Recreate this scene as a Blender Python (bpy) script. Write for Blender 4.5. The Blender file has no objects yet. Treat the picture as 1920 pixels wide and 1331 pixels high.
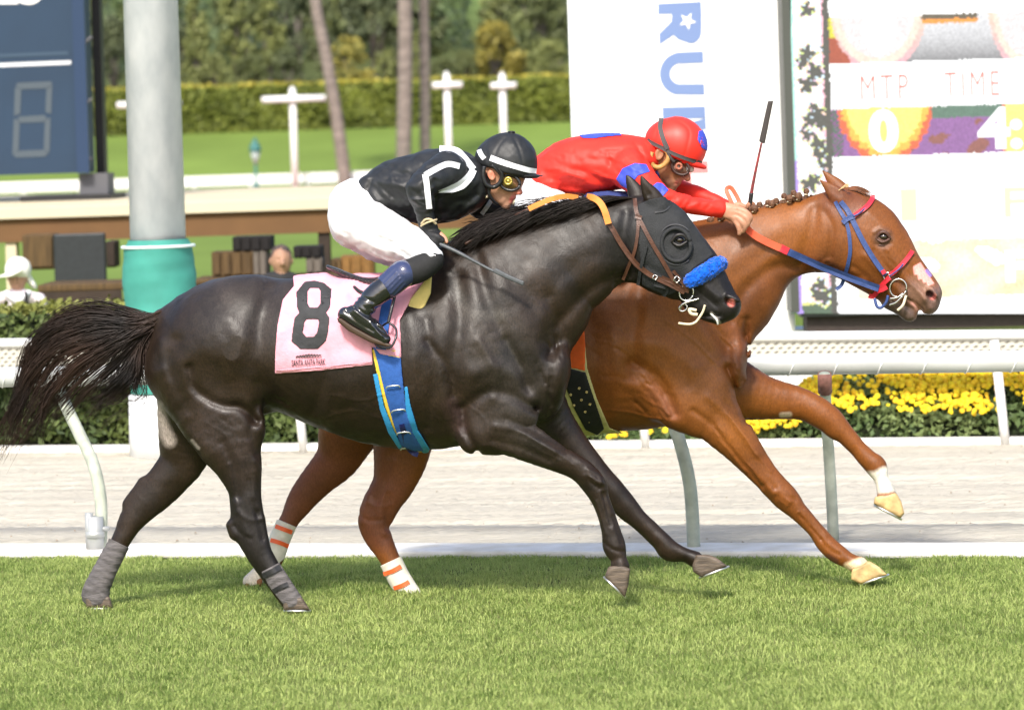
import bpy, math, random
import numpy as np
from mathutils import Vector, Matrix

random.seed(7); RNG = np.random.default_rng(7)
SC = bpy.context.scene
COL = SC.collection

# ------------------------------------------------------------------ camera
W0, H0 = 1920.0, 1331.0          # size of the photograph; helper coordinates below use its pixels
DIST, CAMH, FPX = 14.0, 1.90, 6300.0
HORIZ = 280.0                    # row of the eye line at the picture's middle column
ROLL = math.radians(1.8)
RV = np.array([math.cos(ROLL), 0.0, -math.sin(ROLL)])
UV = np.array([math.sin(ROLL), 0.0, math.cos(ROLL)])
CP = np.array([0.0, -DIST, CAMH])
cd = bpy.data.cameras.new("camera"); cam = bpy.data.objects.new("camera", cd); COL.objects.link(cam)
cd.sensor_width = 36.0; cd.lens = FPX / W0 * 36.0
cd.shift_y = -(H0 / 2 - HORIZ) / W0
cd.clip_start = 0.5; cd.clip_end = 3000
cam.matrix_world = Matrix(((RV[0], UV[0], 0, CP[0]), (RV[1], UV[1], -1, CP[1]), (RV[2], UV[2], 0, CP[2]), (0, 0, 0, 1)))
cd.dof.use_dof = True; cd.dof.focus_distance = DIST + 0.25; cd.dof.aperture_fstop = 3.9
SC.camera = cam
SC.render.resolution_x = 1024; SC.render.resolution_y = 709

# ------------------------------------------------------------------ light
SUN_EL, SUN_AZ = math.radians(44), math.radians(194)   # azimuth clockwise from +Y: the sun stands behind the camera, a little to its left
w = bpy.data.worlds.new("World"); SC.world = w; w.use_nodes = True
nt = w.node_tree; bg = nt.nodes["Background"]; sky = nt.nodes.new("ShaderNodeTexSky")
sky.sky_type = 'NISHITA'; sky.sun_disc = False; sky.sun_elevation = SUN_EL; sky.sun_rotation = SUN_AZ
sky.air_density = 1.0; sky.dust_density = 3.0; sky.ozone_density = 1.0
nt.links.new(sky.outputs[0], bg.inputs[0]); bg.inputs[1].default_value = 0.15
sl = bpy.data.lights.new("sun", 'SUN'); sun = bpy.data.objects.new("sun", sl); COL.objects.link(sun)
sl.energy = 2.45; sl.angle = math.radians(7.0); sl.color = (1.0, 0.955, 0.88)
sd = Vector((math.sin(SUN_AZ) * math.cos(SUN_EL), math.cos(SUN_AZ) * math.cos(SUN_EL), math.sin(SUN_EL)))
sun.rotation_euler = sd.to_track_quat('Z', 'Y').to_euler(); sun.location = (-3, -20, 12)
SC.view_settings.view_transform = 'Standard'; SC.view_settings.look = 'None'
SC.view_settings.exposure = 0.86; SC.view_settings.gamma = 1.0
SC.cycles.max_bounces = 6; SC.cycles.diffuse_bounces = 3; SC.cycles.glossy_bounces = 3
SC.cycles.transparent_max_bounces = 8; SC.cycles.caustics_reflective = False; SC.cycles.caustics_refractive = False

def P(px, py, Y):
    """point that the photograph shows at pixel (px, py), at world depth Y"""
    px = np.asarray(px, float); py = np.asarray(py, float); Y = np.asarray(Y, float)
    d = Y + DIST; a = (px - W0 / 2) / FPX * d; b = -(py - HORIZ) / FPX * d
    return np.stack([CP[0] + a * RV[0] + b * UV[0], Y + 0 * a, CP[2] + a * RV[2] + b * UV[2]], -1)
def G(px, py, z=0.0):
    """ground point under pixel (px, py)"""
    a = (px - W0 / 2) / FPX; b = -(py - HORIZ) / FPX
    dz = a * RV[2] + b * UV[2]; d = (z - CP[2]) / dz
    return P(px, py, d - DIST)
def V(a): return Vector((float(a[0]), float(a[1]), float(a[2])))

# ------------------------------------------------------------------ objects
def tag(o, label=None, cat=None, group=None, kind=None):
    if label: o["label"] = label
    if cat: o["category"] = cat
    if group: o["group"] = group
    if kind: o["kind"] = kind
    return o
def empty(name, loc, label, cat, group=None, rz=0.0):
    o = bpy.data.objects.new(name, None); COL.objects.link(o); o.location = V(loc); o.rotation_euler = (0, 0, rz)
    o.empty_display_size = 0.1
    return tag(o, label, cat, group)
def mesh_obj(name, verts, faces, mat, parent=None, smooth=True, cols=None, uvs=None, local=False):
    """verts in world space; a parented mesh is moved into its parent's space"""
    me = bpy.data.meshes.new(name)
    verts = np.asarray(verts, float).reshape(-1, 3).copy()
    o = bpy.data.objects.new(name, me); COL.objects.link(o)
    if parent is not None:
        o.parent = parent
        if not local:
            bpyM = world_of(parent).inverted()
            M = np.array(bpyM); verts = verts @ M[:3, :3].T + M[:3, 3]
    elif not local and len(verts):
        lo = verts.min(0); hi = verts.max(0); org = np.array([(lo[0] + hi[0]) / 2, (lo[1] + hi[1]) / 2, lo[2]])
        verts = verts - org; o.location = V(org)
    if isinstance(faces, np.ndarray) and faces.ndim == 2:
        k = faces.shape[1]; n = len(faces)
        me.vertices.add(len(verts)); me.vertices.foreach_set("co", verts.astype(np.float32).ravel())
        me.loops.add(n * k); me.loops.foreach_set("vertex_index", faces.astype(np.int32).ravel())
        me.polygons.add(n); me.polygons.foreach_set("loop_start", np.arange(0, n * k, k, dtype=np.int32))
        me.polygons.foreach_set("loop_total", np.full(n, k, dtype=np.int32))
        me.update(calc_edges=True)
    else:
        me.from_pydata(verts.tolist(), [], [tuple(int(i) for i in f) for f in faces])
    me.validate(verbose=False)
    if smooth and len(me.polygons): me.polygons.foreach_set("use_smooth", np.ones(len(me.polygons), dtype=bool))
    if cols is not None:
        at = me.color_attributes.new("Col", 'FLOAT_COLOR', 'POINT')
        c = np.ones((len(verts), 4), np.float32); c[:, :3] = cols; at.data.foreach_set("color", c.ravel())
    if mat is not None: me.materials.append(mat)
    me.update()
    return o
def world_of(o):
    M = o.matrix_basis.copy(); p = o.parent
    while p is not None:
        M = p.matrix_basis @ M; p = p.parent
    return M

class MB:
    """collects simple shapes into one mesh"""
    def __init__(s): s.v = []; s.f = []; s.c = []
    def add(s, v, f, c=None):
        n = len(s.v); s.v += [tuple(map(float, p)) for p in v]; s.f += [tuple(i + n for i in q) for q in f]
        s.c += [c if c is not None else (1, 1, 1)] * len(v); return s
    def box(s, a, b, c=None):
        x0, y0, z0 = a; x1, y1, z1 = b
        return s.add([(x0, y0, z0), (x1, y0, z0), (x1, y1, z0), (x0, y1, z0), (x0, y0, z1), (x1, y0, z1), (x1, y1, z1), (x0, y1, z1)],
                     [(0, 3, 2, 1), (4, 5, 6, 7), (0, 1, 5, 4), (1, 2, 6, 5), (2, 3, 7, 6), (3, 0, 4, 7)], c)
    def hexa(s, pts, c=None):
        return s.add(pts, [(0, 3, 2, 1), (4, 5, 6, 7), (0, 1, 5, 4), (1, 2, 6, 5), (2, 3, 7, 6), (3, 0, 4, 7)], c)
    def tube(s, pts, r, n=10, c=None, cap=True, flat=None):
        pts = np.asarray(pts, float); m = len(pts); r = np.broadcast_to(np.asarray(r, float), (m,))
        t = np.gradient(pts, axis=0); t /= np.linalg.norm(t, axis=1)[:, None] + 1e-12
        u = np.cross(t[0], [0.13, 0.2, 0.97]); u /= np.linalg.norm(u) + 1e-12; vs = []; 
        for i in range(m):
            u = u - t[i] * (u @ t[i]); u /= np.linalg.norm(u) + 1e-12; w_ = np.cross(t[i], u)
            for k in range(n):
                a = 2 * math.pi * k / n; vs.append(pts[i] + r[i] * (math.cos(a) * u + math.sin(a) * w_))
        fs = [(i * n + k, i * n + (k + 1) % n, (i + 1) * n + (k + 1) % n, (i + 1) * n + k) for i in range(m - 1) for k in range(n)]
        if cap: fs += [tuple(range(n - 1, -1, -1)), tuple(range((m - 1) * n, m * n))]
        return s.add(vs, fs, c)
    def build(s, name, mat, parent=None, smooth=False, cols=False):
        return mesh_obj(name, s.v, s.f, mat, parent, smooth, np.array(s.c, np.float32) if cols else None)

def bez(pts, n=8):
    """Catmull-Rom through rows of any width"""
    p = np.asarray(pts, float)
    if len(p) < 3: return np.array([p[0] + (p[-1] - p[0]) * t for t in np.linspace(0, 1, n + 1)])
    q = np.vstack([2 * p[0] - p[1], p, 2 * p[-1] - p[-2]]); out = []
    for i in range(1, len(q) - 2):
        for t in np.linspace(0, 1, n, endpoint=False):
            a, b, c, d = q[i - 1], q[i], q[i + 1], q[i + 2]
            out.append(0.5 * ((2 * b) + (c - a) * t + (2 * a - 5 * b + 4 * c - d) * t * t + (3 * b - a - 3 * c + d) * t ** 3))
    out.append(p[-1]); return np.array(out)

# ------------------------------------------------------------------ sculpting: distance fields in (picture x, picture y, depth) with one unit about 2.2 mm
SHEAR = 0.15
class Sculpt:
    def __init__(s, Y0):
        s.run = Y0 < 1.5     # the runners head very slightly towards the camera, along the rail
        s.Y0 = Y0; s.u = FPX / (DIST + Y0); s.ops = []; s.hm = None
    def world(s, x, y, d):
        x = np.asarray(x, float); return P(x, y, s.Y0 + (np.asarray(d, float) - (SHEAR * (x - 800) if s.run else 0)) / s.u)
    def chain(s, pts, k=10, n=4, sub=False, grow=0.0):
        """pts rows: x, y, radius, depth, depth ratio"""
        p = np.array([(list(q) + [0, 1.0][len(q) - 3:]) if len(q) < 5 else q for q in pts], float)
        if len(p) == 1: p = np.vstack([p, p + [0.01, 0, 0, 0, 0]])
        q = bez(p, n) if len(p) > 2 else p
        q = q.copy(); q[:, 2] = np.maximum(q[:, 2] + grow, 0.8)
        s.ops.append(("chain", q, k, sub)); return s
    def slab(s, poly, d0, d1, k=6, rnd=4, bulge=0.0, sub=False):
        s.ops.append(("slab", np.asarray(poly, float), d0, d1, k, rnd, bulge, sub)); return s
    def ell(s, c, r, k=8, rot=0.0, sub=False):
        """c = x, y, depth; r = radii along rotated x, rotated y, depth"""
        s.ops.append(("ell", np.asarray(c, float), np.asarray(r, float), k, math.radians(rot), sub)); return s
    def stroke(s, pts, amp, wd, side=0):
        """amp > 0 raises a ridge, amp < 0 presses a groove; side -1 near only, 1 far only"""
        s.ops.append(("stroke", bez(np.asarray(pts, float), 5) if len(pts) > 2 else np.asarray(pts, float), amp, wd, side)); return s
    def noise(s, amp, scale, seed=0):
        s.ops.append(("noise", amp, scale, seed)); return s
    def bounds(s):
        lo = np.full(3, 1e9); hi = -lo
        for o in s.ops:
            if o[0] == "chain" and not o[3]:
                q = o[1]; rr = q[:, 2] * np.maximum(q[:, 4], 1); l = np.array([(q[:, 0] - q[:, 2]).min(), (q[:, 1] - q[:, 2]).min(), (q[:, 3] - rr).min()]); h = np.array([(q[:, 0] + q[:, 2]).max(), (q[:, 1] + q[:, 2]).max(), (q[:, 3] + rr).max()])
            elif o[0] == "slab" and not o[7]:
                l = np.array([*o[1].min(0), o[2]]); h = np.array([*o[1].max(0), o[3]])
            elif o[0] == "ell" and not o[5]:
                m = max(o[2][0], o[2][1]); l = o[1] - [m, m, o[2][2]]; h = o[1] + [m, m, o[2][2]]
            else: continue
            lo = np.minimum(lo, l); hi = np.maximum(hi, h)
        return lo - 9, hi + 9
    def field(s, h, lo=None, hi=None):
        if lo is None: lo, hi = s.bounds()
        lo = np.asarray(lo, float); n = np.ceil((np.asarray(hi) - lo) / h).astype(int) + 1
        X, Y, D = [lo[i] + h * np.arange(n[i], dtype=np.float32) for i in range(3)]
        X, Y, D = X.astype(np.float32), Y.astype(np.float32), D.astype(np.float32)
        F = np.full(tuple(n), 60.0, np.float32)
        def rng(A, a, b):
            i0 = int(np.searchsorted(A, a)); i1 = int(np.searchsorted(A, b)); return slice(max(i0 - 1, 0), min(i1 + 1, len(A)))
        for o in s.ops:
            if o[0] == "chain":
                _, q, k, sub = o; pad = k + 2 * h + 2; rm = q[:, 2]; rd = q[:, 2] * q[:, 4]
                sx = rng(X, (q[:, 0] - rm).min() - pad, (q[:, 0] + rm).max() + pad); sy = rng(Y, (q[:, 1] - rm).min() - pad, (q[:, 1] + rm).max() + pad); sz = rng(D, (q[:, 3] - rd).min() - pad, (q[:, 3] + rd).max() + pad)
                if sx.stop <= sx.start or sy.stop <= sy.start or sz.stop <= sz.start: continue
                T = np.full((sx.stop - sx.start, sy.stop - sy.start, sz.stop - sz.start), 60.0, np.float32)
                x_, y_, d_ = X[sx], Y[sy], D[sz]
                for a, b in zip(q[:-1], q[1:]):
                    r = max(a[2], b[2]); rz = max(a[2] * a[4], b[2] * b[4])
                    tx = rng(x_, min(a[0], b[0]) - r - pad, max(a[0], b[0]) + r + pad); ty = rng(y_, min(a[1], b[1]) - r - pad, max(a[1], b[1]) + r + pad); tz = rng(d_, min(a[3], b[3]) - rz - pad, max(a[3], b[3]) + rz + pad)
                    if tx.stop <= tx.start or ty.stop <= ty.start or tz.stop <= tz.start: continue
                    gx = x_[tx][:, None, None] - np.float32(a[0]); gy = y_[ty][None, :, None] - np.float32(a[1]); gz = d_[tz][None, None, :] - np.float32(a[3])
                    e = (b - a)[[0, 1, 3]].astype(np.float32); L2 = float(e @ e) + 1e-6
                    t = np.clip((gx * e[0] + gy * e[1] + gz * e[2]) / L2, 0, 1)
                    R = a[2] + t * (b[2] - a[2]); K = 1.0 / (a[4] + t * (b[4] - a[4]))
                    dd = np.sqrt((gx - t * e[0]) ** 2 + (gy - t * e[1]) ** 2 + ((gz - t * e[2]) * K) ** 2) - R
                    T[tx, ty, tz] = np.minimum(T[tx, ty, tz], dd)
                s._mix(F, (sx, sy, sz), T, k, sub)
            elif o[0] == "ell":
                _, c, r, k, ro, sub = o; pad = k + 2 * h + 2; m = max(r[0], r[1]) + pad
                sx = rng(X, c[0] - m, c[0] + m); sy = rng(Y, c[1] - m, c[1] + m); sz = rng(D, c[2] - r[2] - pad, c[2] + r[2] + pad)
                if sx.stop <= sx.start or sy.stop <= sy.start or sz.stop <= sz.start: continue
                gx = X[sx][:, None, None] - np.float32(c[0]); gy = Y[sy][None, :, None] - np.float32(c[1]); gz = D[sz][None, None, :] - np.float32(c[2])
                u = gx * math.cos(ro) + gy * math.sin(ro); v = -gx * math.sin(ro) + gy * math.cos(ro)
                k0 = np.sqrt((u / r[0]) ** 2 + (v / r[1]) ** 2 + (gz / r[2]) ** 2); k1 = np.sqrt((u / r[0] ** 2) ** 2 + (v / r[1] ** 2) ** 2 + (gz / r[2] ** 2) ** 2) + 1e-6
                T = np.where(k0 < 1e-3, -min(r), k0 * (k0 - 1) / k1).astype(np.float32)
                s._mix(F, (sx, sy, sz), T, k, sub)
            elif o[0] == "slab":
                _, poly, d0, d1, k, rnd, bulge, sub = o; pad = k + 2 * h + 2
                sx = rng(X, poly[:, 0].min() - pad, poly[:, 0].max() + pad); sy = rng(Y, poly[:, 1].min() - pad, poly[:, 1].max() + pad); sz = rng(D, d0 - pad, d1 + pad)
                if sx.stop <= sx.start or sy.stop <= sy.start or sz.stop <= sz.start: continue
                A = poly_sdf(poly, X[sx], Y[sy])[:, :, None] + rnd; c = (d0 + d1) / 2; B = np.abs(D[sz] - c)[None, None, :] - (d1 - d0) / 2 + rnd
                if bulge: B = B + np.clip(bulge * np.exp(np.minimum(A, 0) / 8.0), 0, 50)
                T = (np.sqrt(np.maximum(A, 0) ** 2 + np.maximum(B, 0) ** 2) + np.minimum(np.maximum(A, B), 0) - rnd).astype(np.float32)
                s._mix(F, (sx, sy, sz), T, k, sub)
            elif o[0] == "stroke":
                _, q, amp, wd, side = o; pad = 2.6 * wd
                sx = rng(X, q[:, 0].min() - pad, q[:, 0].max() + pad); sy = rng(Y, q[:, 1].min() - pad, q[:, 1].max() + pad)
                if sx.stop <= sx.start or sy.stop <= sy.start: continue
                dist = line_dist(q[:, :2], X[sx], Y[sy]); g = (amp * np.exp(-(dist / wd) ** 2))[:, :, None].astype(np.float32)
                if side: g = g * (1 / (1 + np.exp(np.clip(-side * D / 6.0, -30, 30))))[None, None, :].astype(np.float32)
                F[sx, sy, :] -= g
            elif o[0] == "noise":
                _, amp, sc, seed = o; N = vnoise(X / sc, Y / sc, D / sc, seed); F -= np.float32(amp) * N
        return F, lo, h, (X, Y, D)
    @staticmethod
    def _mix(F, sl, T, k, sub):
        A = F[sl]
        if sub:
            T = -T; hh = np.maximum(k - np.abs(A - T), 0) / k if k else 0; F[sl] = np.maximum(A, T) + hh * hh * k * 0.25
        else:
            hh = np.maximum(k - np.abs(A - T), 0) / k if k else 0; F[sl] = np.minimum(A, T) - hh * hh * k * 0.25
    def build_grid(s, h):
        s.F, s.lo, s.h, s.axes = s.field(h)
        ins = s.F < 0; first = ins.argmax(2); has = ins.any(2); D = s.axes[2]
        i = np.clip(first, 1, None); a = np.take_along_axis(s.F, (i - 1)[:, :, None], 2)[:, :, 0]; b = np.take_along_axis(s.F, i[:, :, None], 2)[:, :, 0]
        t = np.clip(a / (a - b + 1e-9), 0, 1); dep = D[i - 1] + t * s.h
        s.hm = np.where(has, dep, np.nan)
        last = ins.shape[2] - 1 - ins[:, :, ::-1].argmax(2); s.hmb = np.where(has, D[last], np.nan); return s
    def surf(s, x, y, far=False):
        """depth of the near surface under a picture point (nearest filled one if outside)"""
        x = np.atleast_1d(np.asarray(x, float)); y = np.atleast_1d(np.asarray(y, float)); H = s.hmb if far else s.hm; out = np.empty(len(x))
        for n in range(len(x)):
            fx = (x[n] - s.lo[0]) / s.h; fy = (y[n] - s.lo[1]) / s.h; i = int(round(fx)); j = int(round(fy)); r = 1
            while True:
                i0, i1, j0, j1 = max(i - r, 0), min(i + r + 1, H.shape[0]), max(j - r, 0), min(j + r + 1, H.shape[1])
                w_ = H[i0:i1, j0:j1] if i1 > i0 and j1 > j0 else np.array([np.nan])
                if np.isfinite(w_).any() or r > 60: break
                r += 2
            out[n] = np.nanmean(w_) if np.isfinite(w_).any() else 0.0
        return out
    def mesh(s, name, mat, parent=None, paint=None, smooth_it=1, grid=None, thing=None):
        F, lo, h = grid if grid is not None else (s.F, s.lo, s.h)
        v, q = surface_nets(F)
        if smooth_it and len(v): v = relax(v, q, smooth_it)
        g = v * h + lo
        cols = paint(g) if paint is not None else None
        return mesh_obj(name, s.world(g[:, 0], g[:, 1], g[:, 2]), q[:, ::-1] if True else q, mat, parent, True, cols)
    def shell(s, name, mat, parent, poly, out=3.0, inn=3.0, h=2.0, dlo=-400, dhi=400, paint=None, extra=None, smooth_it=1, holes=()):
        """a skin of the sculpted form inside a picture outline: cloth, leather or bandage fitted to it"""
        poly = np.asarray(poly, float); lo0, hi0 = s.bounds()
        lo = np.array([poly[:, 0].min() - 6, poly[:, 1].min() - 6, max(lo0[2], dlo) - 4]); hi = np.array([poly[:, 0].max() + 6, poly[:, 1].max() + 6, min(hi0[2], dhi) + 4])
        F, lo, h, ax = s.field(h, lo, hi)
        if extra is not None: F = F + extra(ax)
        A = poly_sdf(poly, ax[0], ax[1])[:, :, None]
        for hl in holes: A = np.maximum(A, -poly_sdf(np.asarray(hl, float), ax[0], ax[1])[:, :, None])
        Gf = np.maximum(np.maximum(F - out, -(F + inn)), A); D = ax[2][None, None, :]
        Gf = np.maximum(Gf, np.maximum(dlo - D, D - dhi)).astype(np.float32)
        if h: Gf[0] = Gf[-1] = 9; Gf[:, 0] = Gf[:, -1] = 9; Gf[:, :, 0] = Gf[:, :, -1] = 9
        return s.mesh(name, mat, parent, paint, smooth_it, (Gf, lo, h))

def poly_sdf(poly, X, Y):
    px = X[:, None].astype(np.float32); py = Y[None, :].astype(np.float32); d = np.full((len(X), len(Y)), 1e9, np.float32); ins = np.zeros(d.shape, bool)
    n = len(poly)
    for i in range(n):
        a = poly[i]; b = poly[(i + 1) % n]; e = b - a; L = e @ e + 1e-9
        t = np.clip(((px - a[0]) * e[0] + (py - a[1]) * e[1]) / L, 0, 1)
        d = np.minimum(d, (px - a[0] - t * e[0]) ** 2 + (py - a[1] - t * e[1]) ** 2)
        if a[1] != b[1]:
            c = ((a[1] > py) != (b[1] > py)) & (px < (b[0] - a[0]) * (py - a[1]) / (b[1] - a[1]) + a[0]); ins ^= c
    d = np.sqrt(d); return np.where(ins, -d, d).astype(np.float32)
def line_dist(q, X, Y):
    px = X[:, None]; py = Y[None, :]; d = np.full((len(X), len(Y)), 1e9, np.float32)
    for a, b in zip(q[:-1], q[1:]):
        e = b - a; L = e @ e + 1e-9; t = np.clip(((px - a[0]) * e[0] + (py - a[1]) * e[1]) / L, 0, 1)
        d = np.minimum(d, (px - a[0] - t * e[0]) ** 2 + (py - a[1] - t * e[1]) ** 2)
    return np.sqrt(d)
def pt_line_dist(p, q):
    d = np.full(len(p), 1e9)
    for a, b in zip(q[:-1], q[1:]):
        a = np.asarray(a, float); b = np.asarray(b, float); e = b - a; L = e @ e + 1e-9; t = np.clip(((p - a) @ e) / L, 0, 1)
        d = np.minimum(d, ((p - a - t[:, None] * e) ** 2).sum(1))
    return np.sqrt(d)
def in_poly(p, poly):
    ins = np.zeros(len(p), bool); n = len(poly)
    for i in range(n):
        a = poly[i]; b = poly[(i + 1) % n]
        if a[1] != b[1]: ins ^= ((a[1] > p[:, 1]) != (b[1] > p[:, 1])) & (p[:, 0] < (b[0] - a[0]) * (p[:, 1] - a[1]) / (b[1] - a[1]) + a[0])
    return ins
def vnoise(X, Y, D, seed):
    r = np.random.default_rng(seed); T = r.standard_normal((32, 32, 32)).astype(np.float32)
    def ax(A): i = np.floor(A).astype(int); f = (A - i).astype(np.float32); return i % 32, (i + 1) % 32, f * f * (3 - 2 * f)
    (i0, i1, fx), (j0, j1, fy), (k0, k1, fz) = ax(X), ax(Y), ax(D); fx = fx[:, None, None]; fy = fy[None, :, None]; fz = fz[None, None, :]
    def g(i, j, k): return T[np.ix_(i, j, k)]
    c = (g(i0, j0, k0) * (1 - fx) + g(i1, j0, k0) * fx) * (1 - fy) + (g(i0, j1, k0) * (1 - fx) + g(i1, j1, k0) * fx) * fy
    d = (g(i0, j0, k1) * (1 - fx) + g(i1, j0, k1) * fx) * (1 - fy) + (g(i0, j1, k1) * (1 - fx) + g(i1, j1, k1) * fx) * fy
    return c * (1 - fz) + d * fz
def surface_nets(F):
    S = F < 0; nx, ny, nz = F.shape
    def c(a, i, j, k): return a[i:nx - 1 + i, j:ny - 1 + j, k:nz - 1 + k]
    cnt = np.zeros((nx - 1, ny - 1, nz - 1), np.uint8)
    for i in (0, 1):
        for j in (0, 1):
            for k in (0, 1): cnt += c(S, i, j, k)
    act = (cnt > 0) & (cnt < 8); idx = np.argwhere(act); n = len(idx)
    if n == 0: return np.zeros((0, 3)), np.zeros((0, 4), int)
    ids = np.full(act.shape, -1, np.int32); ids[act] = np.arange(n, dtype=np.int32)
    acc = np.zeros((n, 3)); num = np.zeros(n); I, J, K = idx.T
    cor = [(0, 0, 0), (1, 0, 0), (0, 1, 0), (1, 1, 0), (0, 0, 1), (1, 0, 1), (0, 1, 1), (1, 1, 1)]
    for a in range(8):
        for ax in range(3):
            if cor[a][ax]: continue
            b = list(cor[a]); b[ax] = 1; A = cor[a]
            fa = F[I + A[0], J + A[1], K + A[2]]; fb = F[I + b[0], J + b[1], K + b[2]]; m = (fa < 0) != (fb < 0)
            t = fa[m] / (fa[m] - fb[m]); p = np.tile(np.array(A, float), (m.sum(), 1)); p[:, ax] = t; acc[m] += p; num[m] += 1
    v = idx + acc / num[:, None]; quads = []
    for ax in range(3):
        sl0 = [slice(None)] * 3; sl1 = [slice(None)] * 3; sl0[ax] = slice(0, -1); sl1[ax] = slice(1, None)
        ch = S[tuple(sl0)] != S[tuple(sl1)]; e = np.argwhere(ch); o1, o2 = [(1, 2), (2, 0), (0, 1)][ax]
        e = e[(e[:, o1] > 0) & (e[:, o2] > 0) & (e[:, o1] < F.shape[o1] - 1) & (e[:, o2] < F.shape[o2] - 1)]
        if not len(e): continue
        flip = S[e[:, 0], e[:, 1], e[:, 2]]; d1 = np.zeros(3, int); d1[o1] = 1; d2 = np.zeros(3, int); d2[o2] = 1
        g = [ids[tuple((e - x).T)] for x in (d1 + d2, d2, 0 * d1, d1)]; Q = np.stack(g, 1); Q[~flip] = Q[~flip][:, ::-1]; quads.append(Q)
    Q = np.vstack(quads); Q = Q[(Q >= 0).all(1)]
    return v, Q
def relax(v, q, it):
    e = np.vstack([q[:, [0, 1]], q[:, [1, 2]], q[:, [2, 3]], q[:, [3, 0]]]); n = len(v)
    deg = np.bincount(e[:, 0], minlength=n) + np.bincount(e[:, 1], minlength=n); deg = np.maximum(deg, 1)
    for _ in range(it):
        s_ = np.stack([np.bincount(e[:, 0], v[e[:, 1], k], n) + np.bincount(e[:, 1], v[e[:, 0], k], n) for k in range(3)], 1) / deg[:, None]
        v = v * 0.5 + s_ * 0.5
    return v

# ------------------------------------------------------------------ materials
def mat(name, color, rough=0.6, spec=0.4, metal=0.0, noise=0.0, nscale=20.0, bump=0.0, bscale=60.0, vcol=False, sheen=0.0, coat=0.0, emit=None, estr=0.0, dark=None, detail=4.0, stretch=None, trans=0.0):
    m = bpy.data.materials.new(name); m.use_nodes = True; n = m.node_tree; b = n.nodes["Principled BSDF"]
    b.inputs["Roughness"].default_value = rough; b.inputs["Specular IOR Level"].default_value = spec; b.inputs["Metallic"].default_value = metal
    if sheen: b.inputs["Sheen Weight"].default_value = sheen; b.inputs["Sheen Roughness"].default_value = 0.4
    if coat: b.inputs["Coat Weight"].default_value = coat; b.inputs["Coat Roughness"].default_value = 0.08
    if trans: b.inputs["Transmission Weight"].default_value = trans
    tc = n.nodes.new("ShaderNodeTexCoord"); src = tc.outputs["Object"]
    if stretch:
        mp = n.nodes.new("ShaderNodeMapping"); mp.inputs["Scale"].default_value = stretch; n.links.new(src, mp.inputs[0]); src = mp.outputs[0]
    cur = None
    if vcol:
        vc = n.nodes.new("ShaderNodeVertexColor"); vc.layer_name = "Col"; cur = vc.outputs[0]
    if noise or dark is not None:
        t = n.nodes.new("ShaderNodeTexNoise"); t.inputs["Scale"].default_value = nscale; t.inputs["Detail"].default_value = detail; n.links.new(src, t.inputs[0])
        mr = n.nodes.new("ShaderNodeMapRange"); mr.inputs[1].default_value = 0.3; mr.inputs[2].default_value = 0.7
        n.links.new(t.outputs[0], mr.inputs[0])
        if dark is not None:
            mx = n.nodes.new("ShaderNodeMix"); mx.data_type = 'RGBA'; n.links.new(mr.outputs[0], mx.inputs[0])
            mx.inputs[6].default_value = (*dark, 1)
            if cur is not None: n.links.new(cur, mx.inputs[7])
            else: mx.inputs[7].default_value = (*color, 1)
            cur = mx.outputs[2]
        else:
            mr.inputs[3].default_value = 1 - noise; mr.inputs[4].default_value = 1 + noise
            mx = n.nodes.new("ShaderNodeMix"); mx.data_type = 'RGBA'; mx.blend_type = 'MULTIPLY'; mx.inputs[0].default_value = 1
            if cur is not None: n.links.new(cur, mx.inputs[6])
            else: mx.inputs[6].default_value = (*color, 1)
            cb = n.nodes.new("ShaderNodeCombineColor"); [n.links.new(mr.outputs[0], cb.inputs[i]) for i in range(3)]
            n.links.new(cb.outputs[0], mx.inputs[7]); cur = mx.outputs[2]
    if cur is None: b.inputs["Base Color"].default_value = (*color, 1)
    else: n.links.new(cur, b.inputs["Base Color"])
    if bump:
        t2 = n.nodes.new("ShaderNodeTexNoise"); t2.inputs["Scale"].default_value = bscale; t2.inputs["Detail"].default_value = 5; n.links.new(src, t2.inputs[0])
        bp = n.nodes.new("ShaderNodeBump"); bp.inputs["Strength"].default_value = bump; bp.inputs["Distance"].default_value = 0.01
        n.links.new(t2.outputs[0], bp.inputs["Height"]); n.links.new(bp.outputs[0], b.inputs["Normal"])
    if emit is not None: b.inputs["Emission Color"].default_value = (*emit, 1); b.inputs["Emission Strength"].default_value = estr
    return m
def painter(base, strokes):
    """strokes: (colour, [points], radius, softness[, side]) or (colour, 'poly', points, softness)"""
    def f(g):
        c = np.tile(np.array(base, float), (len(g), 1)); p = g[:, :2]
        for st in strokes:
            if st[1] == 'poly':
                ins = in_poly(p, np.asarray(st[2], float)); a = ins.astype(float)
                if st[3] > 0:
                    q = list(st[2]) + [st[2][0]]; d = pt_line_dist(p, q); a = np.clip(0.5 + np.where(ins, d, -d) / (2 * st[3]), 0, 1)
            else:
                q = st[1] if len(st[1]) > 1 else [st[1][0], (st[1][0][0] + .1, st[1][0][1])]
                d = pt_line_dist(p, q); a = np.clip(1 - (d - st[2]) / max(st[3], 1e-3), 0, 1)
            if len(st) > 4: a = a * (g[:, 2] * st[4] > (st[5] if len(st) > 5 else 0))
            c = c * (1 - a[:, None]) + np.array(st[0]) * a[:, None]
        return c
    return f
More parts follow.
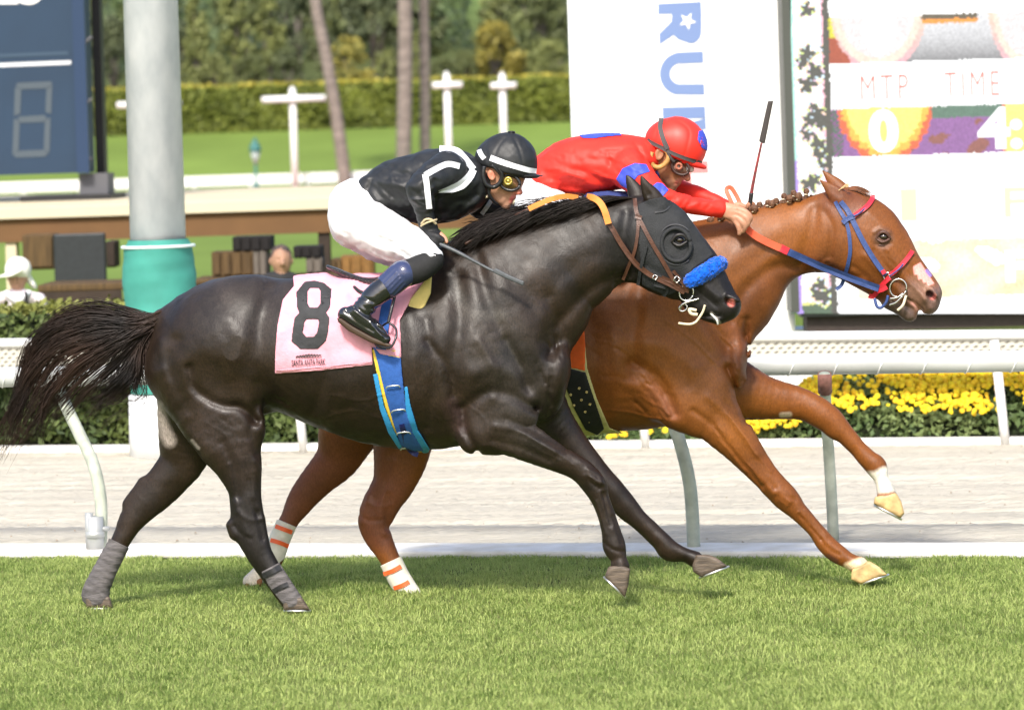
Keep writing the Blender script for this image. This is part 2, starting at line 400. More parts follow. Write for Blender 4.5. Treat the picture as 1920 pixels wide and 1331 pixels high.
def ribbon(name, S, pts, wd, mat_, parent, off=2.0, th=2.0, n=6, edge=None, deps=None, lift=0.0):
    """a strap laid on the near surface of sculpture S along picture points; pts rows x, y[, depth]"""
    p = np.asarray(pts, float)
    q = bez(p, n); m = len(q); t = np.gradient(q[:, :2], axis=0); t /= np.linalg.norm(t, axis=1)[:, None] + 1e-9; nn = np.stack([-t[:, 1], t[:, 0]], 1)
    wd = np.broadcast_to(np.asarray(wd, float), (len(p),)); ww = np.interp(np.linspace(0, 1, m), np.linspace(0, 1, len(p)), wd)
    rows = []
    for sgn in (-1, 0, 1):
        x = q[:, 0] + nn[:, 0] * sgn * ww / 2; y = q[:, 1] + nn[:, 1] * sgn * ww / 2
        if q.shape[1] > 2: d = q[:, 2] + 0 * x
        else:
            d = S.surf(x, y); k = np.ones(5) / 5; dp = np.pad(d, 2, mode='edge'); d = np.convolve(dp, k, 'valid')
        rows.append((x, y, d))
    if q.shape[1] == 2:
        mean = (rows[0][2] + rows[1][2] + rows[2][2]) / 3
        rows = [(x, y, np.minimum(d, mean)) for x, y, d in rows]
    vs = []; 
    for i in range(m):
        fr = [S.world(x[i], y[i], d[i] - off - th) for x, y, d in rows]; bk = [S.world(x[i], y[i], d[i] - off) for x, y, d in rows[::-1]]
        vs += fr + bk
    vs = np.array(vs); f = []
    for i in range(m - 1):
        for k in range(6): a = i * 6 + k; b = i * 6 + (k + 1) % 6; f.append((a, b, b + 6, a + 6))
    f += [tuple(range(5, -1, -1)), tuple((m - 1) * 6 + k for k in range(6))]
    return mesh_obj(name, vs, f, mat_, parent, False)
def ring(name, S, c, r, d, thick, mat_, parent, rot=0.0, a0=0, a1=360, n=28):
    t = np.radians(np.linspace(a0, a1, n)); ro = math.radians(rot); rx, ry = (r, r) if np.isscalar(r) else r
    x = rx * np.cos(t); y = ry * np.sin(t); X = c[0] + x * math.cos(ro) - y * math.sin(ro); Y = c[1] + x * math.sin(ro) + y * math.cos(ro)
    m = MB(); m.tube(S.world(X, Y, np.full(n, float(d))), thick / S.u, 8); return m.build(name, mat_, parent, True)
def cord(name, S, pts, r, mat_, parent, n=8, sides=8):
    q = bez(np.asarray(pts, float), n); m = MB(); rr = q[:, 3] / S.u if q.shape[1] > 3 else r / S.u
    m.tube(S.world(q[:, 0], q[:, 1], q[:, 2]), rr, sides); return m.build(name, mat_, parent, True)

def text_shape(txt, bold=0.0, spacing=1.0):
    """flat outline of some lettering: vertices (unit cap height, starts at x=0) and faces"""
    c = bpy.data.curves.new("lettering", 'FONT'); c.body = txt; c.size = 1.0; c.offset = bold; c.space_character = spacing; c.resolution_u = 5
    o = bpy.data.objects.new("lettering", c); COL.objects.link(o); dg = bpy.context.evaluated_depsgraph_get(); me = bpy.data.meshes.new_from_object(o.evaluated_get(dg))
    v = np.array([x.co[:2] for x in me.vertices]); f = [tuple(p.vertices) for p in me.polygons]
    bpy.data.objects.remove(o); bpy.data.curves.remove(c); bpy.data.meshes.remove(me)
    v[:, 0] -= v[:, 0].min(); v[:, 1] -= v[:, 1].min(); v[:, 1] /= v[:, 1].max(); return v, f
def lettering(name, txt, fn, mat_, parent, bold=0.0, spacing=1.0):
    """fn maps (n, 2) letter coordinates, both scaled 0..1, to world points"""
    v, f = text_shape(txt, bold, spacing); v = v.copy(); v[:, 0] /= v[:, 0].max(); return mesh_obj(name, fn(v), f, mat_, parent, False)

def coat(name, rough, spec, sheen, amp, grain):
    m = bpy.data.materials.new(name); m.use_nodes = True; n = m.node_tree; L = n.links.new; b = n.nodes["Principled BSDF"]
    b.inputs["Specular IOR Level"].default_value = spec; b.inputs["Sheen Weight"].default_value = sheen; b.inputs["Sheen Roughness"].default_value = .35
    tc = n.nodes.new("ShaderNodeTexCoord"); vc = n.nodes.new("ShaderNodeVertexColor"); vc.layer_name = "Col"
    def noise(sc, det, rg=(.3, .7, 0, 1), scale=None, dist=0.0):
        t = n.nodes.new("ShaderNodeTexNoise"); t.inputs["Scale"].default_value = sc; t.inputs["Detail"].default_value = det; t.inputs["Distortion"].default_value = dist; src = tc.outputs["Object"]
        if scale: mp = n.nodes.new("ShaderNodeMapping"); mp.inputs["Scale"].default_value = scale; L(src, mp.inputs[0]); src = mp.outputs[0]
        L(src, t.inputs[0]); r = n.nodes.new("ShaderNodeMapRange"); [setattr(r.inputs[i + 1], "default_value", rg[i]) for i in range(4)]; L(t.outputs[0], r.inputs[0]); return t.outputs[0], r.outputs[0]
    _, big = noise(4.5, 6, (.3, .7, 1 - amp, 1 + amp), dist=1.0); _, fine = noise(170, 3, (.3, .7, 1 - grain, 1 + grain), (1, 1, .45)); _, ro = noise(9, 5, (.3, .7, rough - .07, rough + .13))
    mul = n.nodes.new("ShaderNodeMath"); mul.operation = 'MULTIPLY'; L(big, mul.inputs[0]); L(fine, mul.inputs[1]); vm = n.nodes.new("ShaderNodeVectorMath"); vm.operation = 'SCALE'; L(vc.outputs[0], vm.inputs[0]); L(mul.outputs[0], vm.inputs["Scale"]); L(vm.outputs[0], b.inputs["Base Color"]); L(ro, b.inputs["Roughness"])
    h1, _ = noise(16, 4, dist=1.4); h2, _ = noise(230, 2, scale=(1, 1, .3)); h3, _ = noise(55, 3, scale=(1, 1, .5), dist=.6)
    bp = n.nodes.new("ShaderNodeBump"); bp.inputs["Strength"].default_value = .14; bp.inputs["Distance"].default_value = .010; L(h1, bp.inputs["Height"])
    bq = n.nodes.new("ShaderNodeBump"); bq.inputs["Strength"].default_value = .22; bq.inputs["Distance"].default_value = .004; L(h3, bq.inputs["Height"]); L(bp.outputs[0], bq.inputs["Normal"])
    br = n.nodes.new("ShaderNodeBump"); br.inputs["Strength"].default_value = .30; br.inputs["Distance"].default_value = .002; L(h2, br.inputs["Height"]); L(bq.outputs[0], br.inputs["Normal"]); L(br.outputs[0], b.inputs["Normal"]); return m
def veins(S, paths, seed, amp=1.5, wd=2.6):
    r = random.Random(seed)
    for p in paths:
        q = bez(np.array(p, float), 4)[:, :2]; q = q + np.array([[r.uniform(-2.2, 2.2), r.uniform(-2.2, 2.2)] for _ in q]); S.ops.append(("stroke", q, amp * r.uniform(.8, 1.2), wd, -1))
def wrinkles(S, x0, y0, x1, y1, n, ln, ang, seed, amp=-1.3, wd=2.8, bend=6):
    r = random.Random(seed)
    for k in range(n):
        x, y = r.uniform(x0, x1), r.uniform(y0, y1); a = math.radians(ang + r.uniform(-16, 16)); l = ln * r.uniform(.5, 1.2); c, s_ = math.cos(a), math.sin(a); S.stroke([(x - c * l, y - s_ * l), (x + r.uniform(-bend, bend), y + r.uniform(-bend, bend)), (x + c * l, y + s_ * l)], amp * r.uniform(.6, 1.3), wd, -1)
# ================================================================== GROUND
def g_at(px, py, z=0.0): return G(px, py, z)
T0, T1 = G(0, 1047), G(1920, 1047); TD = (T1 - T0) / np.linalg.norm(T1 - T0); TN = np.array([-TD[1], TD[0], 0.0])      # along and across the track
if TN[1] < 0: TN = -TN
def track(s_, n_, z=0.0): return np.array([T0[0], T0[1], 0]) + TD * s_ + TN * n_ + np.array([0, 0, z])     # s metres along, n metres beyond the turf edge
F1 = G(0, 852); N_FAR = float((F1 - T0) @ TN)                                                               # width of the dirt strip
WN = float((G(0, 1030) - T0) @ TN)

M_soil = mat("grass_soil", (0.13, 0.16, 0.045), rough=0.95, spec=.1, noise=0.3, nscale=3.0, bump=.3, bscale=8)
M_lawn = mat("far_lawn", (0.115, 0.19, 0.032), rough=0.95, spec=.1, noise=0.16, nscale=0.12, bump=0, detail=6, vcol=True)
M_dirt = mat("harrowed_dirt", (0.56, 0.52, 0.435), rough=0.95, spec=.1, dark=(0.43, 0.395, 0.325), nscale=3.0, bump=1.0, bscale=14, stretch=(.6, 12.0, 1), detail=12)
M_kerb = mat("white_kerb_paint", (0.80, 0.79, 0.77), rough=0.8, dark=(.60, .57, .50), nscale=7, detail=10, bump=.4, bscale=40)
def sheet(name, n0, n1, z, m_, s0=-14, s1=18):
    v = [track(s0, n0, z), track(s1, n0, z), track(s1, n1, z), track(s0, n1, z)]; return tag(mesh_obj(name, v, [(0, 1, 2, 3)], m_, None, False), kind="structure")
# the whole ground as one sheet: flat infield, then a bank that carries the tall hedge, then the wooded hillside
gx = np.concatenate([np.linspace(-400, -60, 12), np.linspace(-50, 50, 41), np.linspace(60, 400, 12)]); gy = np.array([-60, -30, -14, 0, 20, 60, 110, 150, 180, 197, 206, 215, 224, 232, 240, 262, 290, 320, 370, 440, 520])
def hillz(x, y):
    z = np.interp(y, [-60, 197, 224, 240, 262, 320, 440, 520], [0, 0, 3.7, 4.2, 5.5, 18, 62, 95]); return z + (0.9 * np.sin(x / 23.0) + .6 * np.sin(x / 9.0 + y / 31.0)) * np.clip((y - 235) / 60, 0, 3)
XX, YY = np.meshgrid(gx, gy); vv = np.stack([XX, YY, hillz(XX, YY) - 0.02], -1).reshape(-1, 3); nx = len(gx)
ff = np.array([(j * nx + i, j * nx + i + 1, (j + 1) * nx + i + 1, (j + 1) * nx + i) for j in range(len(gy) - 1) for i in range(nx - 1)])
gc = np.where(vv[:, 1:2] > 226, np.array([[.07, .085, .03]]), np.array([[.15, .215, .045]])); gc = np.where((vv[:, 1:2] > 300) & (np.abs(vv[:, 0:1] + 4) < 3), np.array([[.13, .19, .06]]), gc)
tag(mesh_obj("ground", vv, ff, M_lawn, None, True, gc), kind="structure")
sheet("turf_course", -9, -0.02, 0.0, M_soil)
# dirt strip with furrows left by the harrow
ns, nn_ = 700, 200; s_ = np.linspace(-8, 13, ns); n_ = np.linspace(WN, N_FAR + .02, nn_); SS, NN = np.meshgrid(s_, n_)
rg = np.random.default_rng(2); fur = np.zeros_like(SS)
for k in range(16):
    f = rg.uniform(6, 26); fur += rg.uniform(.2, 1) * np.sin(NN * f + rg.uniform(0, 6) + 0.5 * np.sin(SS * rg.uniform(.2, .8) + k)) * (0.6 + .4 * np.sin(SS * rg.uniform(.3, 1.2) + k * 2))
groove = sum(np.exp(-((NN - c0 - .015 * np.sin(SS * .7 + c0 * 9)) / .016) ** 2) * (.5 + .5 * np.sin(SS * rg.uniform(.4, 1.5) + c0 * 5)) for c0 in rg.uniform(WN, N_FAR, 34)); fur = fur - 2.6 * groove; lump = rg.standard_normal(SS.shape) * .5; zz = 0.006 + 0.006 * fur + 0.006 * lump
vv = track(0, 0) + TD * SS[..., None] + TN * NN[..., None]; vv[..., 2] = zz
ff = np.array([(j * ns + i, j * ns + i + 1, (j + 1) * ns + i + 1, (j + 1) * ns + i) for j in range(nn_ - 1) for i in range(ns - 1)])
dirt = tag(mesh_obj("dirt_track", vv.reshape(-1, 3), ff, M_dirt, None, True), kind="structure"); 
b_ = M_dirt.node_tree
m = MB()
def kerb(name, n0, n1, h_, s0=-9, s1=14):
    m = MB(); p = [track(s0, n0), track(s1, n0), track(s1, n1), track(s0, n1)]; q = [a + np.array([0, 0, h_]) for a in p]; m.hexa(p + q); o = m.build(name, M_kerb); bv = o.modifiers.new("bevel", 'BEVEL'); bv.width = .012; bv.segments = 2; return tag(o, kind="structure")
kerb("kerb", 0.0, WN - .03, 0.035); kerb("kerb", N_FAR, N_FAR + .12, 0.05)
# crumbs of dirt along the kerb and loose clods
cl = MB(); rg = np.random.default_rng(12)
for i in range(1500):
    s = rg.uniform(-4, 9); n = WN + abs(rg.normal(0, .07)) if i < 800 else rg.uniform(WN, N_FAR); r = rg.uniform(.003, .011); p = track(s, n, .01)
    a = [p + r * np.array(q) for q in ((1, 0, 0), (-.5, .9, 0), (-.5, -.9, 0), (0, 0, .9))]; cl.add(a, [(0, 1, 3), (1, 2, 3), (2, 0, 3)])
tag(cl.build("gravel", mat("clod", (0.33, 0.28, 0.22), rough=1)), "small dark clods of dirt scattered along the white kerb", "dirt clods", kind="stuff")
# earth bed under the hedge
sheet("garden_bed", N_FAR + .12, N_FAR + 2.4, 0.012, mat("bed_soil", (0.30, 0.24, 0.18), rough=1, noise=.3, nscale=8, bump=.6, bscale=20))

# grass blades on the turf
def grass(name, cnt, s0, s1, n0, n1, h0, h1, wd, label, seed):
    r = np.random.default_rng(seed); s = r.uniform(s0, s1, cnt); n = r.uniform(n0, n1, cnt)
    pn = 0.5 + .20 * np.sin(s * 1.3 + 2 * np.sin(n * .9 + s * .4)) * np.sin(n * 1.9 + 1.1 * np.sin(s * 2.3)) + .16 * np.sin(s * 3.1 + 1.3 * np.sin(n * 2.2)) + .16 * np.sin(n * 4.3 + s * 1.7) + .14 * np.sin(s * 9.1 + n * 5) * np.sin(n * 11 - s * 3) - .06 * n / 1.5 + r.normal(0, .15, cnt)
    # tufts
    T_ = 3800; tx = r.uniform(s0, s1, T_); ty = r.uniform(n0, n1, T_); pick = r.integers(0, T_, cnt); near = r.random(cnt) < .55
    s = np.where(near, tx[pick] + r.normal(0, .03, cnt), s); n = np.where(near, ty[pick] + r.normal(0, .03, cnt), n); tl = r.uniform(-.6, .6, T_)[pick] * near; hb = np.where(near, r.uniform(.75, 1.3, T_)[pick], 1); cb = np.where(near, r.normal(0, .24, T_)[pick], 0)
    n = np.minimum(n, n1); h = r.uniform(h0, h1, cnt) * hb; a = r.uniform(0, 6.28, cnt); lean = r.uniform(.25, 1.0, cnt) * h; dx, dy = np.cos(a) * lean + tl * h, np.sin(a) * lean
    base = np.array([T0[0], T0[1], 0]) + s[:, None] * TD + n[:, None] * TN; w_ = wd * r.uniform(.6, 1.4, cnt)
    side = np.stack([np.cos(a + 1.57 + r.uniform(-.8, .8, cnt)), np.sin(a + 1.57), 0 * a], 1) * w_[:, None] / 2
    side[:, 0] = np.where(np.abs(side[:, 0]) < w_ * .25, w_ * .3, side[:, 0])
    mid = base + np.stack([dx * .35, dy * .35, h * .62], 1); tip = base + np.stack([dx, dy, h * r.uniform(.75, 1, cnt)], 1)
    v = np.stack([base - side, base + side, mid + side * .8, mid - side * .8, tip], 1).reshape(-1, 3)
    i = np.arange(cnt)[:, None] * 5; q = np.hstack([i, i + 1, i + 2, i + 3]); t = np.hstack([i + 3, i + 2, i + 4, i + 4])
    g1 = np.array([0.20, 0.295, 0.065]); g2 = np.array([0.52, 0.60, 0.20]); g3 = np.array([0.36, 0.38, 0.15]); k = np.clip(pn + cb + r.normal(0, .2, cnt), 0, 1)[:, None]; c = g1 * (1 - k) + g2 * k
    dry = r.random(cnt) < .09; c[dry] = g3; c = np.repeat(c, 5, 0)
    me = bpy.data.meshes.new(name); me.vertices.add(len(v)); lo = np.array([T0[0], T0[1], 0]); me.vertices.foreach_set("co", (v - lo).astype(np.float32).ravel())
    loops = np.concatenate([q.ravel(), t[:, :3].ravel()]); me.loops.add(len(loops)); me.loops.foreach_set("vertex_index", loops.astype(np.int32))
    me.polygons.add(2 * cnt); me.polygons.foreach_set("loop_start", np.concatenate([np.arange(cnt) * 4, cnt * 4 + np.arange(cnt) * 3]).astype(np.int32)); me.polygons.foreach_set("loop_total", np.concatenate([np.full(cnt, 4), np.full(cnt, 3)]).astype(np.int32))
    me.update(calc_edges=True); at = me.color_attributes.new("Col", 'FLOAT_COLOR', 'POINT'); cc = np.ones((len(v), 4), np.float32); cc[:, :3] = c; at.data.foreach_set("color", cc.ravel())
    me.materials.append(M_blade); o = bpy.data.objects.new(name, me); COL.objects.link(o); o.location = V(lo); return tag(o, label, "grass", kind="stuff")
M_blade = mat("grass_blade", (0.1, 0.2, 0.03), rough=0.6, spec=.25, vcol=True)
nt_ = M_blade.node_tree; tr = nt_.nodes.new("ShaderNodeBsdfTranslucent"); ms = nt_.nodes.new("ShaderNodeMixShader"); ms.inputs[0].default_value = .45; vcn = [x for x in nt_.nodes if x.type == 'VERTEX_COLOR'][0]
nt_.links.new(vcn.outputs[0], tr.inputs[0]); nt_.links.new(nt_.nodes["Principled BSDF"].outputs[0], ms.inputs[1]); nt_.links.new(tr.outputs[0], ms.inputs[2]); nt_.links.new(ms.outputs[0], nt_.nodes["Material Output"].inputs[0])
grass("grass", 560000, -1.2, 6.4, -5.4, -0.015, .010, .029, .0030, "bright green racecourse turf covering the foreground under the horses", 21)

# ================================================================== RAILS
M_rail = mat("painted_rail", (0.50, 0.51, 0.50), rough=0.42, noise=.12, nscale=3, spec=.5, bump=.05, bscale=30)
M_wrap = mat("white_wrap", (0.82, 0.82, 0.82), rough=.5)
M_postg = mat("pale_green_post", (0.42, 0.45, 0.37), rough=.6, noise=.22, nscale=14, bump=.2, bscale=40)
def rail_pt(px, py, z): return G(px, py, z)
ra, rb = G(0, 707, .86), G(1900, 677, .86); rd = (rb - ra) / np.linalg.norm(rb - ra)
rail = empty("running_rail", V(ra) - Vector((0, 0, .86)), "silver-white tubular running rail with curved posts, just behind the two horses", "rail")
m = MB(); a = ra - rd * 4; b = rb + rd * 5; m.tube([a + (b - a) * t for t in np.linspace(0, 1, 24)], .050, 20); m.build("rail_tube", M_rail, rail, True)
mw = MB(); L = np.linalg.norm(b - a); up = np.array([0, 0, 1.0]); sdv = np.cross(rd, up)
for k in range(int(L / .205)):
    c0 = a + rd * (k * .205 + .03); t = np.linspace(0.5, 5.6, 16); pts = [c0 + rd * (.022 * q) + .0512 * (math.cos(q + .8) * sdv + math.sin(q + .8) * up) for q in t]; mw.tube(pts, .0035, 5)
o = mw.build("spiral_wrap", M_wrap, rail, True); o["kind"] = "stuff"
M_joint = mat("joint_metal", (0.45, .46, .46), rough=.45, metal=.4)
for (pts, r_, mt) in (([(104, 716, .80), (128, 770, .70), (152, 820, .58), (175, 870, .44), (188, 930, .28), (190, 985, .13), (188, 1033, 0.02)], .030, M_postg), ([(1240, 706, .80), (1262, 790, .62), (1278, 840, .5), (1292, 900, .33), (1298, 960, .18), (1301, 1030, .02)], .031, M_postg), ([(1546, 702, .80), (1549, 780, .62), (1554, 850, .44), (1559, 930, .22), (1563, 1012, .02)], .027, M_postg)):
    q = bez(np.array([(px, py) for px, py, z in pts], float), 4); base = G(*pts[-1][:2], .02); top = G(pts[0][0], pts[0][1], .82)
    Ys = np.interp(np.linspace(0, 1, len(q)), [0, .55, 1], [top[1], base[1] - .12 * (base[1] - top[1]), base[1]]); w3 = P(q[:, 0], q[:, 1], Ys)
    m = MB(); m.tube(w3, r_, 14); p_ = m.build("post", mt, rail, True)
    if pts[0][0] < 500:
        m = MB(); m.tube([w3[-1] + [-.02, -.02, -.01], w3[-1] + [-.02, -.02, .17]], .042, 14); m.tube([w3[-1] + [-.045, -.03, .02], w3[-1] + [-.045, -.03, .19]], .02, 10); m.tube([w3[-1] + [-.02, -.02, .07], w3[-1] + [-.02, -.02, .10]], .047, 14); m.tube([w3[-1] + [-.02, -.02, .11], w3[-1] + [.05, -.02, .11]], .012, 8); m.build("ground_sleeve", M_joint, p_, True)
    if pts[0][0] > 1500:
        m = MB(); m.tube([w3[0], w3[0] * .45 + w3[3] * .55], .033, 14); m.build("clamp", mat("rusty_clamp", (.22, .10, .08), rough=.7, noise=.4, nscale=30), p_, True)
# far rail
fa, fb = G(0, 644, .74), G(1900, 628, .74); fd = (fb - fa) / np.linalg.norm(fb - fa)
fa = F1 + TN * .02; fdir = TD
def on_line(px, py_guess, n):  # point of the line n metres beyond the turf edge that shows at column px
    A0 = track(0, n); best = None
    for s in np.linspace(-7, 16, 2301):
        p = A0 + TD * s; d = p[1] + DIST; r = p - CP; x = 960 + FPX * (r @ RV) / d
        if best is None or abs(x - px) < best[0]: best = (abs(x - px), s)
    return best[1]
def zfor(p, px, py):
    d = p[1] + DIST; bb = -(py - HORIZ) / FPX * d; aa = (px - 960) / FPX * d; return CAMH + aa * RV[2] + bb * UV[2]
nF = N_FAR + .06
sL, sR = on_line(0, 0, nF), on_line(1900, 0, nF); zL, zR = zfor(track(sL, nF), 0, 643), zfor(track(sR, nF), 1900, 627); zF = (zL + zR) / 2
print("far rail z", zL, zR)
rail2 = empty("far_rail", track(sL, nF), "white far-side rail with diamond mesh panel in front of the hedge and yellow flowers", "rail")
m = MB(); a = track(sL - 4, nF, zL); b = track(sR + 5, nF, zR); zs = (zR - zL) / (sR - sL)
A_ = track(sL - 4, nF, zL - 4 * zs); B_ = track(sR + 5, nF, zR + 5 * zs); m.tube([A_ + (B_ - A_) * t for t in np.linspace(0, 1, 12)], .030, 12); m.build("rail_tube", mat("white_rail_paint", (0.8, 0.8, 0.78), rough=.5), rail2, True)
m = MB(); pn = MB(); n_d = 0; o1, o2 = .03, .215
q = [A_ - [0, 0, o1], B_ - [0, 0, o1], B_ - [0, 0, o2], A_ - [0, 0, o2]]; pn.add([x + TN * .004 for x in q] + [x + TN * .016 for x in q], [(0, 1, 2, 3), (7, 6, 5, 4), (0, 4, 5, 1), (3, 2, 6, 7)]); panel = pn.build("mesh_panel", mat("cream_mesh", (0.52, 0.50, 0.43), rough=.7), rail2)
LL = np.linalg.norm(B_ - A_); Dv = (B_ - A_) / LL
for r_ in range(7):
    zz_ = o1 + .014 + r_ * .026
    for k in range(int(LL / .055)):
        c = A_ + Dv * ((k + .5 * (r_ % 2)) * .055 + .02) - np.array([0, 0, zz_]) - TN * .002; e = Dv * .019; u = np.array([0, 0, .0052]); w_ = np.array([0, 0, .010])
        m.add([c - e - w_ * .5, c - u, c + e + w_ * .5, c + u], [(0, 1, 2, 3)])
m.build("mesh_openings", mat("mesh_gap", (0.16, 0.15, 0.12), rough=.9), panel)["kind"] = "stuff"
for (xt, yt, xb, yb) in ((556, 700, 572, 845), (1205, 700, 1212, 838), (1866, 660, 1886, 832), (-60, 700, -40, 850)):
    s1_ = on_line(xb, 0, nF - .03); p0 = track(s1_, nF - .05, .0); ztop = zL + zs * (s1_ - sL) - .03; m = MB(); dx = -.05
    m.tube([p0, p0 + np.array([dx * .3, 0, .2]), p0 + np.array([dx, 0, ztop])], .029, 12); m.build("post", mat("worn_white_post", (0.72, 0.71, 0.68), rough=.6, noise=.15, nscale=20) if "worn_white_post" not in bpy.data.materials else bpy.data.materials["worn_white_post"], rail2, True)

# ================================================================== HEDGES AND FLOWERS
M_leaf = mat("hedge_leaf", (0.08, 0.13, 0.03), rough=0.6, spec=.3, vcol=True)
def leaf_cloud(name, pts, nrm, size, c1, c2, m_, parent=None, seed=0, jitter=.5, cb=None, facing=.6):
    r = np.random.default_rng(seed); n = len(pts); d = r.standard_normal((n, 3)); d = d / np.linalg.norm(d, axis=1)[:, None]; nn2 = nrm * facing + d * jitter; nn2 /= np.linalg.norm(nn2, axis=1)[:, None]
    u = np.cross(nn2, r.standard_normal((n, 3))); u /= np.linalg.norm(u, axis=1)[:, None]; v = np.cross(nn2, u); s = size * r.uniform(.5, 1.4, n)[:, None]
    V4 = np.stack([pts - u * s, pts - v * s * .5, pts + u * s, pts + v * s * .5], 1).reshape(-1, 3); k = r.random((n, 1)) if cb is None else np.clip(cb[:, None] + r.normal(0, .18, (n, 1)), 0, 1)
    c = np.array(c1) * (1 - k) + np.array(c2) * k; f = np.arange(4 * n).reshape(-1, 4); return mesh_obj(name, V4, f, m_, parent, False, np.repeat(c, 4, 0))
def hedge(name, s0, s1, n0, n1, ztop, cnt, size, label, c1, c2, ctop, seed=1, parent=None, group=None, lowc=None):
    r = np.random.default_rng(seed)
    def wob(s, z): return .05 * np.sin(s * 3.1) + .04 * np.sin(s * 7.3 + z * 5) + .03 * np.sin(z * 9 + s * 2)
    nf = int(cnt * .72); s = r.uniform(s0, s1, nf); z = r.uniform(0.03, 1, nf) * ztop; d = abs(r.normal(0, .05, nf)) + wob(s, z)
    pf = track(0, 0) + TD * s[:, None] + TN * (n0 + d)[:, None]; pf[:, 2] = z + .02 * np.sin(s * 5); nfm = np.tile(-TN, (nf, 1)) + [0, 0, .4]
    nt2 = cnt - nf; s2 = r.uniform(s0, s1, nt2); q = r.uniform(0, 1, nt2); pt = track(0, 0) + TD * s2[:, None] + TN * (n0 + q * (n1 - n0))[:, None]; pt[:, 2] = ztop + r.normal(0, .018, nt2) + .03 * np.sin(s2 * 2.2); ntm = np.tile([0, 0, 1.0], (nt2, 1))
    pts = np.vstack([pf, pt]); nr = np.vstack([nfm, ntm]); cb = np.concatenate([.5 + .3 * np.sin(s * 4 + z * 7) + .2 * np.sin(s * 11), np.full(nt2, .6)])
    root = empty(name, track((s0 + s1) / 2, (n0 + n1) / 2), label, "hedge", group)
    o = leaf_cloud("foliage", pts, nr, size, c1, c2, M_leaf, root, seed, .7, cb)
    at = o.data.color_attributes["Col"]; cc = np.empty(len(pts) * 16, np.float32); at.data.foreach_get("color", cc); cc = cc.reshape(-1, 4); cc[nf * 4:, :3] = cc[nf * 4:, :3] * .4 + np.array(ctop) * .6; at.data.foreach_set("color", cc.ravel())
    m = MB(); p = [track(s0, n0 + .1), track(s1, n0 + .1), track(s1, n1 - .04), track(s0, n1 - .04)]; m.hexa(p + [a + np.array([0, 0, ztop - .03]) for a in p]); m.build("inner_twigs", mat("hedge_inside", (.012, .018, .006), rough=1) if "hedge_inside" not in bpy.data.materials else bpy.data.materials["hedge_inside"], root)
    return root
hn = N_FAR + .35; sh0, sh1 = on_line(-900, 0, hn), on_line(1180, 0, hn); zH = zfor(track(on_line(120, 0, hn + .8), hn + .8), 120, 580); print("hedge z", zH)
hedge("hedge", sh0, sh1, hn, hn + .8, zH, 36000, .030, "clipped dark green hedge with sunlit top behind the far rail at left", (.03, .055, .015), (.12, .155, .042), (.25, .25, .055), 31)  # last colour tints the top leaves yellow, painting in the sunlight there
# flower bed at the right
r = np.random.default_rng(44); fs0, fs1 = on_line(1150, 0, hn), on_line(2150, 0, hn); NFB = 15000
s = r.uniform(fs0, fs1, NFB); sx0 = on_line(1500, 0, hn)
def topz(s): return np.interp(s, [fs0, sx0 - .45, sx0, sx0 + .25], [.12, .17, .38, .53]) * (1 + .10 * np.sin(s * 6) + .06 * np.sin(s * 15))
q = r.uniform(0, 1, NFB); dep_ = r.uniform(0, 1, NFB); hz = topz(s); zz2 = hz * np.sqrt(q); nn3 = hn - .25 + .5 * (zz2 / .5) ** 1.5 + dep_ * .5 * (q > .9) + abs(r.normal(0, .06, NFB))
pts = track(0, 0) + TD * s[:, None] + TN * nn3[:, None]; pts[:, 2] = zz2 + .01
bed = empty("flower_bed", track((fs0 + fs1) / 2, hn), "bed of bright yellow marigolds in green foliage below the running rail", "flower bed"); bed["kind"] = "stuff"
fo = leaf_cloud("foliage", pts, np.tile(-TN, (NFB, 1)) + [0, 0, .5], .026, (.06, .10, .03), (.20, .25, .09), M_leaf, bed, 5, .8, .35 + .3 * np.sin(s * 5 + zz2 * 12)); fo["kind"] = "stuff"
m = MB(); p = [track(fs0, hn), track(fs1, hn), track(fs1, hn + .7), track(fs0, hn + .7)]
sg_ = np.linspace(fs0, fs1, 40); vvv = []; 
for s1_ in sg_: t_ = topz(s1_) - .05; vvv += [track(s1_, hn - .12), track(s1_, hn + .2, t_), track(s1_, hn + .8, t_), track(s1_, hn + .8)]
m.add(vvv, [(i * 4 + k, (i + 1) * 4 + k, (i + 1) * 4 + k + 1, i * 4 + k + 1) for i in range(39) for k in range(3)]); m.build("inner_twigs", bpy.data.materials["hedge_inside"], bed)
fl = MB(); cnt = 0; NFL = 2700; vs, fs_, cs = [], [], []
